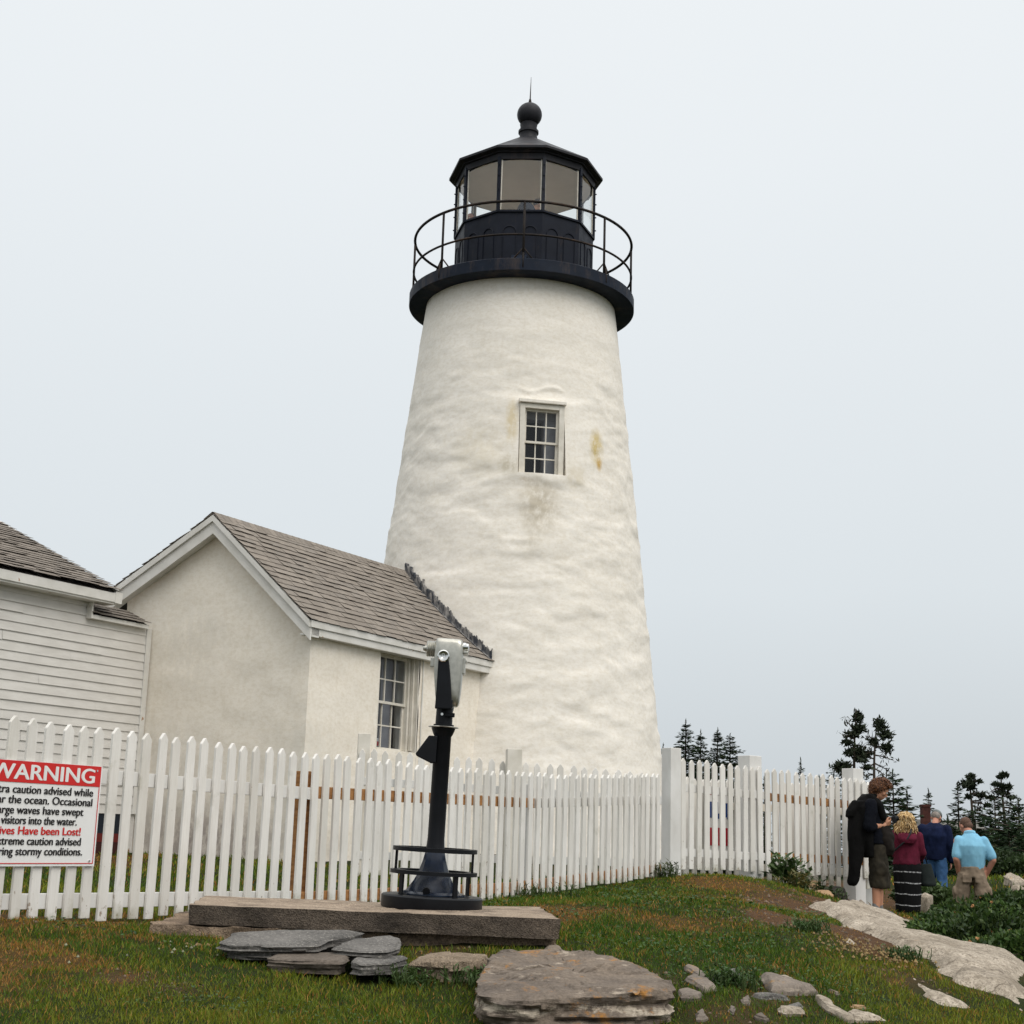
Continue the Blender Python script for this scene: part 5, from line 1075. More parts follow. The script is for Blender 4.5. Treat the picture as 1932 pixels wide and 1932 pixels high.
def limb(m, pts, rs, n=12):
    """tapered rounded limb through pts"""
    P = [np.array(p, float) for p in pts]
    for i in range(len(P)-1):
        a, b_ = P[i], P[i+1]; ra, rb_ = rs[i], rs[i+1]; d = (b_-a)/(np.linalg.norm(b_-a)+1e-9)
        path = [a-d*ra*0.85, a-d*ra*0.5]+[a+(b_-a)*t for t in (0, .33, .66, 1)]+[b_+d*rb_*0.5, b_+d*rb_*0.85]
        rr_ = [ra*0.45, ra*0.85]+[ra+(rb_-ra)*t for t in (0, .33, .66, 1)]+[rb_*0.85, rb_*0.45]
        m.tube(path, rr_, n)
def loft(m, rings, n=20):
    """closed body through elliptical rings: (centre, half-width x, half-depth y)[, yaw]"""
    vs = []
    for r in rings:
        c = np.array(r[0], float); yaw = r[3] if len(r) > 3 else 0
        for k in range(n):
            a = 2*math.pi*k/n; x, y = r[1]*math.cos(a), r[2]*math.sin(a)
            vs.append(c+np.array([x*math.cos(yaw)-y*math.sin(yaw), x*math.sin(yaw)+y*math.cos(yaw), 0]))
    N = len(rings); fs = [(i*n+k, i*n+(k+1) % n, (i+1)*n+(k+1) % n, (i+1)*n+k) for i in range(N-1) for k in range(n)]
    fs += [tuple(range(n))[::-1], tuple((N-1)*n+k for k in range(n))]
    m.add(vs, fs)
def ball(m, c, r, n=14):
    c = np.array(c, float); r = np.array(r if hasattr(r, '__len__') else (r, r, r), float)
    vs = []; fs = []
    for i in range(n+1):
        u = math.pi*i/n
        for k in range(n): a = 2*math.pi*k/n; vs.append(c+r*np.array([math.sin(u)*math.cos(a), math.sin(u)*math.sin(a), -math.cos(u)]))
    fs = [(i*n+k, i*n+(k+1) % n, (i+1)*n+(k+1) % n, (i+1)*n+k) for i in range(n) for k in range(n)]
    m.add(vs, fs)
def rotm(yaw=0, pitch=0, roll=0): return np.array(Matrix.Rotation(yaw, 3, 'Z') @ Matrix.Rotation(pitch, 3, 'X') @ Matrix.Rotation(roll, 3, 'Y'))
def head_shape(m, c, R, s=1.0):
    """head with brow, nose, chin, ears; local +y is where the face looks; c = centre of the skull"""
    q = MB(); ball(q, (0, 0.0, 0.015), (0.076, 0.096, 0.098)); ball(q, (0, 0.025, -0.055), (0.058, 0.068, 0.068)); ball(q, (0, 0.066, -0.095), (0.026, 0.024, 0.024))
    limb(q, [(0, 0.088, -0.005), (0, 0.108, -0.035)], [0.010, 0.015], 8); ball(q, (0, 0.084, 0.018), (0.05, 0.016, 0.012)); ball(q, (0, 0.088, -0.068), (0.024, 0.014, 0.010), 10); ball(q, (0, 0.086, -0.079), (0.020, 0.013, 0.008), 10)
    for sx_ in (-1, 1): ball(q, (sx_*0.078, -0.008, -0.018), (0.012, 0.020, 0.032), 10); ball(q, (sx_*0.042, 0.058, -0.030), (0.026, 0.028, 0.022), 10)
    V = np.array(q.v)*s@R.T+np.array(c); m.add(V, q.f)
def face_bits(parent, c, R, iris=(0.03, 0.02, 0.015), s=1.0):
    for sx_ in (-1, 1):
        q = MB(); ball(q, np.array(c)+R@(np.array([sx_*0.031, 0.087, 0.0])*s), 0.0115*s, 10); e = q.build('eye', M['eye_white'], parent, smooth=True, local=True)
        q = MB(); ball(q, np.array(c)+R@(np.array([sx_*0.031, 0.0965, -0.001])*s), 0.0055*s, 8); q.build('iris', M['eye_dark'], e, smooth=True, local=True)
        q = MB(); limb(q, [np.array(c)+R@(np.array([sx_*0.016, 0.098, 0.019])*s), np.array(c)+R@(np.array([sx_*0.046, 0.089, 0.022])*s)], [0.004, 0.003], 6); q.build('eyebrow', M['eye_brow'], parent, local=True)
def hand(m, w_, d, palm, s=1.0, curl=0.5, side=1):
    """w_ wrist, d towards the knuckles, palm = palm's normal; five bent fingers"""
    w_ = np.array(w_, float); d = np.array(d, float); d /= np.linalg.norm(d); n_ = np.array(palm, float); n_ -= d*np.dot(n_, d); n_ /= np.linalg.norm(n_); x = np.cross(d, n_)*side
    L = 0.085*s
    for k in range(4): limb(m, [w_+x*(k-1.5)*0.010*s, w_+d*L+x*(k-1.5)*0.019*s], [0.015*s, 0.012*s], 8)
    for k, fl in enumerate((0.068, 0.078, 0.072, 0.056)):
        p = w_+d*L+x*(k-1.5)*0.0195*s; a = curl; pts = [p]; rs = [0.0092*s]
        for j, seg in enumerate((0.45, 0.32, 0.26)):
            dd = d*math.cos(a*(j+0.6))+n_*math.sin(a*(j+0.6)); p = p+dd*fl*seg*s; pts.append(p); rs.append((0.0085-0.0009*j)*s)
        limb(m, pts, rs, 8)
    p0 = w_+d*0.025*s-x*0.024*s; p1 = p0+(d*0.6-x*0.7+n_*0.3)*0.038*s; p2 = p1+(d*0.9-x*0.2+n_*0.25)*0.030*s; p3 = p2+(d*0.95+n_*0.25)*0.024*s
    limb(m, [p0, p1, p2, p3], [0.015*s, 0.0115*s, 0.010*s, 0.0085*s], 8)
M['eye_white'] = flat('eye_white', (0.6, 0.57, 0.53), 0.3, v=0.02); M['eye_dark'] = flat('eye_dark', (0.03, 0.02, 0.015), 0.2); M['eye_brow'] = flat('eye_brow', (0.10, 0.05, 0.025), 0.8)
def skin(name, c): return simple(name, c, tuple(q*0.86 for q in c), 14, 0.55, 0.3, 0.08, 120, 0.001, space='obj')
SK1 = skin('tanned_skin', (0.50, 0.25, 0.155)); SK2 = skin('ruddy_skin', (0.46, 0.215, 0.145)); SK3 = skin('fair_skin', (0.55, 0.33, 0.24))
def cloth(name, c, c2=None, sc=9): return simple(name, c, c2 or tuple(q*0.7 for q in c), sc, 0.9, 0.12, 0.35, 55, 0.004, space='obj', stretch=(1, 1, 0.6))
def person(loc_, yaw, label, group=None, k=1.0):
    o = thing('person', tuple(loc_), label, 'person', group, rot=(0, 0, yaw)); o.scale = (k, k, k); return o
def Hm(h): return h/1.75
def hairstuff(name, mat_, parent, balls, voxel, noise, nscale, seed, strands=None):
    m = MB()
    for c, r in balls: ball(m, c, r)
    o = remesh(m, name, mat_, parent, voxel, 2, 0.5, noise, nscale, seed)
    return o
def tufts(name, parent, me_src, n, ln, wd_, cols, seed, grav=0.3, curl=1.0):
    """locks of hair rooted on a hair cap"""
    rg = np.random.default_rng(seed); me = me_src.data; nv = len(me.vertices); co = np.empty(nv*3); me.vertices.foreach_get('co', co); co = co.reshape(-1, 3); no = np.empty(nv*3); me.vertices.foreach_get('normal', no); no = no.reshape(-1, 3)
    m = MB()
    for i in rg.choice(nv, min(n, nv), replace=False):
        p = co[i]-no[i]*0.004; d = no[i]+rg.normal(0, 0.6*curl, 3)-np.array([0, 0, grav]); d /= np.linalg.norm(d); pts = [p]; 
        for k in range(4): d = d+rg.normal(0, 0.35*curl, 3)-np.array([0, 0, grav*0.5]); d /= np.linalg.norm(d); pts.append(pts[-1]+d*ln/4*rg.uniform(.6, 1.2))
        c = np.array(cols[rg.integers(len(cols))])*rg.uniform(.75, 1.25)
        m.tube(pts, [wd_, wd_*1.1, wd_*0.9, wd_*0.6, wd_*0.2], 4, col=tuple(c))
    return m.build(name, M['hair_attr'], parent, smooth=True, local=True)
M['hair_attr'] = attr_mat('hair_attr', 0.55, 0.35)

def legs(m, hips, knees, ankles, rs=(0.088, 0.060, 0.042), calf=0.062):
    for h, k, a in zip(hips, knees, ankles):
        h, k, a = (np.array(q, float) for q in (h, k, a))
        limb(m, [h, k], [rs[0], rs[1]]); limb(m, [k, k+(a-k)*0.35+np.array([0, -0.012, 0]), a], [rs[1]*0.95, calf, rs[2]])
def shoe(name, mat_, parent, a, toe_dir, L=0.27):
    a = np.array(a, float); d = np.array(toe_dir, float); d /= np.linalg.norm(d); s = np.array([-d[1], d[0], 0])
    m = MB(); b0 = np.array([a[0], a[1], 0]); yaw = math.atan2(-d[0], d[1])
    loft(m, [(b0+d*0.055+UP*0.006, 0.046, 0.135, yaw), (b0+d*0.055+UP*0.030, 0.048, 0.138, yaw), (b0+d*0.045+UP*0.055, 0.044, 0.115, yaw), (b0+d*0.0+UP*0.085, 0.040, 0.065, yaw), (b0-d*0.01+UP*0.105, 0.036, 0.046, yaw)])
    return remesh(m, name, mat_, parent, 0.009, 3)

# --- man in the black jacket, in profile, looking down at a camera (local +y is where he faces)
g = at(1658, 1729, 17.25)
p1 = person(g, rad(-98), 'man with curly auburn hair in a black jacket and cargo shorts, looking at a camera', None, 0.935)
hc = np.array([0.0, 0.055, 1.53]); HRt = rotm(0, rad(-34))
b = MB(); head_shape(b, hc, HRt, 1.04)
limb(b, [(0, -0.055, 1.35), (0, 0.005, 1.47)], [0.062, 0.056]); loft(b, [((0, 0, 0.84), 0.155, 0.10), ((0, -0.02, 0.98), 0.15, 0.10), ((0, -0.05, 1.12), 0.15, 0.105), ((0, -0.085, 1.28), 0.185, 0.11), ((0, -0.075, 1.38), 0.12, 0.07)])
for s in (-1, 1): limb(b, [(s*0.19, -0.085, 1.345), (s*0.24, -0.12, 1.06), (s*0.085, 0.085, 1.09)], [0.055, 0.044, 0.030])
hand(b, (0.085, 0.085, 1.09), (-0.42, 0.75, 0.36), (-0.7, -0.2, 0.5), 1.05, 0.75, side=-1); hand(b, (-0.085, 0.085, 1.09), (0.42, 0.75, 0.36), (0.7, -0.2, 0.5), 1.05, 0.75, side=1)
legs(b, [(-0.085, 0, 0.84), (0.085, 0, 0.84)], [(-0.095, 0.035, 0.46), (0.095, 0.0, 0.46)], [(-0.10, 0.02, 0.07), (0.10, -0.04, 0.07)], calf=0.060)
body = remesh(b, 'body', SK1, p1, 0.009, 3)
face_bits(p1, hc, HRt, s=1.04)
auburn = simple('auburn_hair', (0.12, 0.046, 0.018), (0.05, 0.019, 0.008), 30, 0.6, 0.35, 0.6, 60, 0.01, space='obj')
hb = [(hc+HRt@np.array(c), r) for c, r in (((0, -0.02, 0.05), (0.098, 0.115, 0.088)), ((0, -0.055, -0.01), (0.100, 0.075, 0.095)), ((0, 0.055, 0.085), (0.078, 0.05, 0.034)), ((0.083, -0.025, 0.01), (0.022, 0.048, 0.055)), ((-0.083, -0.025, 0.01), (0.022, 0.048, 0.055)), ((0, -0.07, -0.07), (0.07, 0.04, 0.05)))]
hr1 = hairstuff('hair', auburn, p1, hb, 0.010, 0.016, 28, 4)
tufts('curls', hr1, hr1, 750, 0.030, 0.006, [(0.125, 0.048, 0.018), (0.08, 0.030, 0.012), (0.18, 0.075, 0.027), (0.045, 0.018, 0.008)], 2, 0.45, 1.0)
navy = cloth('navy_shirt', (0.004, 0.005, 0.009)); blk = cloth('black_jacket', (0.0042, 0.004, 0.004)); olv = cloth('olive_dark', (0.045, 0.038, 0.026), (0.018, 0.016, 0.012))
m = MB(); loft(m, [((0, 0.0, 0.86), 0.185, 0.135), ((0, -0.02, 1.0), 0.18, 0.135), ((0, -0.045, 1.15), 0.185, 0.14), ((0, -0.075, 1.28), 0.215, 0.14), ((0, -0.065, 1.37), 0.15, 0.10), ((0, -0.045, 1.42), 0.075, 0.075)])
for s in (-1, 1): limb(m, [(s*0.19, -0.08, 1.335), (s*0.245, -0.12, 1.06), (s*0.215, -0.06, 1.06)], [0.085, 0.075, 0.062])
remesh(m, 'shirt', navy, p1, 0.012, 4, 0.5, 0.014, 9, 3)
m = MB()   # jacket slung over the shoulders: collar, back panel, hanging empty sleeve, bunched front
loft(m, [((0, -0.085, 0.70), 0.19, 0.10), ((0, -0.135, 0.95), 0.225, 0.14), ((0, -0.175, 1.15), 0.25, 0.135), ((0, -0.175, 1.30), 0.255, 0.125), ((0, -0.11, 1.41), 0.18, 0.11), ((0, -0.065, 1.465), 0.10, 0.09)])
limb(m, [(0.10, -0.22, 1.25), (0.17, -0.265, 0.95), (0.175, -0.28, 0.64), (0.175, -0.305, 0.46), (0.175, -0.315, 0.415)], [0.12, 0.105, 0.085, 0.072, 0.068])
loft(m, [((0.12, -0.325, 1.18), 0.12, 0.055), ((0.12, -0.30, 1.25), 0.13, 0.075), ((0.10, -0.20, 1.37), 0.13, 0.09)])
for s in (-1, 1): limb(m, [(s*0.13, -0.09, 1.42), (s*0.15, 0.01, 1.32), (s*0.12, 0.06, 1.18)], [0.05, 0.055, 0.045])
remesh(m, 'jacket', blk, p1, 0.013, 4, 0.5, 0.024, 7, 6, stretch=(1, 1, 0.55))
m = MB(); loft(m, [((0, 0.10, 0.72), 0.14, 0.075), ((0, 0.115, 0.80), 0.17, 0.10), ((0, 0.095, 0.95), 0.165, 0.11), ((0, 0.045, 1.08), 0.14, 0.10), ((0, 0.02, 1.25), 0.13, 0.08), ((0, 0.0, 1.36), 0.11, 0.06)])
remesh(m, 'tied_sweater', cloth('dark_sweater', (0.016, 0.013, 0.011)), p1, 0.013, 4, 0.5, 0.028, 9, 8)
m = MB(); loft(m, [((0, 0, 0.80), 0.165, 0.125), ((0, 0, 0.93), 0.168, 0.12)])
for s, kx_, ky_ in ((-1, -0.10, 0.04), (1, 0.10, 0.0)): loft(m, [((kx_, ky_, 0.335), 0.088, 0.105), ((kx_, ky_, 0.37), 0.098, 0.118), ((kx_, ky_, 0.48), 0.10, 0.122), ((kx_*0.92, ky_*0.6, 0.65), 0.098, 0.118), ((kx_*0.85, 0, 0.84), 0.095, 0.115)])
for s, ky_ in ((-1, 0.05), (1, 0.02)): ball(m, (s*0.195, ky_, 0.56), (0.026, 0.075, 0.085))
remesh(m, 'cargo_shorts', olv, p1, 0.012, 4, 0.5, 0.016, 11, 9)
for s, yy in ((-1, 0.02), (1, -0.04)):
    m = MB(); limb(m, [(s*0.10, yy, 0.15), (s*0.10, yy, 0.06)], [0.046, 0.048]); remesh(m, 'sock', cloth('grey_sock', (0.22, 0.22, 0.22)), p1, 0.010, 2)
    shoe('shoe', flat('grey_shoe', (0.10, 0.10, 0.105)), p1, (s*0.10, yy, 0), (s*0.12, 1, 0))
# the camera he holds
cm = thing('camera_in_hand', tuple(np.array(g)+np.array([math.cos(rad(-98))*0-math.sin(rad(-98))*0.195, math.cos(rad(-98))*0.195, 1.085])), 'small black camera held in both hands by the man in the black jacket', 'camera', None, rot=(0, 0, rad(-98)))
m = MB(); m.obox((0, 0, 0), (1, 0, 0), (0, .93, .36), (0, -.36, .93), 0.060, 0.022, 0.040); m.obox((0, -0.002, 0.046), (1, 0, 0), (0, .93, .36), (0, -.36, .93), 0.022, 0.018, 0.012); m.build('camera_body', M['iron'], cm, bevel=0.006, local=True)
m = MB(); m.tube([(0, 0.02, 0.006), (0, 0.055, 0.02)], 0.028, 20); m.build('lens', M['iron'], cm, local=True)

# --- woman from behind: blonde curls, burgundy hoodie, long striped skirt
g = at(1713, 1700, 20.5); g[2] = gz1(g[0], g[1])+0.01
p2 = person(g, rad(-8), 'blonde curly-haired woman seen from behind in a burgundy hoodie and long black striped skirt', None, 0.93)
K = 0.955
b = MB(); hc = np.array([0.0, 0.03, 1.50*K]); R2 = rotm(rad(-10), rad(-14)); head_shape(b, hc, R2, 0.96)
limb(b, [(0, -0.005, 1.31*K), (0, 0.015, 1.42*K)], [0.052, 0.048]); loft(b, [((0, 0, 0.82), 0.16, 0.11), ((0, 0, 0.98), 0.14, 0.10), ((0, -0.005, 1.18), 0.17, 0.10), ((0, 0, 1.29), 0.10, 0.06)])
limb(b, [(0.165, 0, 1.23), (0.22, 0.0, 0.98), (0.20, 0.16, 0.86)], [0.05, 0.04, 0.028]); limb(b, [(-0.18, 0, 1.23), (-0.20, 0.05, 0.98), (-0.11, 0.22, 1.03)], [0.05, 0.04, 0.028])
hand(b, (0.205, 0.16, 0.86), (-0.1, 0.9, -0.3), (-0.9, 0, -0.2), 0.92, 0.7, side=-1); hand(b, (-0.11, 0.22, 1.03), (0.8, 0.5, 0.1), (0, -0.9, 0), 0.92, 0.5)
legs(b, [(-0.08, 0, 0.82), (0.08, 0, 0.82)], [(-0.085, 0.02, 0.45), (0.085, 0.02, 0.45)], [(-0.09, 0, 0.07), (0.09, 0, 0.07)])
remesh(b, 'body', SK3, p2, 0.010, 3); face_bits(p2, hc, R2, s=0.96)
blonde = simple('blonde_hair', (0.50, 0.33, 0.13), (0.28, 0.16, 0.055), 26, 0.55, 0.35, 0.6, 60, 0.01, (1, 1, 0.4), space='obj')
hb = [(hc+np.array(c), r) for c, r in (((0, -0.025, 0.045), (0.110, 0.115, 0.085)), ((0, -0.06, -0.04), (0.125, 0.085, 0.105)), ((0.045, -0.06, -0.115), (0.105, 0.075, 0.085)), ((-0.045, -0.06, -0.115), (0.105, 0.075, 0.085)), ((0.095, 0.0, -0.10), (0.05, 0.06, 0.09)), ((-0.095, 0.0, -0.10), (0.05, 0.06, 0.09)))]
h2 = hairstuff('hair', blonde, p2, hb, 0.011, 0.018, 24, 14)
tufts('curls', h2, h2, 1500, 0.065, 0.0065, [(0.56, 0.38, 0.17), (0.36, 0.22, 0.085), (0.66, 0.49, 0.27), (0.20, 0.105, 0.038)], 5, 1.0, 0.55)
burg = cloth('burgundy_hoodie', (0.115, 0.014, 0.032), (0.065, 0.008, 0.018))
m = MB(); loft(m, [((0, 0, 0.80), 0.205, 0.145), ((0, 0, 0.835), 0.20, 0.15), ((0, 0, 0.90), 0.185, 0.14), ((0, -0.005, 1.05), 0.17, 0.13), ((0, -0.01, 1.18), 0.19, 0.13), ((0, -0.01, 1.27), 0.16, 0.10), ((0, -0.01, 1.32), 0.085, 0.075)])
limb(m, [(0.16, 0, 1.215), (0.225, 0.0, 0.975), (0.20, 0.15, 0.865)], [0.078, 0.064, 0.052]); limb(m, [(-0.16, 0, 1.215), (-0.20, 0.05, 0.97), (-0.12, 0.20, 1.02)], [0.078, 0.064, 0.052])
remesh(m, 'hoodie', burg, p2, 0.012, 4, 0.5, 0.014, 8, 15, stretch=(1.6, 1.6, 0.5))
m = MB(); loft(m, [((0, -0.155, 1.10), 0.10, 0.035), ((0, -0.155, 1.17), 0.145, 0.055), ((0, -0.12, 1.245), 0.135, 0.06)]); remesh(m, 'hood', burg, p2, 0.012, 4, 0.5, 0.010, 12, 16)
def skirt_mat():
    t = NT('skirt'); sep = t.n('SeparateXYZ'); t.l(t.pos((1, 1, 1), 'obj'), sep.inputs[0])
    wob = t.math('MULTIPLY', t.math('SUBTRACT', t.noise(3.5, 2, 0.5, (1, 1, 0.3), 'obj'), 0.5), 0.06)
    ph_ = t.math('FRACT', t.math('MULTIPLY', t.math('ADD', sep.outputs[2], wob), 1/0.155))
    line = t.ramp(t.math('ABSOLUTE', t.math('SUBTRACT', ph_, 0.5)), [(0.035, 1.0), (0.06, 0.0)])
    brk = t.ramp(t.noise(60, 3, 0.7, (1, 1, 0.3), 'obj'), [(0.40, 0.15), (0.52, 1.0)])
    return t.fin(t.mix(t.math('MULTIPLY', line, brk), (0.007, 0.007, 0.0075), (0.42, 0.42, 0.43)), 0.9, 0.1)
M['skirt'] = skirt_mat()
m = MB(); loft(m, [((0, 0, 0.13), 0.17, 0.15), ((0, 0, 0.16), 0.178, 0.155), ((0, 0, 0.35), 0.19, 0.16), ((0, 0, 0.60), 0.20, 0.16), ((0, 0, 0.75), 0.205, 0.155), ((0, 0, 0.86), 0.185, 0.14)]); remesh(m, 'skirt', M['skirt'], p2, 0.012, 3, 0.5, 0.012, 9, 17, stretch=(1.8, 1.8, 0.35))
for s in (-1, 1): shoe('shoe', flat('dark_shoe', (0.02, 0.018, 0.017)), p2, (s*0.09, 0.0, 0), (s*0.1, 1, 0))
bag = thing('tote_bag', tuple(np.array(g)+np.array([0.26, 0.02, 0.47])), 'dark grey-green tote bag hanging at the right side of the blonde woman', 'bag', None, rot=(0, 0, rad(-8)))
m = MB(); loft(m, [((0.02, 0, 0.0), 0.105, 0.055), ((0.02, 0, 0.03), 0.12, 0.065), ((0.0, 0, 0.18), 0.105, 0.055), ((-0.015, 0, 0.30), 0.09, 0.035)]); remesh(m, 'bag_body', cloth('bag_cloth', (0.022, 0.028, 0.027)), bag, 0.012, 3, 0.5, 0.012, 9, 21)
m = MB(); m.tube([(-0.07, -0.03, 0.28), (-0.06, -0.02, 0.40), (-0.04, 0.0, 0.44), (0.0, 0.02, 0.40), (0.03, 0.03, 0.28)], 0.008, 6); m.build('handle', M['iron'], bag, smooth=True, local=True)
st = MB(); st.tube([(-0.20, -0.09, 0.98), (-0.10, -0.165, 1.08), (0.0, -0.20, 1.18), (0.05, -0.17, 1.27), (0.065, -0.06, 1.335)], 0.014, 6); st.build('bag_strap', cloth('strap_cloth', (0.03, 0.03, 0.035)), p2, smooth=True, local=True)

# --- man in the navy jacket and cap, walking away to the right
g = at(1768, 1719, 25.0); g[2] = gz1(g[0], g[1])+0.01
p3 = person(g, rad(-22), 'man in a navy jacket, blue jeans and grey cap walking away with his head bowed')
b = MB(); hc = np.array([0.02, 0.17, 1.525]); R3 = rotm(rad(-12), rad(-38)); head_shape(b, hc, R3)
limb(b, [(0, 0.02, 1.37), (0.01, 0.10, 1.46)], [0.06, 0.056]); loft(b, [((0, 0, 0.86), 0.16, 0.11), ((0, 0.0, 1.0), 0.155, 0.11), ((0, -0.005, 1.25), 0.19, 0.12), ((0, 0.01, 1.38), 0.11, 0.07)])
limb(b, [(0.20, 0.0, 1.33), (0.245, -0.02, 1.06), (0.245, 0.05, 0.81)], [0.055, 0.044, 0.03]); limb(b, [(-0.20, 0.0, 1.33), (-0.24, 0.04, 1.06), (-0.20, 0.16, 0.86)], [0.055, 0.044, 0.03])
hand(b, (0.245, 0.05, 0.81), (0, 0.15, -1), (-1, 0, 0), 1.05, 0.45, side=-1); hand(b, (-0.20, 0.16, 0.86), (0, 0.4, -0.9), (1, 0, 0), 1.05, 0.45, side=1)
legs(b, [(-0.09, 0, 0.86), (0.09, 0, 0.86)], [(-0.10, 0.10, 0.48), (0.10, 0.0, 0.47)], [(-0.10, 0.08, 0.08), (0.10, -0.22, 0.09)])
remesh(b, 'body', SK2, p3, 0.010, 3); face_bits(p3, hc, R3)
m = MB(); ball(m, hc+R3@np.array([0, -0.02, 0.02]), (0.080, 0.095, 0.085)); remesh(m, 'hair', simple('grey_hair', (0.30, 0.27, 0.24), (0.2, 0.17, 0.15), 30, 0.7, 0.2, space='obj'), p3, 0.010, 2, 0.5, 0.005, 50, 3)
cap_m = cloth('grey_cap', (0.20, 0.22, 0.215), (0.12, 0.13, 0.13)); m = MB(); q = MB(); loft(q, [((0, -0.005, 0.035), 0.090, 0.108), ((0, -0.005, 0.075), 0.086, 0.102), ((0, -0.005, 0.105), 0.066, 0.078), ((0, -0.005, 0.122), 0.03, 0.036)]); loft(q, [((0, 0.115, 0.028), 0.068, 0.075), ((0, 0.115, 0.04), 0.070, 0.077)]); V = np.array(q.v)@R3.T+hc; m.add(V, q.f); remesh(m, 'cap', cap_m, p3, 0.008, 2)
nvj = cloth('navy_jacket', (0.008, 0.014, 0.045), (0.004, 0.007, 0.024)); m = MB(); loft(m, [((0, 0, 0.82), 0.185, 0.14), ((0, 0, 0.88), 0.20, 0.15), ((0, -0.01, 1.05), 0.205, 0.15), ((0, -0.03, 1.22), 0.235, 0.155), ((0, -0.02, 1.34), 0.19, 0.12), ((0, 0.04, 1.43), 0.085, 0.08)])
limb(m, [(0.195, -0.005, 1.32), (0.25, -0.02, 1.06), (0.247, 0.045, 0.83)], [0.092, 0.078, 0.062]); limb(m, [(-0.195, -0.005, 1.32), (-0.245, 0.04, 1.06), (-0.205, 0.15, 0.88)], [0.092, 0.078, 0.062]); remesh(m, 'jacket', nvj, p3, 0.013, 4, 0.5, 0.016, 8, 31, stretch=(1.4, 1.4, 0.6))
jeans = cloth('blue_jeans', (0.050, 0.115, 0.235), (0.028, 0.070, 0.155)); m = MB(); loft(m, [((0, 0, 0.82), 0.17, 0.125), ((0, 0, 0.94), 0.165, 0.12)])
for s, ky_, ay in ((-1, 0.10, 0.08), (1, 0.0, -0.22)): limb(m, [(s*0.088, 0, 0.85), (s*0.10, ky_, 0.48), (s*0.10, (ky_+ay)/2, 0.27), (s*0.10, ay, 0.07)], [0.105, 0.090, 0.088, 0.078])
remesh(m, 'jeans', jeans, p3, 0.012, 4, 0.5, 0.012, 12, 33)
for s, yy in ((-1, 0.08), (1, -0.22)): shoe('shoe', flat('brown_shoe', (0.06, 0.035, 0.02)), p3, (s*0.10, yy, 0), (s*0.1, 1, 0))

# --- man in the light blue polo, hands in pockets
g = at(1838, 1735, 21.5); g[2] = gz1(g[0], g[1])+0.01
p4 = person(g, rad(-10), 'man in a light blue polo shirt and khaki cargo shorts, hands in his pockets', None, 0.965)
b = MB(); hc = np.array([-0.055, 0.14, 1.545]); R4 = rotm(rad(30), rad(-30)); head_shape(b, hc, R4, 1.04)
limb(b, [(0, 0.01, 1.38), (-0.03, 0.08, 1.47)], [0.07, 0.064]); loft(b, [((0, 0, 0.88), 0.185, 0.13), ((0, 0.0, 1.0), 0.19, 0.14), ((0, -0.01, 1.25), 0.215, 0.135), ((0, 0.01, 1.39), 0.13, 0.08)])
limb(b, [(0.20, -0.01, 1.32), (0.295, -0.06, 1.05), (0.205, 0.02, 0.85)], [0.058, 0.047, 0.035]); limb(b, [(-0.20, -0.01, 1.32), (-0.235, -0.09, 1.05), (-0.19, 0.03, 0.85)], [0.058, 0.047, 0.035])
hand(b, (0.205, 0.02, 0.85), (-0.15, 0.25, -0.95), (-1, 0, 0), 1.0, 0.3, side=-1); hand(b, (-0.19, 0.03, 0.85), (0.1, 0.25, -0.95), (1, 0, 0), 1.0, 0.3, side=1)
legs(b, [(-0.10, 0, 0.88), (0.10, 0, 0.88)], [(-0.15, 0.06, 0.48), (0.13, -0.02, 0.48)], [(-0.17, 0.05, 0.08), (0.14, -0.12, 0.08)], (0.095, 0.064, 0.045), 0.066)
remesh(b, 'body', SK2, p4, 0.010, 3); face_bits(p4, hc, R4, s=1.04)
m = MB(); ball(m, hc+R4@np.array([0, -0.022, 0.035]), (0.084, 0.095, 0.088)); ball(m, hc+R4@np.array([0, -0.05, -0.03]), (0.076, 0.058, 0.06)); remesh(m, 'hair', simple('short_brown_hair', (0.13, 0.075, 0.052), (0.08, 0.047, 0.034), 60, 0.75, 0.2, 0.5, 120, 0.004, space='obj'), p4, 0.010, 2, 0.5, 0.004, 60, 3)
polo = cloth('light_blue_polo', (0.235, 0.50, 0.66), (0.19, 0.42, 0.58), 5); m = MB(); loft(m, [((0, 0, 0.90), 0.175, 0.14), ((0, 0, 0.98), 0.19, 0.155), ((0, -0.02, 1.12), 0.20, 0.16), ((0, -0.035, 1.25), 0.215, 0.15), ((0, -0.015, 1.34), 0.175, 0.115), ((-0.005, 0.02, 1.43), 0.095, 0.09)])
limb(m, [(0.175, -0.01, 1.32), (0.275, -0.045, 1.10)], [0.082, 0.080]); limb(m, [(-0.175, -0.01, 1.32), (-0.225, -0.06, 1.10)], [0.082, 0.080]); remesh(m, 'polo_shirt', polo, p4, 0.012, 4, 0.5, 0.012, 8, 41, stretch=(1.3, 1.3, 0.6))
m = MB(); m.lathe([(0.085, 0), (0.088, 0.03), (0.078, 0.055), (0.07, 0.03), (0.075, 0.0)], 24, (0, 0, 0), close=False); V = np.array(m.v); m.v = [(-0.012+q[0], 0.035+q[1], 1.405+q[2]+0.25*q[1]*-1) for q in V]; m.build('collar', polo, p4, smooth=True, local=True)
khk = cloth('khaki', (0.265, 0.205, 0.150), (0.19, 0.145, 0.105), 7); m = MB(); loft(m, [((0, 0, 0.80), 0.19, 0.155), ((0, 0, 0.95), 0.185, 0.15)])
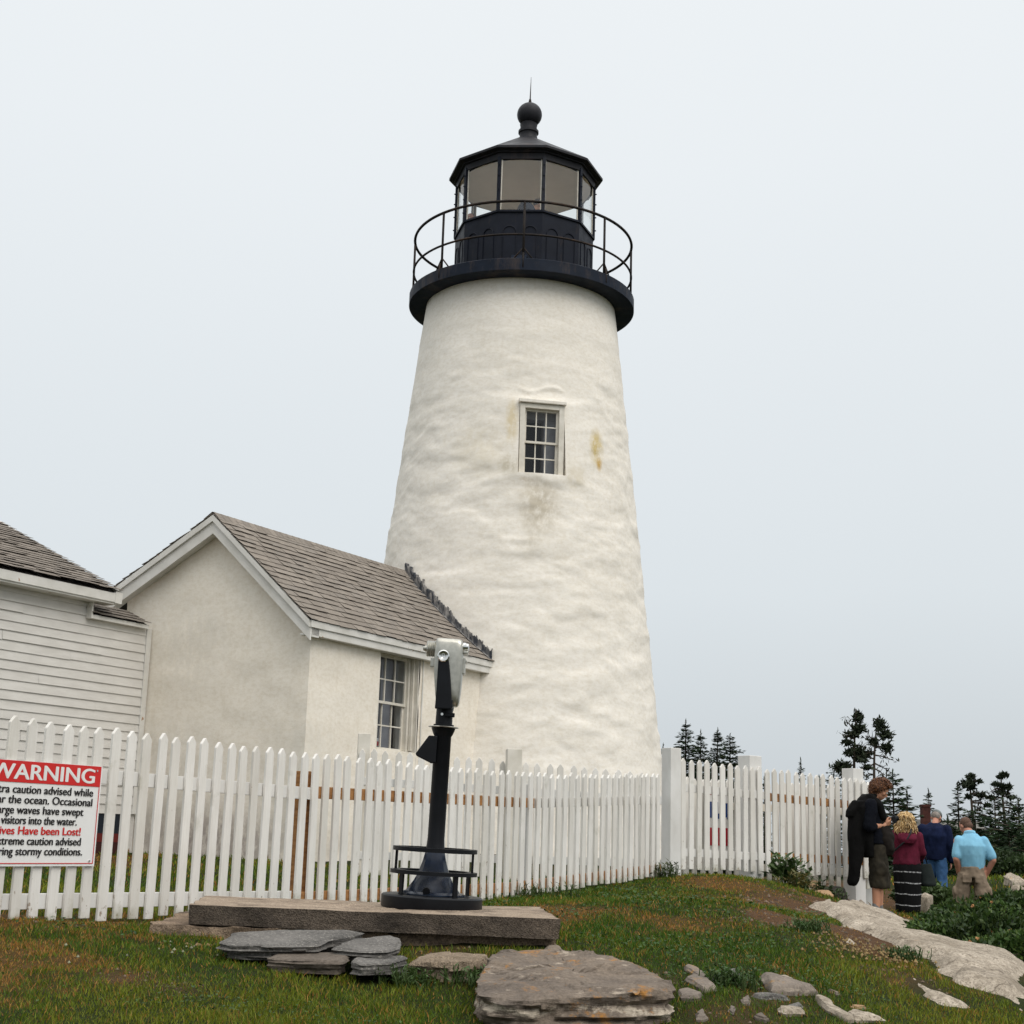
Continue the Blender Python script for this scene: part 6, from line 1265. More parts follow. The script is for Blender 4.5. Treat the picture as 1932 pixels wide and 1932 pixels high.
for s, kx_, ky_ in ((-1, -0.165, 0.06), (1, 0.14, -0.03)):
    loft(m, [((kx_*1.05, ky_, 0.30), 0.112, 0.125), ((kx_, ky_, 0.46), 0.118, 0.13), ((kx_*0.82, ky_*0.5, 0.66), 0.115, 0.135), ((kx_*0.60, 0, 0.86), 0.105, 0.135)]); ball(m, (kx_*1.0+s*0.10, ky_*0.8-0.02, 0.58), (0.03, 0.08, 0.085)); m.obox((kx_*0.60, -0.128, 0.775), (1, 0, 0), (0, 1, 0), (0, 0, 1), 0.065, 0.018, 0.06)
remesh(m, 'cargo_shorts', khk, p4, 0.012, 4, 0.5, 0.018, 9, 43)
for s, xx, yy in ((-1, -0.17, 0.05), (1, 0.14, -0.12)): shoe('shoe', flat('tan_shoe', (0.12, 0.085, 0.055)), p4, (xx, yy, 0), (s*0.12, 1, 0))

# --- visitors inside the lantern room
q = at(1007, 387, TY-0.45)
pv = person((q[0]-0.0, q[1], 9.302), rad(-80), 'visitor in a navy jacket inside the lantern room, behind the middle pane')
hz_ = q[2]-9.302; k = hz_/1.54; hc = np.array([0, 0.10, hz_]); Rr = rotm(rad(8), rad(-20))
b = MB(); head_shape(b, hc, Rr); limb(b, [(0, -0.06, hz_-0.14), (0, 0.04, hz_-0.05)], [0.06, 0.055])
loft(b, [((0, -0.02, 0.86*k), 0.16, 0.11), ((0, -0.10, 1.15*k), 0.18, 0.12), ((0, -0.12, hz_-0.16), 0.15, 0.08)]); legs(b, [(-0.09, 0, 0.86*k), (0.09, 0, 0.86*k)], [(-0.1, 0.03, 0.47*k), (0.1, 0.03, 0.47*k)], [(-0.1, 0, 0.05), (0.1, 0, 0.05)])
for s in (-1, 1): limb(b, [(s*0.18, -0.12, hz_-0.15), (s*0.22, 0.05, 1.1*k), (s*0.12, 0.24, 1.2*k)], [0.055, 0.044, 0.03]); hand(b, (s*0.12, 0.24, 1.2*k), (-s*0.3, 0.8, 0.4), (-s, 0, 0), 1.0, 0.7, side=s)
remesh(b, 'body', SK1, pv, 0.010, 3); face_bits(pv, hc, Rr)
m = MB(); ball(m, hc+Rr@np.array([0, -0.025, 0.035]), (0.085, 0.10, 0.088)); remesh(m, 'hair', flat('dark_hair', (0.10, 0.08, 0.07)), pv, 0.011, 2, 0.5, 0.005, 50, 3)
m = MB(); loft(m, [((0, -0.02, 0.6*k), 0.19, 0.14), ((0, -0.07, 1.0*k), 0.20, 0.15), ((0, -0.13, 1.25*k), 0.235, 0.16), ((0, -0.16, hz_-0.07), 0.19, 0.13), ((0, -0.14, hz_+0.02), 0.12, 0.09), ((0, -0.10, hz_+0.05), 0.07, 0.06)])
for s in (-1, 1): limb(m, [(s*0.185, -0.12, hz_-0.14), (s*0.225, 0.05, 1.1*k), (s*0.13, 0.21, 1.18*k)], [0.09, 0.078, 0.062])
remesh(m, 'jacket', cloth('visitor_navy', (0.028, 0.036, 0.06)), pv, 0.014, 4, 0.5, 0.012, 8, 51)
q = at(891, 415, TY+0.15)
pw = person((q[0], q[1], 9.302), rad(140), 'visitor inside the lantern room, only the head showing low in the left pane')
hz_ = q[2]-9.302; k = hz_/1.54; hc = np.array([0, 0.03, hz_]); Rr = rotm(0, rad(-8)); b = MB(); head_shape(b, hc, Rr)
limb(b, [(0, 0, hz_-0.18), (0, 0.02, hz_-0.08)], [0.06, 0.055]); loft(b, [((0, 0, 0.86*k), 0.16, 0.11), ((0, 0, 1.25*k), 0.19, 0.12), ((0, 0, 1.37*k), 0.11, 0.07)]); legs(b, [(-0.09, 0, 0.86*k), (0.09, 0, 0.86*k)], [(-0.1, 0, 0.47*k), (0.1, 0, 0.47*k)], [(-0.1, 0, 0.05), (0.1, 0, 0.05)])
for s in (-1, 1): limb(b, [(s*0.19, 0, 1.32*k), (s*0.22, 0.0, 1.05*k), (s*0.19, 0.12, 0.85*k)], [0.055, 0.044, 0.03])
remesh(b, 'body', SK2, pw, 0.011, 3); face_bits(pw, hc, Rr)
m = MB(); ball(m, hc+Rr@np.array([0, -0.03, 0.035]), (0.083, 0.095, 0.085)); remesh(m, 'hair', flat('brown_hair', (0.12, 0.06, 0.04)), pw, 0.011, 2, 0.5, 0.005, 50, 3)
m = MB(); loft(m, [((0, 0, 0.6*k), 0.19, 0.14), ((0, 0, 1.0*k), 0.20, 0.15), ((0, -0.02, 1.25*k), 0.22, 0.15), ((0, -0.01, 1.35*k), 0.17, 0.12), ((0, 0, 1.41*k), 0.08, 0.08)])
for s in (-1, 1): limb(m, [(s*0.185, 0, 1.31*k), (s*0.225, 0, 1.05*k), (s*0.19, 0.1, 0.88*k)], [0.085, 0.072, 0.060])
remesh(m, 'jacket', cloth('visitor_grey', (0.12, 0.12, 0.125)), pw, 0.014, 4, 0.5, 0.012, 8, 52)
# ---------------------------------------------------------------- far cottage among the trees
cq = at(1768, 1600, 62.0)
cot = thing('cottage', (cq[0], cq[1], -2.0), 'grey-roofed cottage with a brick chimney half hidden in the dark spruces', 'house')
cx_, cy_ = cq[0], cq[1]; xa, xb, ze, zr_ = cx_-0.75, cx_+2.3, 0.15, 1.22
m = MB(); m.box((xa, cy_, -2.4), (xb, cy_+4, ze)); m.add([(xa, cy_+0.01, ze), (xa, cy_+3.99, ze), (xa, cy_+2, zr_-.06)], [(0, 1, 2)]); m.add([(xb, cy_+0.01, ze), (xb, cy_+3.99, ze), (xb, cy_+2, zr_-.06)], [(0, 1, 2)]); m.build('wall', M['clapboard'], cot)
m = MB()
for s in (-1, 1):
    yb = cy_+2+s*2.3; m.add([(xa-.2, yb, ze-.13), (xb+.2, yb, ze-.13), (xb+.2, cy_+2, zr_), (xa-.2, cy_+2, zr_), (xa-.2, yb, ze-.21), (xb+.2, yb, ze-.21), (xb+.2, cy_+2, zr_-.08), (xa-.2, cy_+2, zr_-.08)], [(0, 1, 2, 3), (4, 5, 6, 7), (0, 1, 5, 4), (0, 3, 7, 4), (1, 2, 6, 5)])
cr = m.build('roof', M['grey_roof'], cot)
chx = at(1752, 1530, 63.0)[0]; zc = hz(1752, 1518, 63.5); m = MB(); m.box((chx-0.17, cy_+1.3, 0.4), (chx+0.17, cy_+1.7, zc)); m.box((chx-0.20, cy_+1.27, zc-0.10), (chx+0.20, cy_+1.73, zc-0.02)); m.build('chimney', M['brick'], cr)
m = MB(); m.box((cx_+0.4, cy_-0.04, -1.3), (cx_+1.2, cy_-0.005, -0.2)); wf = m.build('window', M['trim_paint'], cot); m = MB(); m.box((cx_+0.47, cy_-0.05, -1.22), (cx_+1.13, cy_-0.042, -0.28)); m.build('pane', M['inside'], wf)

# ---------------------------------------------------------------- trees
def quads_mesh(C, A, B, col):
    """leaf quads: centres C, half-axes A, B"""
    V = np.stack([C-A-B*0.25, C-B, C+A, C+B], 1).reshape(-1, 3); n = len(C)
    return V, np.arange(4*n).reshape(n, 4), np.repeat(col, 4, axis=0)
def unit(v): return v/(np.linalg.norm(v, axis=-1, keepdims=True)+1e-9)
def spruce(px, ptop, y, hw_px, label, group, seed, dens=1.0, ragged=0.25, zb=None, bare=0.0, lean=0.0, name='spruce_tree', tone=1.0, power=0.95, wide=2.0):
    rg = np.random.default_rng(seed); b0 = at(px, 1600, y); zt_ = hz(px, ptop, y); zb = gz1(b0[0], b0[1])-0.1 if zb is None else zb
    H = zt_-zb; R = hw_px*wide*y/F
    o = thing(name, (b0[0], b0[1], zb), label, 'tree', group); base = np.array([b0[0], b0[1], zb])
    m = MB(); pts = [base+np.array([lean*t*t*H, 0, H*t]) for t in np.linspace(0, 1, 9)]; m.tube(pts, [0.018*H*(1-t)+0.008 for t in np.linspace(0, 1, 9)], 8); m.build('trunk', M['bark'], o, smooth=True)
    C = []; A = []; B = []; K = []; lim = MB(); nw = int(7+H*5.2)
    for i in range(nw):
        t = 0.05+0.93*(i+rg.uniform(-.25, .25))/nw; t = min(max(t, 0.03), 0.985)
        if rg.random() < bare*(0.3+t): continue
        prof_ = (1-t)**power; nb = max(4, int((7 if t < .7 else 5)*dens)); az0 = rg.uniform(0, 6.28)
        for k in range(nb):
            az = az0+6.283*k/nb+rg.normal(0, .18); Lb = R*prof_*rg.uniform(1-ragged*1.5, 1+ragged*.7)+0.03
            if Lb < 0.06: continue
            d = np.array([math.cos(az), math.sin(az), 0]); up_ = 0.55*t-0.22+rg.normal(0, .06); sd_ = np.array([-d[1], d[0], 0])
            c0 = base+np.array([lean*t*t*H, 0, H*t+rg.normal(0, .04)])
            if rg.random() < 0.35: lim.tube([c0, c0+d*Lb*0.5+UP*Lb*up_*0.4, c0+d*Lb*0.95+UP*Lb*(up_-0.10)], [0.018, 0.012, 0.004], 4)
            ns = max(3, int(Lb/0.085))
            for j in range(ns+1):
                s = (j+rg.uniform(0, .9))/ns
                if s < 0.08 or s > 1.05: continue
                p = c0+d*Lb*s+UP*(Lb*(up_*s-0.30*s*s+0.16*s**4))
                w_ = (0.34*(1.05-s)*Lb+0.05)
                for q in range(4):
                    x_ = rg.uniform(-1, 1); pp = p+sd_*x_*w_-UP*(abs(x_)*w_*0.25)+UP*rg.normal(0, .022)
                    ax = unit(d*rg.uniform(.55, 1.1)+sd_*x_*0.9+UP*rg.normal(0.02, .16)); bx_ = unit(np.cross(ax, UP+rg.normal(0, .55, 3)))
                    sz = rg.uniform(.075, .135)*min(1.0, 0.55+Lb*0.6); C.append(pp); A.append(ax*sz); B.append(bx_*sz*0.24); f = rg.uniform(.6, 1.35)
                    K.append(np.array([0.024*f, 0.045*f, 0.018*f])*tone if rg.random() > .07 else np.array([0.05, 0.055, 0.02])*f*tone)
        # leader shoots
    for k in range(10):
        t = 0.93+0.07*k/10; C.append(base+np.array([lean*t*t*H, 0, H*t])); a = unit(np.array([rg.normal(0, .5), rg.normal(0, .5), 1.0])); A.append(a*0.11); B.append(unit(np.cross(a, rg.normal(0, 1, 3)))*0.022); K.append(np.array([0.025, 0.042, 0.02])*tone)
    V, f_, col = quads_mesh(np.array(C), np.array(A), np.array(B), np.array(K)); np_mesh('crown', V, f_, M['needles'], o, col)
    if lim.v: lim.build('branches', M['bark'], o)
    return o
def pine(px, ptop, y, label, clumps, limbs, seed, group, wig=0.0, zb=None, trunk_r=0.11, tone=1.0):
    """wind-swept pine: bare trunk, separate needle clumps given in px offsets from the trunk"""
    rg = np.random.default_rng(seed); b0 = at(px, 1600, y); zt_ = hz(px, ptop, y); zb = gz1(b0[0], b0[1])-0.1 if zb is None else zb; H = zt_-zb; k = y/F
    o = thing('pine_tree', (b0[0], b0[1], zb), label, 'tree', group); base = np.array([b0[0], b0[1], zb])
    def tp(z): return base+np.array([wig*math.sin((z-zb)*1.1)*0.12, 0, z-zb])
    m = MB(); zs_ = np.linspace(zb, zt_, 14); m.tube([tp(z) for z in zs_], [trunk_r*(1-0.85*(z-zb)/H) for z in zs_], 8); m.build('trunk', M['bark'], o, smooth=True)
    lm = MB(); C = []; A = []; B = []; K = []
    for (py, dx, dy, rw, rh, dens_) in clumps:
        z = hz(px, py, y); off = np.array([dx*k, rg.uniform(-.5, .5)*abs(dx)*k, 0]); c = tp(z)+off-UP*dy*k
        lm.tube([tp(z-0.15*abs(dx)*k), tp(z)+off*0.5-UP*dy*k*0.6, c+off*0.12], [0.035, 0.025, 0.010], 5)
        n = int(190*dens_)
        for i in range(n):
            u = unit(rg.normal(0, 1, 3))*rg.uniform(0.05, 1)**0.6*rg.choice((.7, 1.0, 1.25)); p = c+u*np.array([rw*1.1, rw*0.8, rh*0.85])*k
            a = unit(u*0.6+rg.normal(0, .5, 3)+UP*0.25); C.append(p); s = rg.uniform(.06, .13); A.append(a*s); B.append(unit(np.cross(a, rg.normal(0, 1, 3)))*s*0.32); f = rg.uniform(.55, 1.35); K.append(np.array([0.030, 0.040, 0.022])*f*tone)
    for (py, dx, dy) in limbs:
        z = hz(px, py, y); e = tp(z)+np.array([dx*k, rg.uniform(-.4, .4)*abs(dx)*k, -dy*k]); mid = (tp(z)+e)/2+np.array([0, 0, rg.uniform(-.05, .1)])
        lm.tube([tp(z), mid, e], [0.030, 0.020, 0.006], 5)
        for j in range(4):
            q = tp(z)*(1-.25*j)+e*(.25*j) if j else mid; lm.tube([q, q+np.array([dx*k*rg.uniform(.05, .3), rg.uniform(-.3, .3), rg.uniform(-.15, .25)])], [0.012, 0.004], 4)
        for i in range(14):
            s = rg.uniform(.4, 1.05); p = tp(z)*(1-s)+e*s+rg.normal(0, .09, 3); a = unit(rg.normal(0, 1, 3)+UP*.2); C.append(p); A.append(a*0.09); B.append(unit(np.cross(a, rg.normal(0, 1, 3)))*0.028); K.append(np.array([0.034, 0.036, 0.022])*rg.uniform(.6, 1.3)*tone)
    lm.build('branches', M['bark'], o)
    V, f_, col = quads_mesh(np.array(C), np.array(A), np.array(B), np.array(K)); np_mesh('crown', V, f_, M['needles'], o, col); return o
GT = 'spruces behind the fences'
spruce(1293, 1357, 58, 34, 'tallest spruce of the dark clump rising behind the fence corner post', GT, 1, 1.9, 0.24, tone=0.85, wide=2.5, power=0.80)
spruce(1322, 1377, 60, 30, 'spruce standing against the right side of the tallest one in the clump', GT, 2, 1.9, 0.25, tone=0.85, wide=2.5, power=0.80)
spruce(1352, 1372, 57, 27, 'narrow dark spruce, third in the clump behind the fence', GT, 3, 1.9, 0.25, lean=0.008, tone=0.85, wide=2.5, power=0.80)
spruce(1378, 1383, 59, 42, 'spruce at the right end of the clump, with a brownish top', GT, 4, 1.9, 0.25, tone=0.85, wide=2.5, power=0.80)
spruce(1250, 1402, 58, 24, 'small spruce between the lighthouse and the corner post', GT, 5, 1.0, 0.3)
spruce(1513, 1430, 55, 19, 'thin little spruce standing alone above the right-hand fence', GT, 6, 0.8, 0.4, tone=1.25)
spruce(1575, 1453, 60, 26, 'bushy low treetop just above the right-hand fence', GT, 7, 0.7, 0.3, power=0.4)
spruce(1548, 1463, 64, 14, 'tiny treetop between the lone spruce and the bushy low treetop', GT, 8, 0.7, 0.3)
spruce(1443, 1466, 64, 16, 'small treetop right beside the middle fence post', GT, 9, 0.7, 0.3, tone=1.3)
pine(1619, 1338, 48, 'taller of the two bare wind-swept pines, with a dark clump low on its left', [(1352, 4, 0, 9, 14, 1), (1370, 8, 4, 14, 12, 1.1), (1385, -6, 0, 12, 9, .7), (1400, -14, 2, 11, 7, .6), (1412, 9, 6, 15, 15, 1.3), (1420, -10, 0, 10, 8, .6), (1432, 12, 0, 12, 10, .7), (1440, -24, 8, 18, 14, 1.5)], [(1380, -20, -22), (1395, -26, -8), (1405, 26, 6), (1428, 34, -10), (1450, -32, 6), (1455, 24, 10), (1465, -22, 4)], 21, 'wind-swept pines', 0.6)
pine(1658, 1354, 50, 'shorter of the two bare wind-swept pines, leaning branches on its right', [(1368, 6, 0, 12, 16, 1.2), (1382, 16, 4, 14, 14, 1.2), (1400, -4, 0, 10, 10, .7), (1405, 20, 6, 10, 12, .8), (1416, -14, 6, 10, 6, .4), (1440, -12, 8, 10, 6, .5)], [(1395, -20, -6), (1412, 26, 2), (1425, 34, 10), (1432, -24, 0), (1440, 30, 14), (1450, 22, 20), (1462, -20, 6), (1470, 26, 8)], 22, 'wind-swept pines', 0.8)
pine(1838, 1462, 46, 'thin bare-topped pine rising behind the man in the light blue shirt', [(1466, 2, 0, 8, 8, .7), (1478, -8, 2, 12, 9, .8), (1482, 2, 2, 9, 9, .7), (1472, 16, 2, 6, 3, .25), (1495, 18, 4, 11, 5, .5), (1503, -4, 0, 6, 5, .4), (1510, 30, 8, 7, 3, .3)], [(1500, 16, -6), (1512, 32, -8), (1520, 22, 10), (1530, 26, 10), (1540, -14, 6)], 23, 'wind-swept pines', 0.5, tone=0.9)
pine(1898, 1460, 46, 'sparse bare-topped pine farthest right above the dark spruces', [(1462, 6, 0, 6, 5, .5), (1466, 0, 0, 6, 5, .4), (1478, -10, 2, 7, 4, .4), (1482, 2, 2, 9, 7, .6), (1482, 13, 2, 5, 6, .5), (1494, 0, 2, 10, 6, .5), (1500, 16, 4, 8, 3, .3), (1503, -22, 2, 10, 3, .3), (1520, 24, 6, 9, 4, .4)], [(1490, -24, 6), (1500, 24, 4), (1515, 28, 8), (1528, 30, 12), (1535, -20, 4)], 24, 'wind-swept pines', 0.5, tone=1.0)
GR = 'dark spruces beyond the walkers'
spruce(1688, 1452, 45, 48, 'broad dark spruce behind the head of the man in the black jacket', GR, 31, 1.2, 0.4, power=0.7)
spruce(1714, 1490, 44, 34, 'dark spruce between the black-jacketed man and the cottage chimney', GR, 32, 1.3, 0.25)
spruce(1755, 1487, 66, 24, 'small pointed spruce behind the cottage chimney', GR, 33, 1.0, 0.3, power=0.8)
spruce(1811, 1475, 47, 40, 'tall spruce just left of the thin bare-topped pine', GR, 34, 1.1, 0.4, power=0.95)
spruce(1790, 1540, 40, 40, 'low dark spruce right of the navy-jacketed man', GR, 35, 1.2, 0.3, power=0.7, wide=2.6)
spruce(1842, 1520, 44, 50, 'spruce wrapped round the foot of the thin bare-topped pine', GR, 36, 1.1, 0.35, power=0.75, wide=2.6)
spruce(1880, 1498, 45, 52, 'large dark spruce left of the sparse pine near the right edge', GR, 37, 1.2, 0.35, power=0.8, wide=2.6)
spruce(1925, 1505, 45, 44, 'spruce at the right edge of the picture', GR, 38, 1.1, 0.35, power=0.8, wide=2.6)
spruce(1905, 1545, 38, 60, 'lowest broad spruce in front at the right edge, behind the light blue shirt', GR, 39, 1.2, 0.3, power=0.6, wide=2.6)
spruce(1955, 1520, 42, 60, 'spruce half cut off by the right edge', GR, 40, 1.1, 0.3, power=0.7)
spruce(1690, 1550, 38, 50, 'low spruce hidden behind the burgundy hoodie', GR, 41, 1.2, 0.3, power=0.6, wide=2.6)
spruce(1735, 1575, 36, 40, 'low spruce between the burgundy hoodie and the navy jacket', GR, 42, 1.1, 0.3, power=0.6, wide=2.6)
spruce(1840, 1570, 35, 60, 'low spruce mass straight behind the light blue shirt', GR, 43, 1.1, 0.3, power=0.6, wide=2.6)

# ---------------------------------------------------------------- shrubs and weeds
def leafbush(name, label, lobes, nleaf, leaf, cols, seed, cat='shrub', group=None, blooms=0, lump=0.3):
    rg = np.random.default_rng(seed); c0 = np.mean([l[0] for l in lobes], 0); zb = min(l[0][2]-l[1][2] for l in lobes)
    o = thing(name, (c0[0], c0[1], zb), label, cat, group)
    C = []; A = []; B = []; K = []; wts = np.array([l[1][0]*l[1][1]*l[1][2] for l in lobes])**(2/3); wts /= wts.sum()
    st = MB()
    for c, r in lobes:
        for k in range(7):
            e = np.array(c)+rg.normal(0, .45, 3)*np.array(r); st.tube([np.array([c[0]+rg.normal(0, .15)*r[0], c[1], c[2]-r[2]]), (np.array(c)+e)/2-UP*r[2]*.2, e], [0.012, 0.008, 0.003], 4)
    ids = rg.choice(len(lobes), nleaf, p=wts); nrm = unit(rg.normal(0, 1, (nleaf, 3))); rad_ = rg.uniform(.35, 1.0, nleaf)**0.45
    LC = np.array([l[0] for l in lobes])[ids]; LR_ = np.array([l[1] for l in lobes])[ids]
    P = LC+nrm*LR_*(rad_*(1+lump*fbm(nrm*2.2+ids[:, None]*7.7, 3, seed)))[:, None]
    a = unit(nrm*0.7+rg.normal(0, .6, (nleaf, 3))+np.array([0, 0, .35])); bb = unit(np.cross(a, rg.normal(0, 1, (nleaf, 3)))); s = leaf*rg.uniform(.6, 1.3, nleaf)[:, None]
    cl = np.array(cols)[rg.integers(len(cols), size=nleaf)]*rg.uniform(.65, 1.35, (nleaf, 1)); cl = cl*(0.8+0.5*vnoise(P*3.0, seed)[:, None]*0.7)
    V, f_, col = quads_mesh(P, a*s, bb*s*0.5, np.clip(cl, 0.004, 1)); np_mesh('foliage', V, f_, M['leaf'], o, col); st.build('stems', M['bark'], o)
    for k in range(blooms):
        i = rg.integers(nleaf)
        while nrm[i][2] < 0.0 or nrm[i][1] > 0.3: i = rg.integers(nleaf)
        p = LC[i]+nrm[i]*LR_[i]*1.02; m = MB()
        for j in range(5):
            u = unit(rg.normal(0, 1, 3)+np.array([0, -.6, .6])); v = unit(np.cross(u, rg.normal(0, 1, 3))); w_ = np.cross(u, v); m.add([p-v*.018, p+w_*.013+u*.01, p+v*.018+u*.012, p-w_*.013+u*.008], [(0, 1, 2, 3)])
        m.build('bloom', flat('bloom', (0.42, 0.20, 0.10), 0.7) if 'bloomM' not in M else M['bloomM'], o)
    return o
M['bloomM'] = flat('bloom', (0.46, 0.24, 0.10), 0.7)
GRN = [(0.036, 0.076, 0.014), (0.052, 0.098, 0.018), (0.024, 0.052, 0.012), (0.07, 0.11, 0.022)]
def lobe(px, py, y, rx, ry, rz): return (np.array(at(px, py, y)), (rx, ry, rz))
leafbush('rose_bush', 'big dark rose bush beside the broad ledge, before the light blue shirt man', [lobe(1775, 1761, 13.6, .30, .30, .20), lobe(1822, 1751, 13.8, .36, .35, .24), lobe(1870, 1769, 13.2, .36, .3, .22), lobe(1915, 1799, 12.6, .35, .3, .18), lobe(1750, 1769, 13.2, .22, .25, .14), lobe(1815, 1777, 13.2, .30, .3, .20), lobe(1862, 1802, 12.6, .28, .3, .14), lobe(1790, 1731, 14.2, .18, .2, .12), lobe(1845, 1729, 14.2, .18, .2, .12)], 17000, 0.030, GRN, 61, group='bushes below the ledge', blooms=16)
leafbush('rose_bush', 'rose bush farther back near the right edge, right of the khaki shorts', [lobe(1903, 1712, 18.5, .38, .4, .20), lobe(1938, 1722, 18.0, .40, .4, .22), lobe(1885, 1728, 17.6, .28, .3, .16), lobe(1965, 1705, 19.0, .4, .4, .22)], 8000, 0.036, GRN, 62, group='bushes below the ledge', blooms=4)
leafbush('low_bush', 'low green bush growing behind the woman in the striped skirt', [lobe(1742, 1690, 24.5, .5, .4, .22), lobe(1762, 1694, 23.5, .35, .3, .16)], 3000, 0.045, [(0.06, 0.10, 0.025), (0.05, 0.085, 0.02)], 63, group='bushes below the ledge')
leafbush('low_bush', 'low green bush at the far right edge under the spruces', [lobe(1890, 1628, 34.0, .8, .6, .28), lobe(1925, 1636, 33.0, .8, .6, .25)], 4000, 0.06, [(0.035, 0.062, 0.016), (0.028, 0.050, 0.014)], 64, group='bushes below the ledge')
def weeds(label, spots, h, nst, y, seed, cols, w_=0.022, name='weed_clump', group='weeds along the fence', leaves=9):
    rg = np.random.default_rng(seed); P0 = [at(px, py, y) for px, py in spots]; P0 = [np.array([p[0], p[1], gz1(p[0], p[1])-0.02]) for p in P0]; c0 = np.mean(P0, 0)
    o = thing(name, tuple(c0), label, 'plant', group); st = MB(); C = []; A = []; B = []; K = []
    for i in range(nst):
        b0 = P0[rg.integers(len(P0))]+np.array([rg.normal(0, .06), rg.normal(0, .06), 0]); hh = h*rg.uniform(.55, 1.1); e = b0+np.array([rg.normal(0, .18)*hh, rg.normal(0, .18)*hh, hh]); st.tube([b0, (b0+e)/2+rg.normal(0, .01, 3), e], [0.005, 0.004, 0.002], 4, col=(0.05, 0.08, 0.02))
        for j in range(leaves):
            t = rg.uniform(.25, 1.0); p = b0*(1-t)+e*t; az = rg.uniform(0, 6.28); a = unit(np.array([math.cos(az), math.sin(az), rg.uniform(.1, .9)])); L_ = h*0.20*rg.uniform(.6, 1.2); C.append(p+a*L_); A.append(a*L_); B.append(unit(np.cross(a, UP+rg.normal(0, .3, 3)))*w_*rg.uniform(.7, 1.2)); K.append(np.array(cols[rg.integers(len(cols))])*rg.uniform(.7, 1.3))
    V, f_, col = quads_mesh(np.array(C), np.array(A), np.array(B), np.array(K)); np_mesh('leaves', V, f_, M['leaf'], o, col); st.build('stems', M['leaf'], o); return o
weeds('tall leafy weeds growing up against the right-hand fence', [(1455, 1660), (1470, 1662), (1485, 1664), (1500, 1662), (1462, 1664), (1492, 1668)], 0.30, 34, 16.6, 71, [(0.06, 0.105, 0.03), (0.045, 0.085, 0.025), (0.075, 0.12, 0.035)], 0.026)
weeds('yellowish weeds on the bank beside the tan stones', [(1498, 1680), (1508, 1685), (1515, 1676)], 0.20, 22, 16.2, 72, [(0.15, 0.12, 0.035), (0.10, 0.10, 0.03)], 0.014)
weeds('grassy weeds at the foot of the corner post', [(1248, 1655), (1260, 1656), (1272, 1656), (1255, 1658)], 0.17, 30, 15.7, 73, [(0.06, 0.085, 0.03), (0.09, 0.10, 0.04)], 0.009, leaves=5)
weeds('dark weeds under the bottom of the right-hand fence', [(1530, 1668), (1545, 1672), (1560, 1670), (1575, 1674)], 0.15, 30, 17.0, 74, [(0.035, 0.06, 0.02), (0.05, 0.075, 0.024)], 0.014)
weeds('round bright green tuft at the left end of the broad ledge', [zr(620, 650), zr(650, 655), zr(680, 652), zr(640, 660)], 0.10, 110, hit(*zr(650, 660))[1], 75, [(0.045, 0.10, 0.02), (0.06, 0.12, 0.028)], 0.005, 'grass_tuft', 'tufts round the ledges', 4)
weeds('low green tuft growing in a hollow of the broad ledge', [zr(1190, 820), zr(1225, 822), zr(1260, 824)], 0.09, 90, hit(*zr(1225, 826))[1], 76, [(0.045, 0.10, 0.02), (0.06, 0.12, 0.028)], 0.004, 'grass_tuft', 'tufts round the ledges', 4)
weeds('green weeds between the boulder and the concrete lump', [(895, 1838), (880, 1845), (905, 1850), (870, 1838)], 0.10, 60, 7.5, 77, [(0.045, 0.09, 0.02), (0.06, 0.11, 0.028)], 0.006, 'grass_tuft', 'tufts round the stones', 4)
weeds('green weeds growing at the right end of the slate pile', [(740, 1822), (765, 1818), (785, 1822), (755, 1828)], 0.10, 70, 7.45, 78, [(0.045, 0.09, 0.02), (0.06, 0.11, 0.028)], 0.005, 'grass_tuft', 'tufts round the stones', 4)
weeds('deep green tuft in front of the pointed dark stone', zp([(350, 400), (400, 400), (440, 405), (470, 390)]), 0.10, 90, hit(*zq(410, 410))[1], 79, [(0.04, 0.08, 0.02), (0.05, 0.10, 0.025)], 0.006, 'grass_tuft', 'tufts round the stones', 4)
weeds('green weeds on the ground along the foot of the long fence', [(985, 1698), (1010, 1695), (1040, 1690), (1000, 1699), (1070, 1685), (960, 1700)], 0.13, 70, 13.2, 80, [(0.055, 0.085, 0.025), (0.08, 0.10, 0.03)], 0.005, 'grass_tuft', 'weeds along the fence', 4)

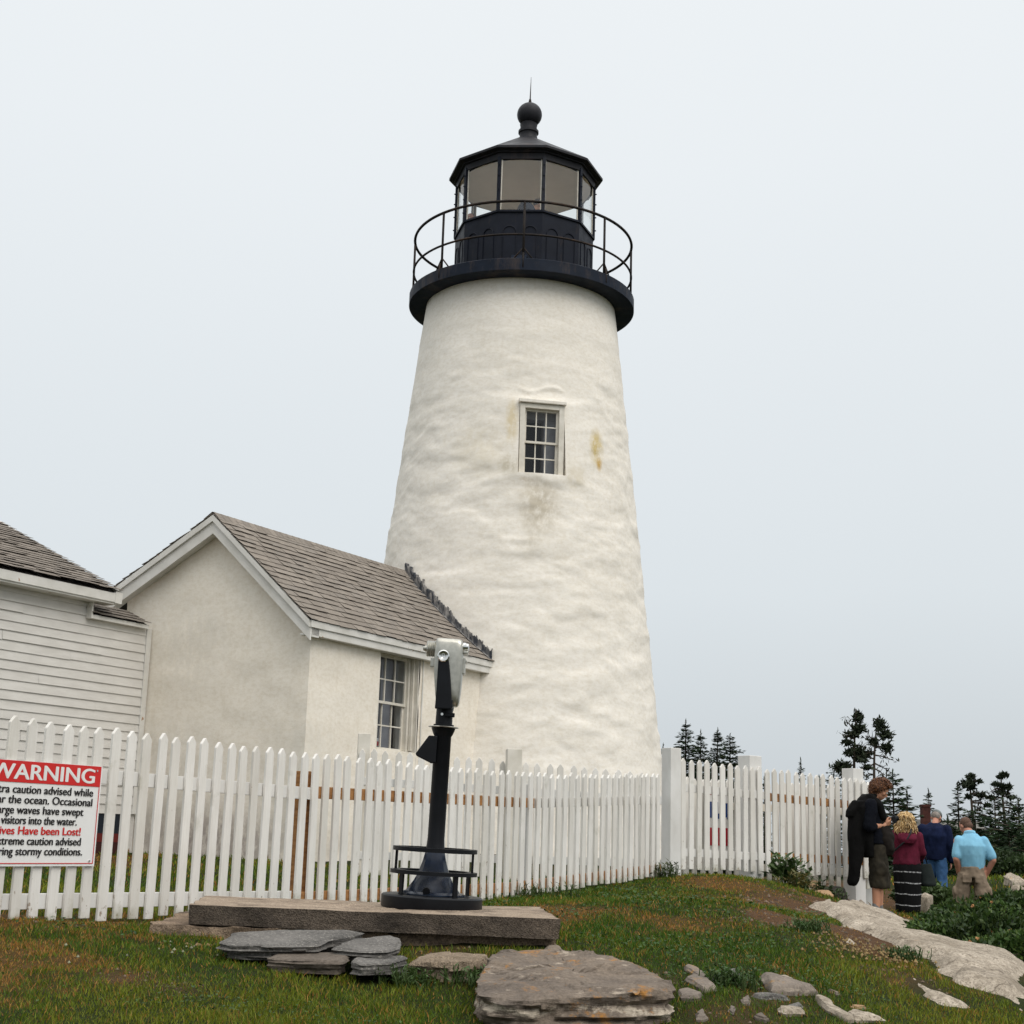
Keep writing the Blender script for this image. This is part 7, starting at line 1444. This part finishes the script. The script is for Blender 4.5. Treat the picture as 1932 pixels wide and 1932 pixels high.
# ---------------------------------------------------------------- grass
def grass(name, N, y0, y1, seed, hmin, hmax, wk, keep_fn=None, power=1.0):
    rg = np.random.default_rng(seed); u = rg.random(N); y = y0*(y1/y0)**u; x = (rg.random(N)*2-1)*(0.372*y+0.35)+0.02*y
    d, dry = ground_masks(x, y); pts = np.stack([x, y], 1); ok = rg.random(N) > np.clip(d*1.1-0.12, 0, .95)
    for poly in LEDGE: ok &= ~(sdist(pts, poly) > 0.04)
    for (cx0, cy0, rx, ry, ring) in FOOT:
        m_ = (np.abs(x-cx0) < rx*1.2) & (np.abs(y-cy0) < ry*1.2); ii_ = np.where(m_)[0]
        if len(ii_): ok[ii_] &= ~inside(pts[ii_], [tuple(q) for q in ring])
    q4 = [at(357, 1706, 8.30)[:2], at(1057, 1722, 8.12)[:2], at(1012, 1700, 9.75)[:2], at(345, 1692, 9.8)[:2]]; ok &= ~inside(pts, [tuple(q) for q in q4])
    q5 = [at(282, 1738, 8.26)[:2], at(420, 1738, 8.26)[:2], at(420, 1725, 9.8)[:2], at(340, 1725, 9.8)[:2]]; ok &= ~inside(pts, [tuple(q) for q in q5])
    if keep_fn is not None: ok &= keep_fn(x, y)
    x, y, d, dry = x[ok], y[ok], d[ok], dry[ok]; n = len(x); z = gz(x, y)-0.006
    p3_ = np.stack([x, y, np.zeros(n)], 1); cl = fbm(p3_*2.3, 3, 12); cl2 = fbm(p3_*7, 2, 19)
    h = (hmin+(hmax-hmin)*rg.random(n)**1.6)*(1+0.45*cl+0.35*cl2)*(1-0.5*dry)*(1-0.4*d); h = np.maximum(h, 0.010)
    az = rg.random(n)*2*np.pi; w_ = wk*y*rg.uniform(.7, 1.3, n); dx, dy = np.cos(az), np.sin(az); ld = rg.random(n)*2*np.pi; bend = h*rg.uniform(.15, .95, n); bx_, by_ = np.cos(ld)*bend, np.sin(ld)*bend
    B0 = np.stack([x-dx*w_, y-dy*w_, z], 1); B1 = np.stack([x+dx*w_, y+dy*w_, z], 1)
    M0 = np.stack([x-dx*w_*.7+bx_*.35, y-dy*w_*.7+by_*.35, z+h*.6], 1); M1 = np.stack([x+dx*w_*.7+bx_*.35, y+dy*w_*.7+by_*.35, z+h*.6], 1); T_ = np.stack([x+bx_, y+by_, z+h], 1)
    V = np.stack([B0, B1, M1, M0, T_], 1).reshape(-1, 3); i5 = np.arange(n)*5
    tri = np.concatenate([np.stack([i5, i5+1, i5+2], 1), np.stack([i5, i5+2, i5+3], 1), np.stack([i5+3, i5+2, i5+4], 1)])
    g1 = np.array([0.042, 0.100, 0.004]); g2 = np.array([0.165, 0.185, 0.012]); b1 = np.array([0.36, 0.21, 0.05]); b2 = np.array([0.30, 0.12, 0.024])
    f = np.clip(0.45-0.9*fbm(p3_*np.array([.8, .5, 1]), 3, 44)+0.3*cl2+rg.normal(0, .28, n), 0, 1)[:, None]; c = g1*(1-f)+g2*f; dead = (rg.random(n) < np.clip(dry*0.8+0.10, 0, 1))[:, None]; f2 = rg.random(n)[:, None]; c = np.where(dead, b1*f2+b2*(1-f2), c)*rg.uniform(.7, 1.25, (n, 1))
    o = np_mesh(name, V, tri, M['grass'], cols=np.repeat(c, 5, axis=0)); return o
def side_of_fence(x, y): return (x-FA[0])*(FBp[1]-FA[1])-(y-FA[1])*(FBp[0]-FA[0])
tag(grass('grass', 340000, 5.2, 16.5, 91, 0.015, 0.043, 0.00030, lambda x, y: side_of_fence(x, y) > -0.03), kind='stuff')
tag(grass('grass', 60000, 9.0, 22.0, 92, 0.03, 0.075, 0.00040, lambda x, y: (side_of_fence(x, y) <= -0.03) & (np.hypot(x-TX, y-TY) > 2.9) & ((x-O2[0])*U[0]+(y-O2[1])*U[1] < 0.15)), kind='stuff')
tag(grass('grass', 70000, 14.0, 40.0, 93, 0.04, 0.12, 0.00042, lambda x, y: (x > 0.235*y)), kind='stuff')
# clover heads in the turf
rg = np.random.default_rng(5); m = MB(); spots = [(955, 1865, .22, 22), (985, 1885, .25, 22), (1000, 1870, .15, 14), (340, 1800, .15, 6), (205, 1815, .3, 6), (440, 1810, .25, 5)]+[(*zr(900, 780), .34, 34), (*zr(960, 800), .34, 36), (*zr(1040, 815), .36, 36), (*zr(1100, 840), .34, 30), (*zr(1150, 860), .3, 20), (*zr(860, 760), .3, 12)]
for (px, py, r, n) in spots:
    c = hit(px, py)
    for i in range(n):
        x, y = c[0]+rg.normal(0, r*.5), c[1]+rg.normal(0, r*.7); z = gz1(x, y)+rg.uniform(.02, .05); s = 0.0010*y*rg.uniform(.6, 1.2)
        far_ = y > 8.4; col = np.array((0.30, 0.205, 0.085) if far_ else (0.28, 0.28, 0.18))*rg.uniform(.6, 1.2)
        m.add([(x-s, y, z), (x, y-s, z-s*.3), (x+s, y, z), (x, y+s, z-s*.3), (x, y, z+s*1.2), (x, y, z-s)], [(0, 1, 4), (1, 2, 4), (2, 3, 4), (3, 0, 4), (1, 0, 5), (2, 1, 5), (3, 2, 5), (0, 3, 5)], tuple(col))
tag(m.build('clover_heads', M['leaf']), kind='stuff')
# broad-leaved weeds and clover leaves low in the turf
rg = np.random.default_rng(25); n = 26000; y = 5.6*(14.5/5.6)**rg.random(n); x = (rg.random(n)*2-1)*(0.37*y+.3); p3_ = np.stack([x, y, np.zeros(n)], 1)
d_, dry_ = ground_masks(x, y); ok = (fbm(p3_*1.7, 3, 61)+0.3*rg.normal(0, .3, n) > 0.18) & (d_ < 0.5) & (side_of_fence(x, y) > 0.02)
for poly in LEDGE: ok &= ~(sdist(np.stack([x, y], 1), poly) > 0.0)
for (cx0, cy0, rx, ry, ring) in FOOT: ok &= ~((np.abs(x-cx0) < rx) & (np.abs(y-cy0) < ry))
ok &= ~((x > -2.2) & (x < .4) & (y > 8.05) & (y < 9.9))
x, y = x[ok], y[ok]; n = len(x); z = gz(x, y)+rg.uniform(.008, .035, n); C = np.stack([x, y, z], 1); a = unit(np.stack([rg.normal(0, 1, n), rg.normal(0, 1, n), rg.uniform(-.1, .5, n)], 1)); bq = unit(np.cross(a, np.array([0, 0, 1.0])+rg.normal(0, .35, (n, 3)))); s_ = (0.0013*y*rg.uniform(.6, 1.3, n))[:, None]
cw = np.array([(0.035, 0.085, 0.014), (0.05, 0.10, 0.02), (0.025, 0.06, 0.012)])[rg.integers(3, size=n)]*rg.uniform(.7, 1.25, (n, 1)); V, f_, col = quads_mesh(C, a*s_, bq*s_*0.6, cw); tag(np_mesh('clover_leaves', V, f_, M['leaf'], cols=col), kind='stuff')

# grit and pebbles on the bare earth
rg = np.random.default_rng(15); m = MB()
for (c, r, k) in DIRTP:
    for i in range(int(50*k)):
        x, y = c[0]+rg.normal(0, r*.5), c[1]+rg.normal(0, r*.6); z = gz1(x, y); s = 0.0011*y*rg.uniform(.35, 1.0)**2*1.5; col = np.array((0.12, 0.088, 0.064))*rg.uniform(.5, 1.6)
        ax_ = rg.uniform(.7, 1.4); m.add([(x-s*ax_, y, z), (x, y-s, z), (x+s*ax_, y, z), (x, y+s, z), (x+s*.2, y, z+s*.8), (x-s*.2, y-s*.2, z+s*.75)], [(0, 1, 5), (1, 2, 4), (1, 4, 5), (2, 3, 4), (3, 0, 5), (3, 5, 4)], tuple(col))
tag(m.build('gravel', attr_mat('gravel_mat', 0.9, 0.15)), kind='stuff')
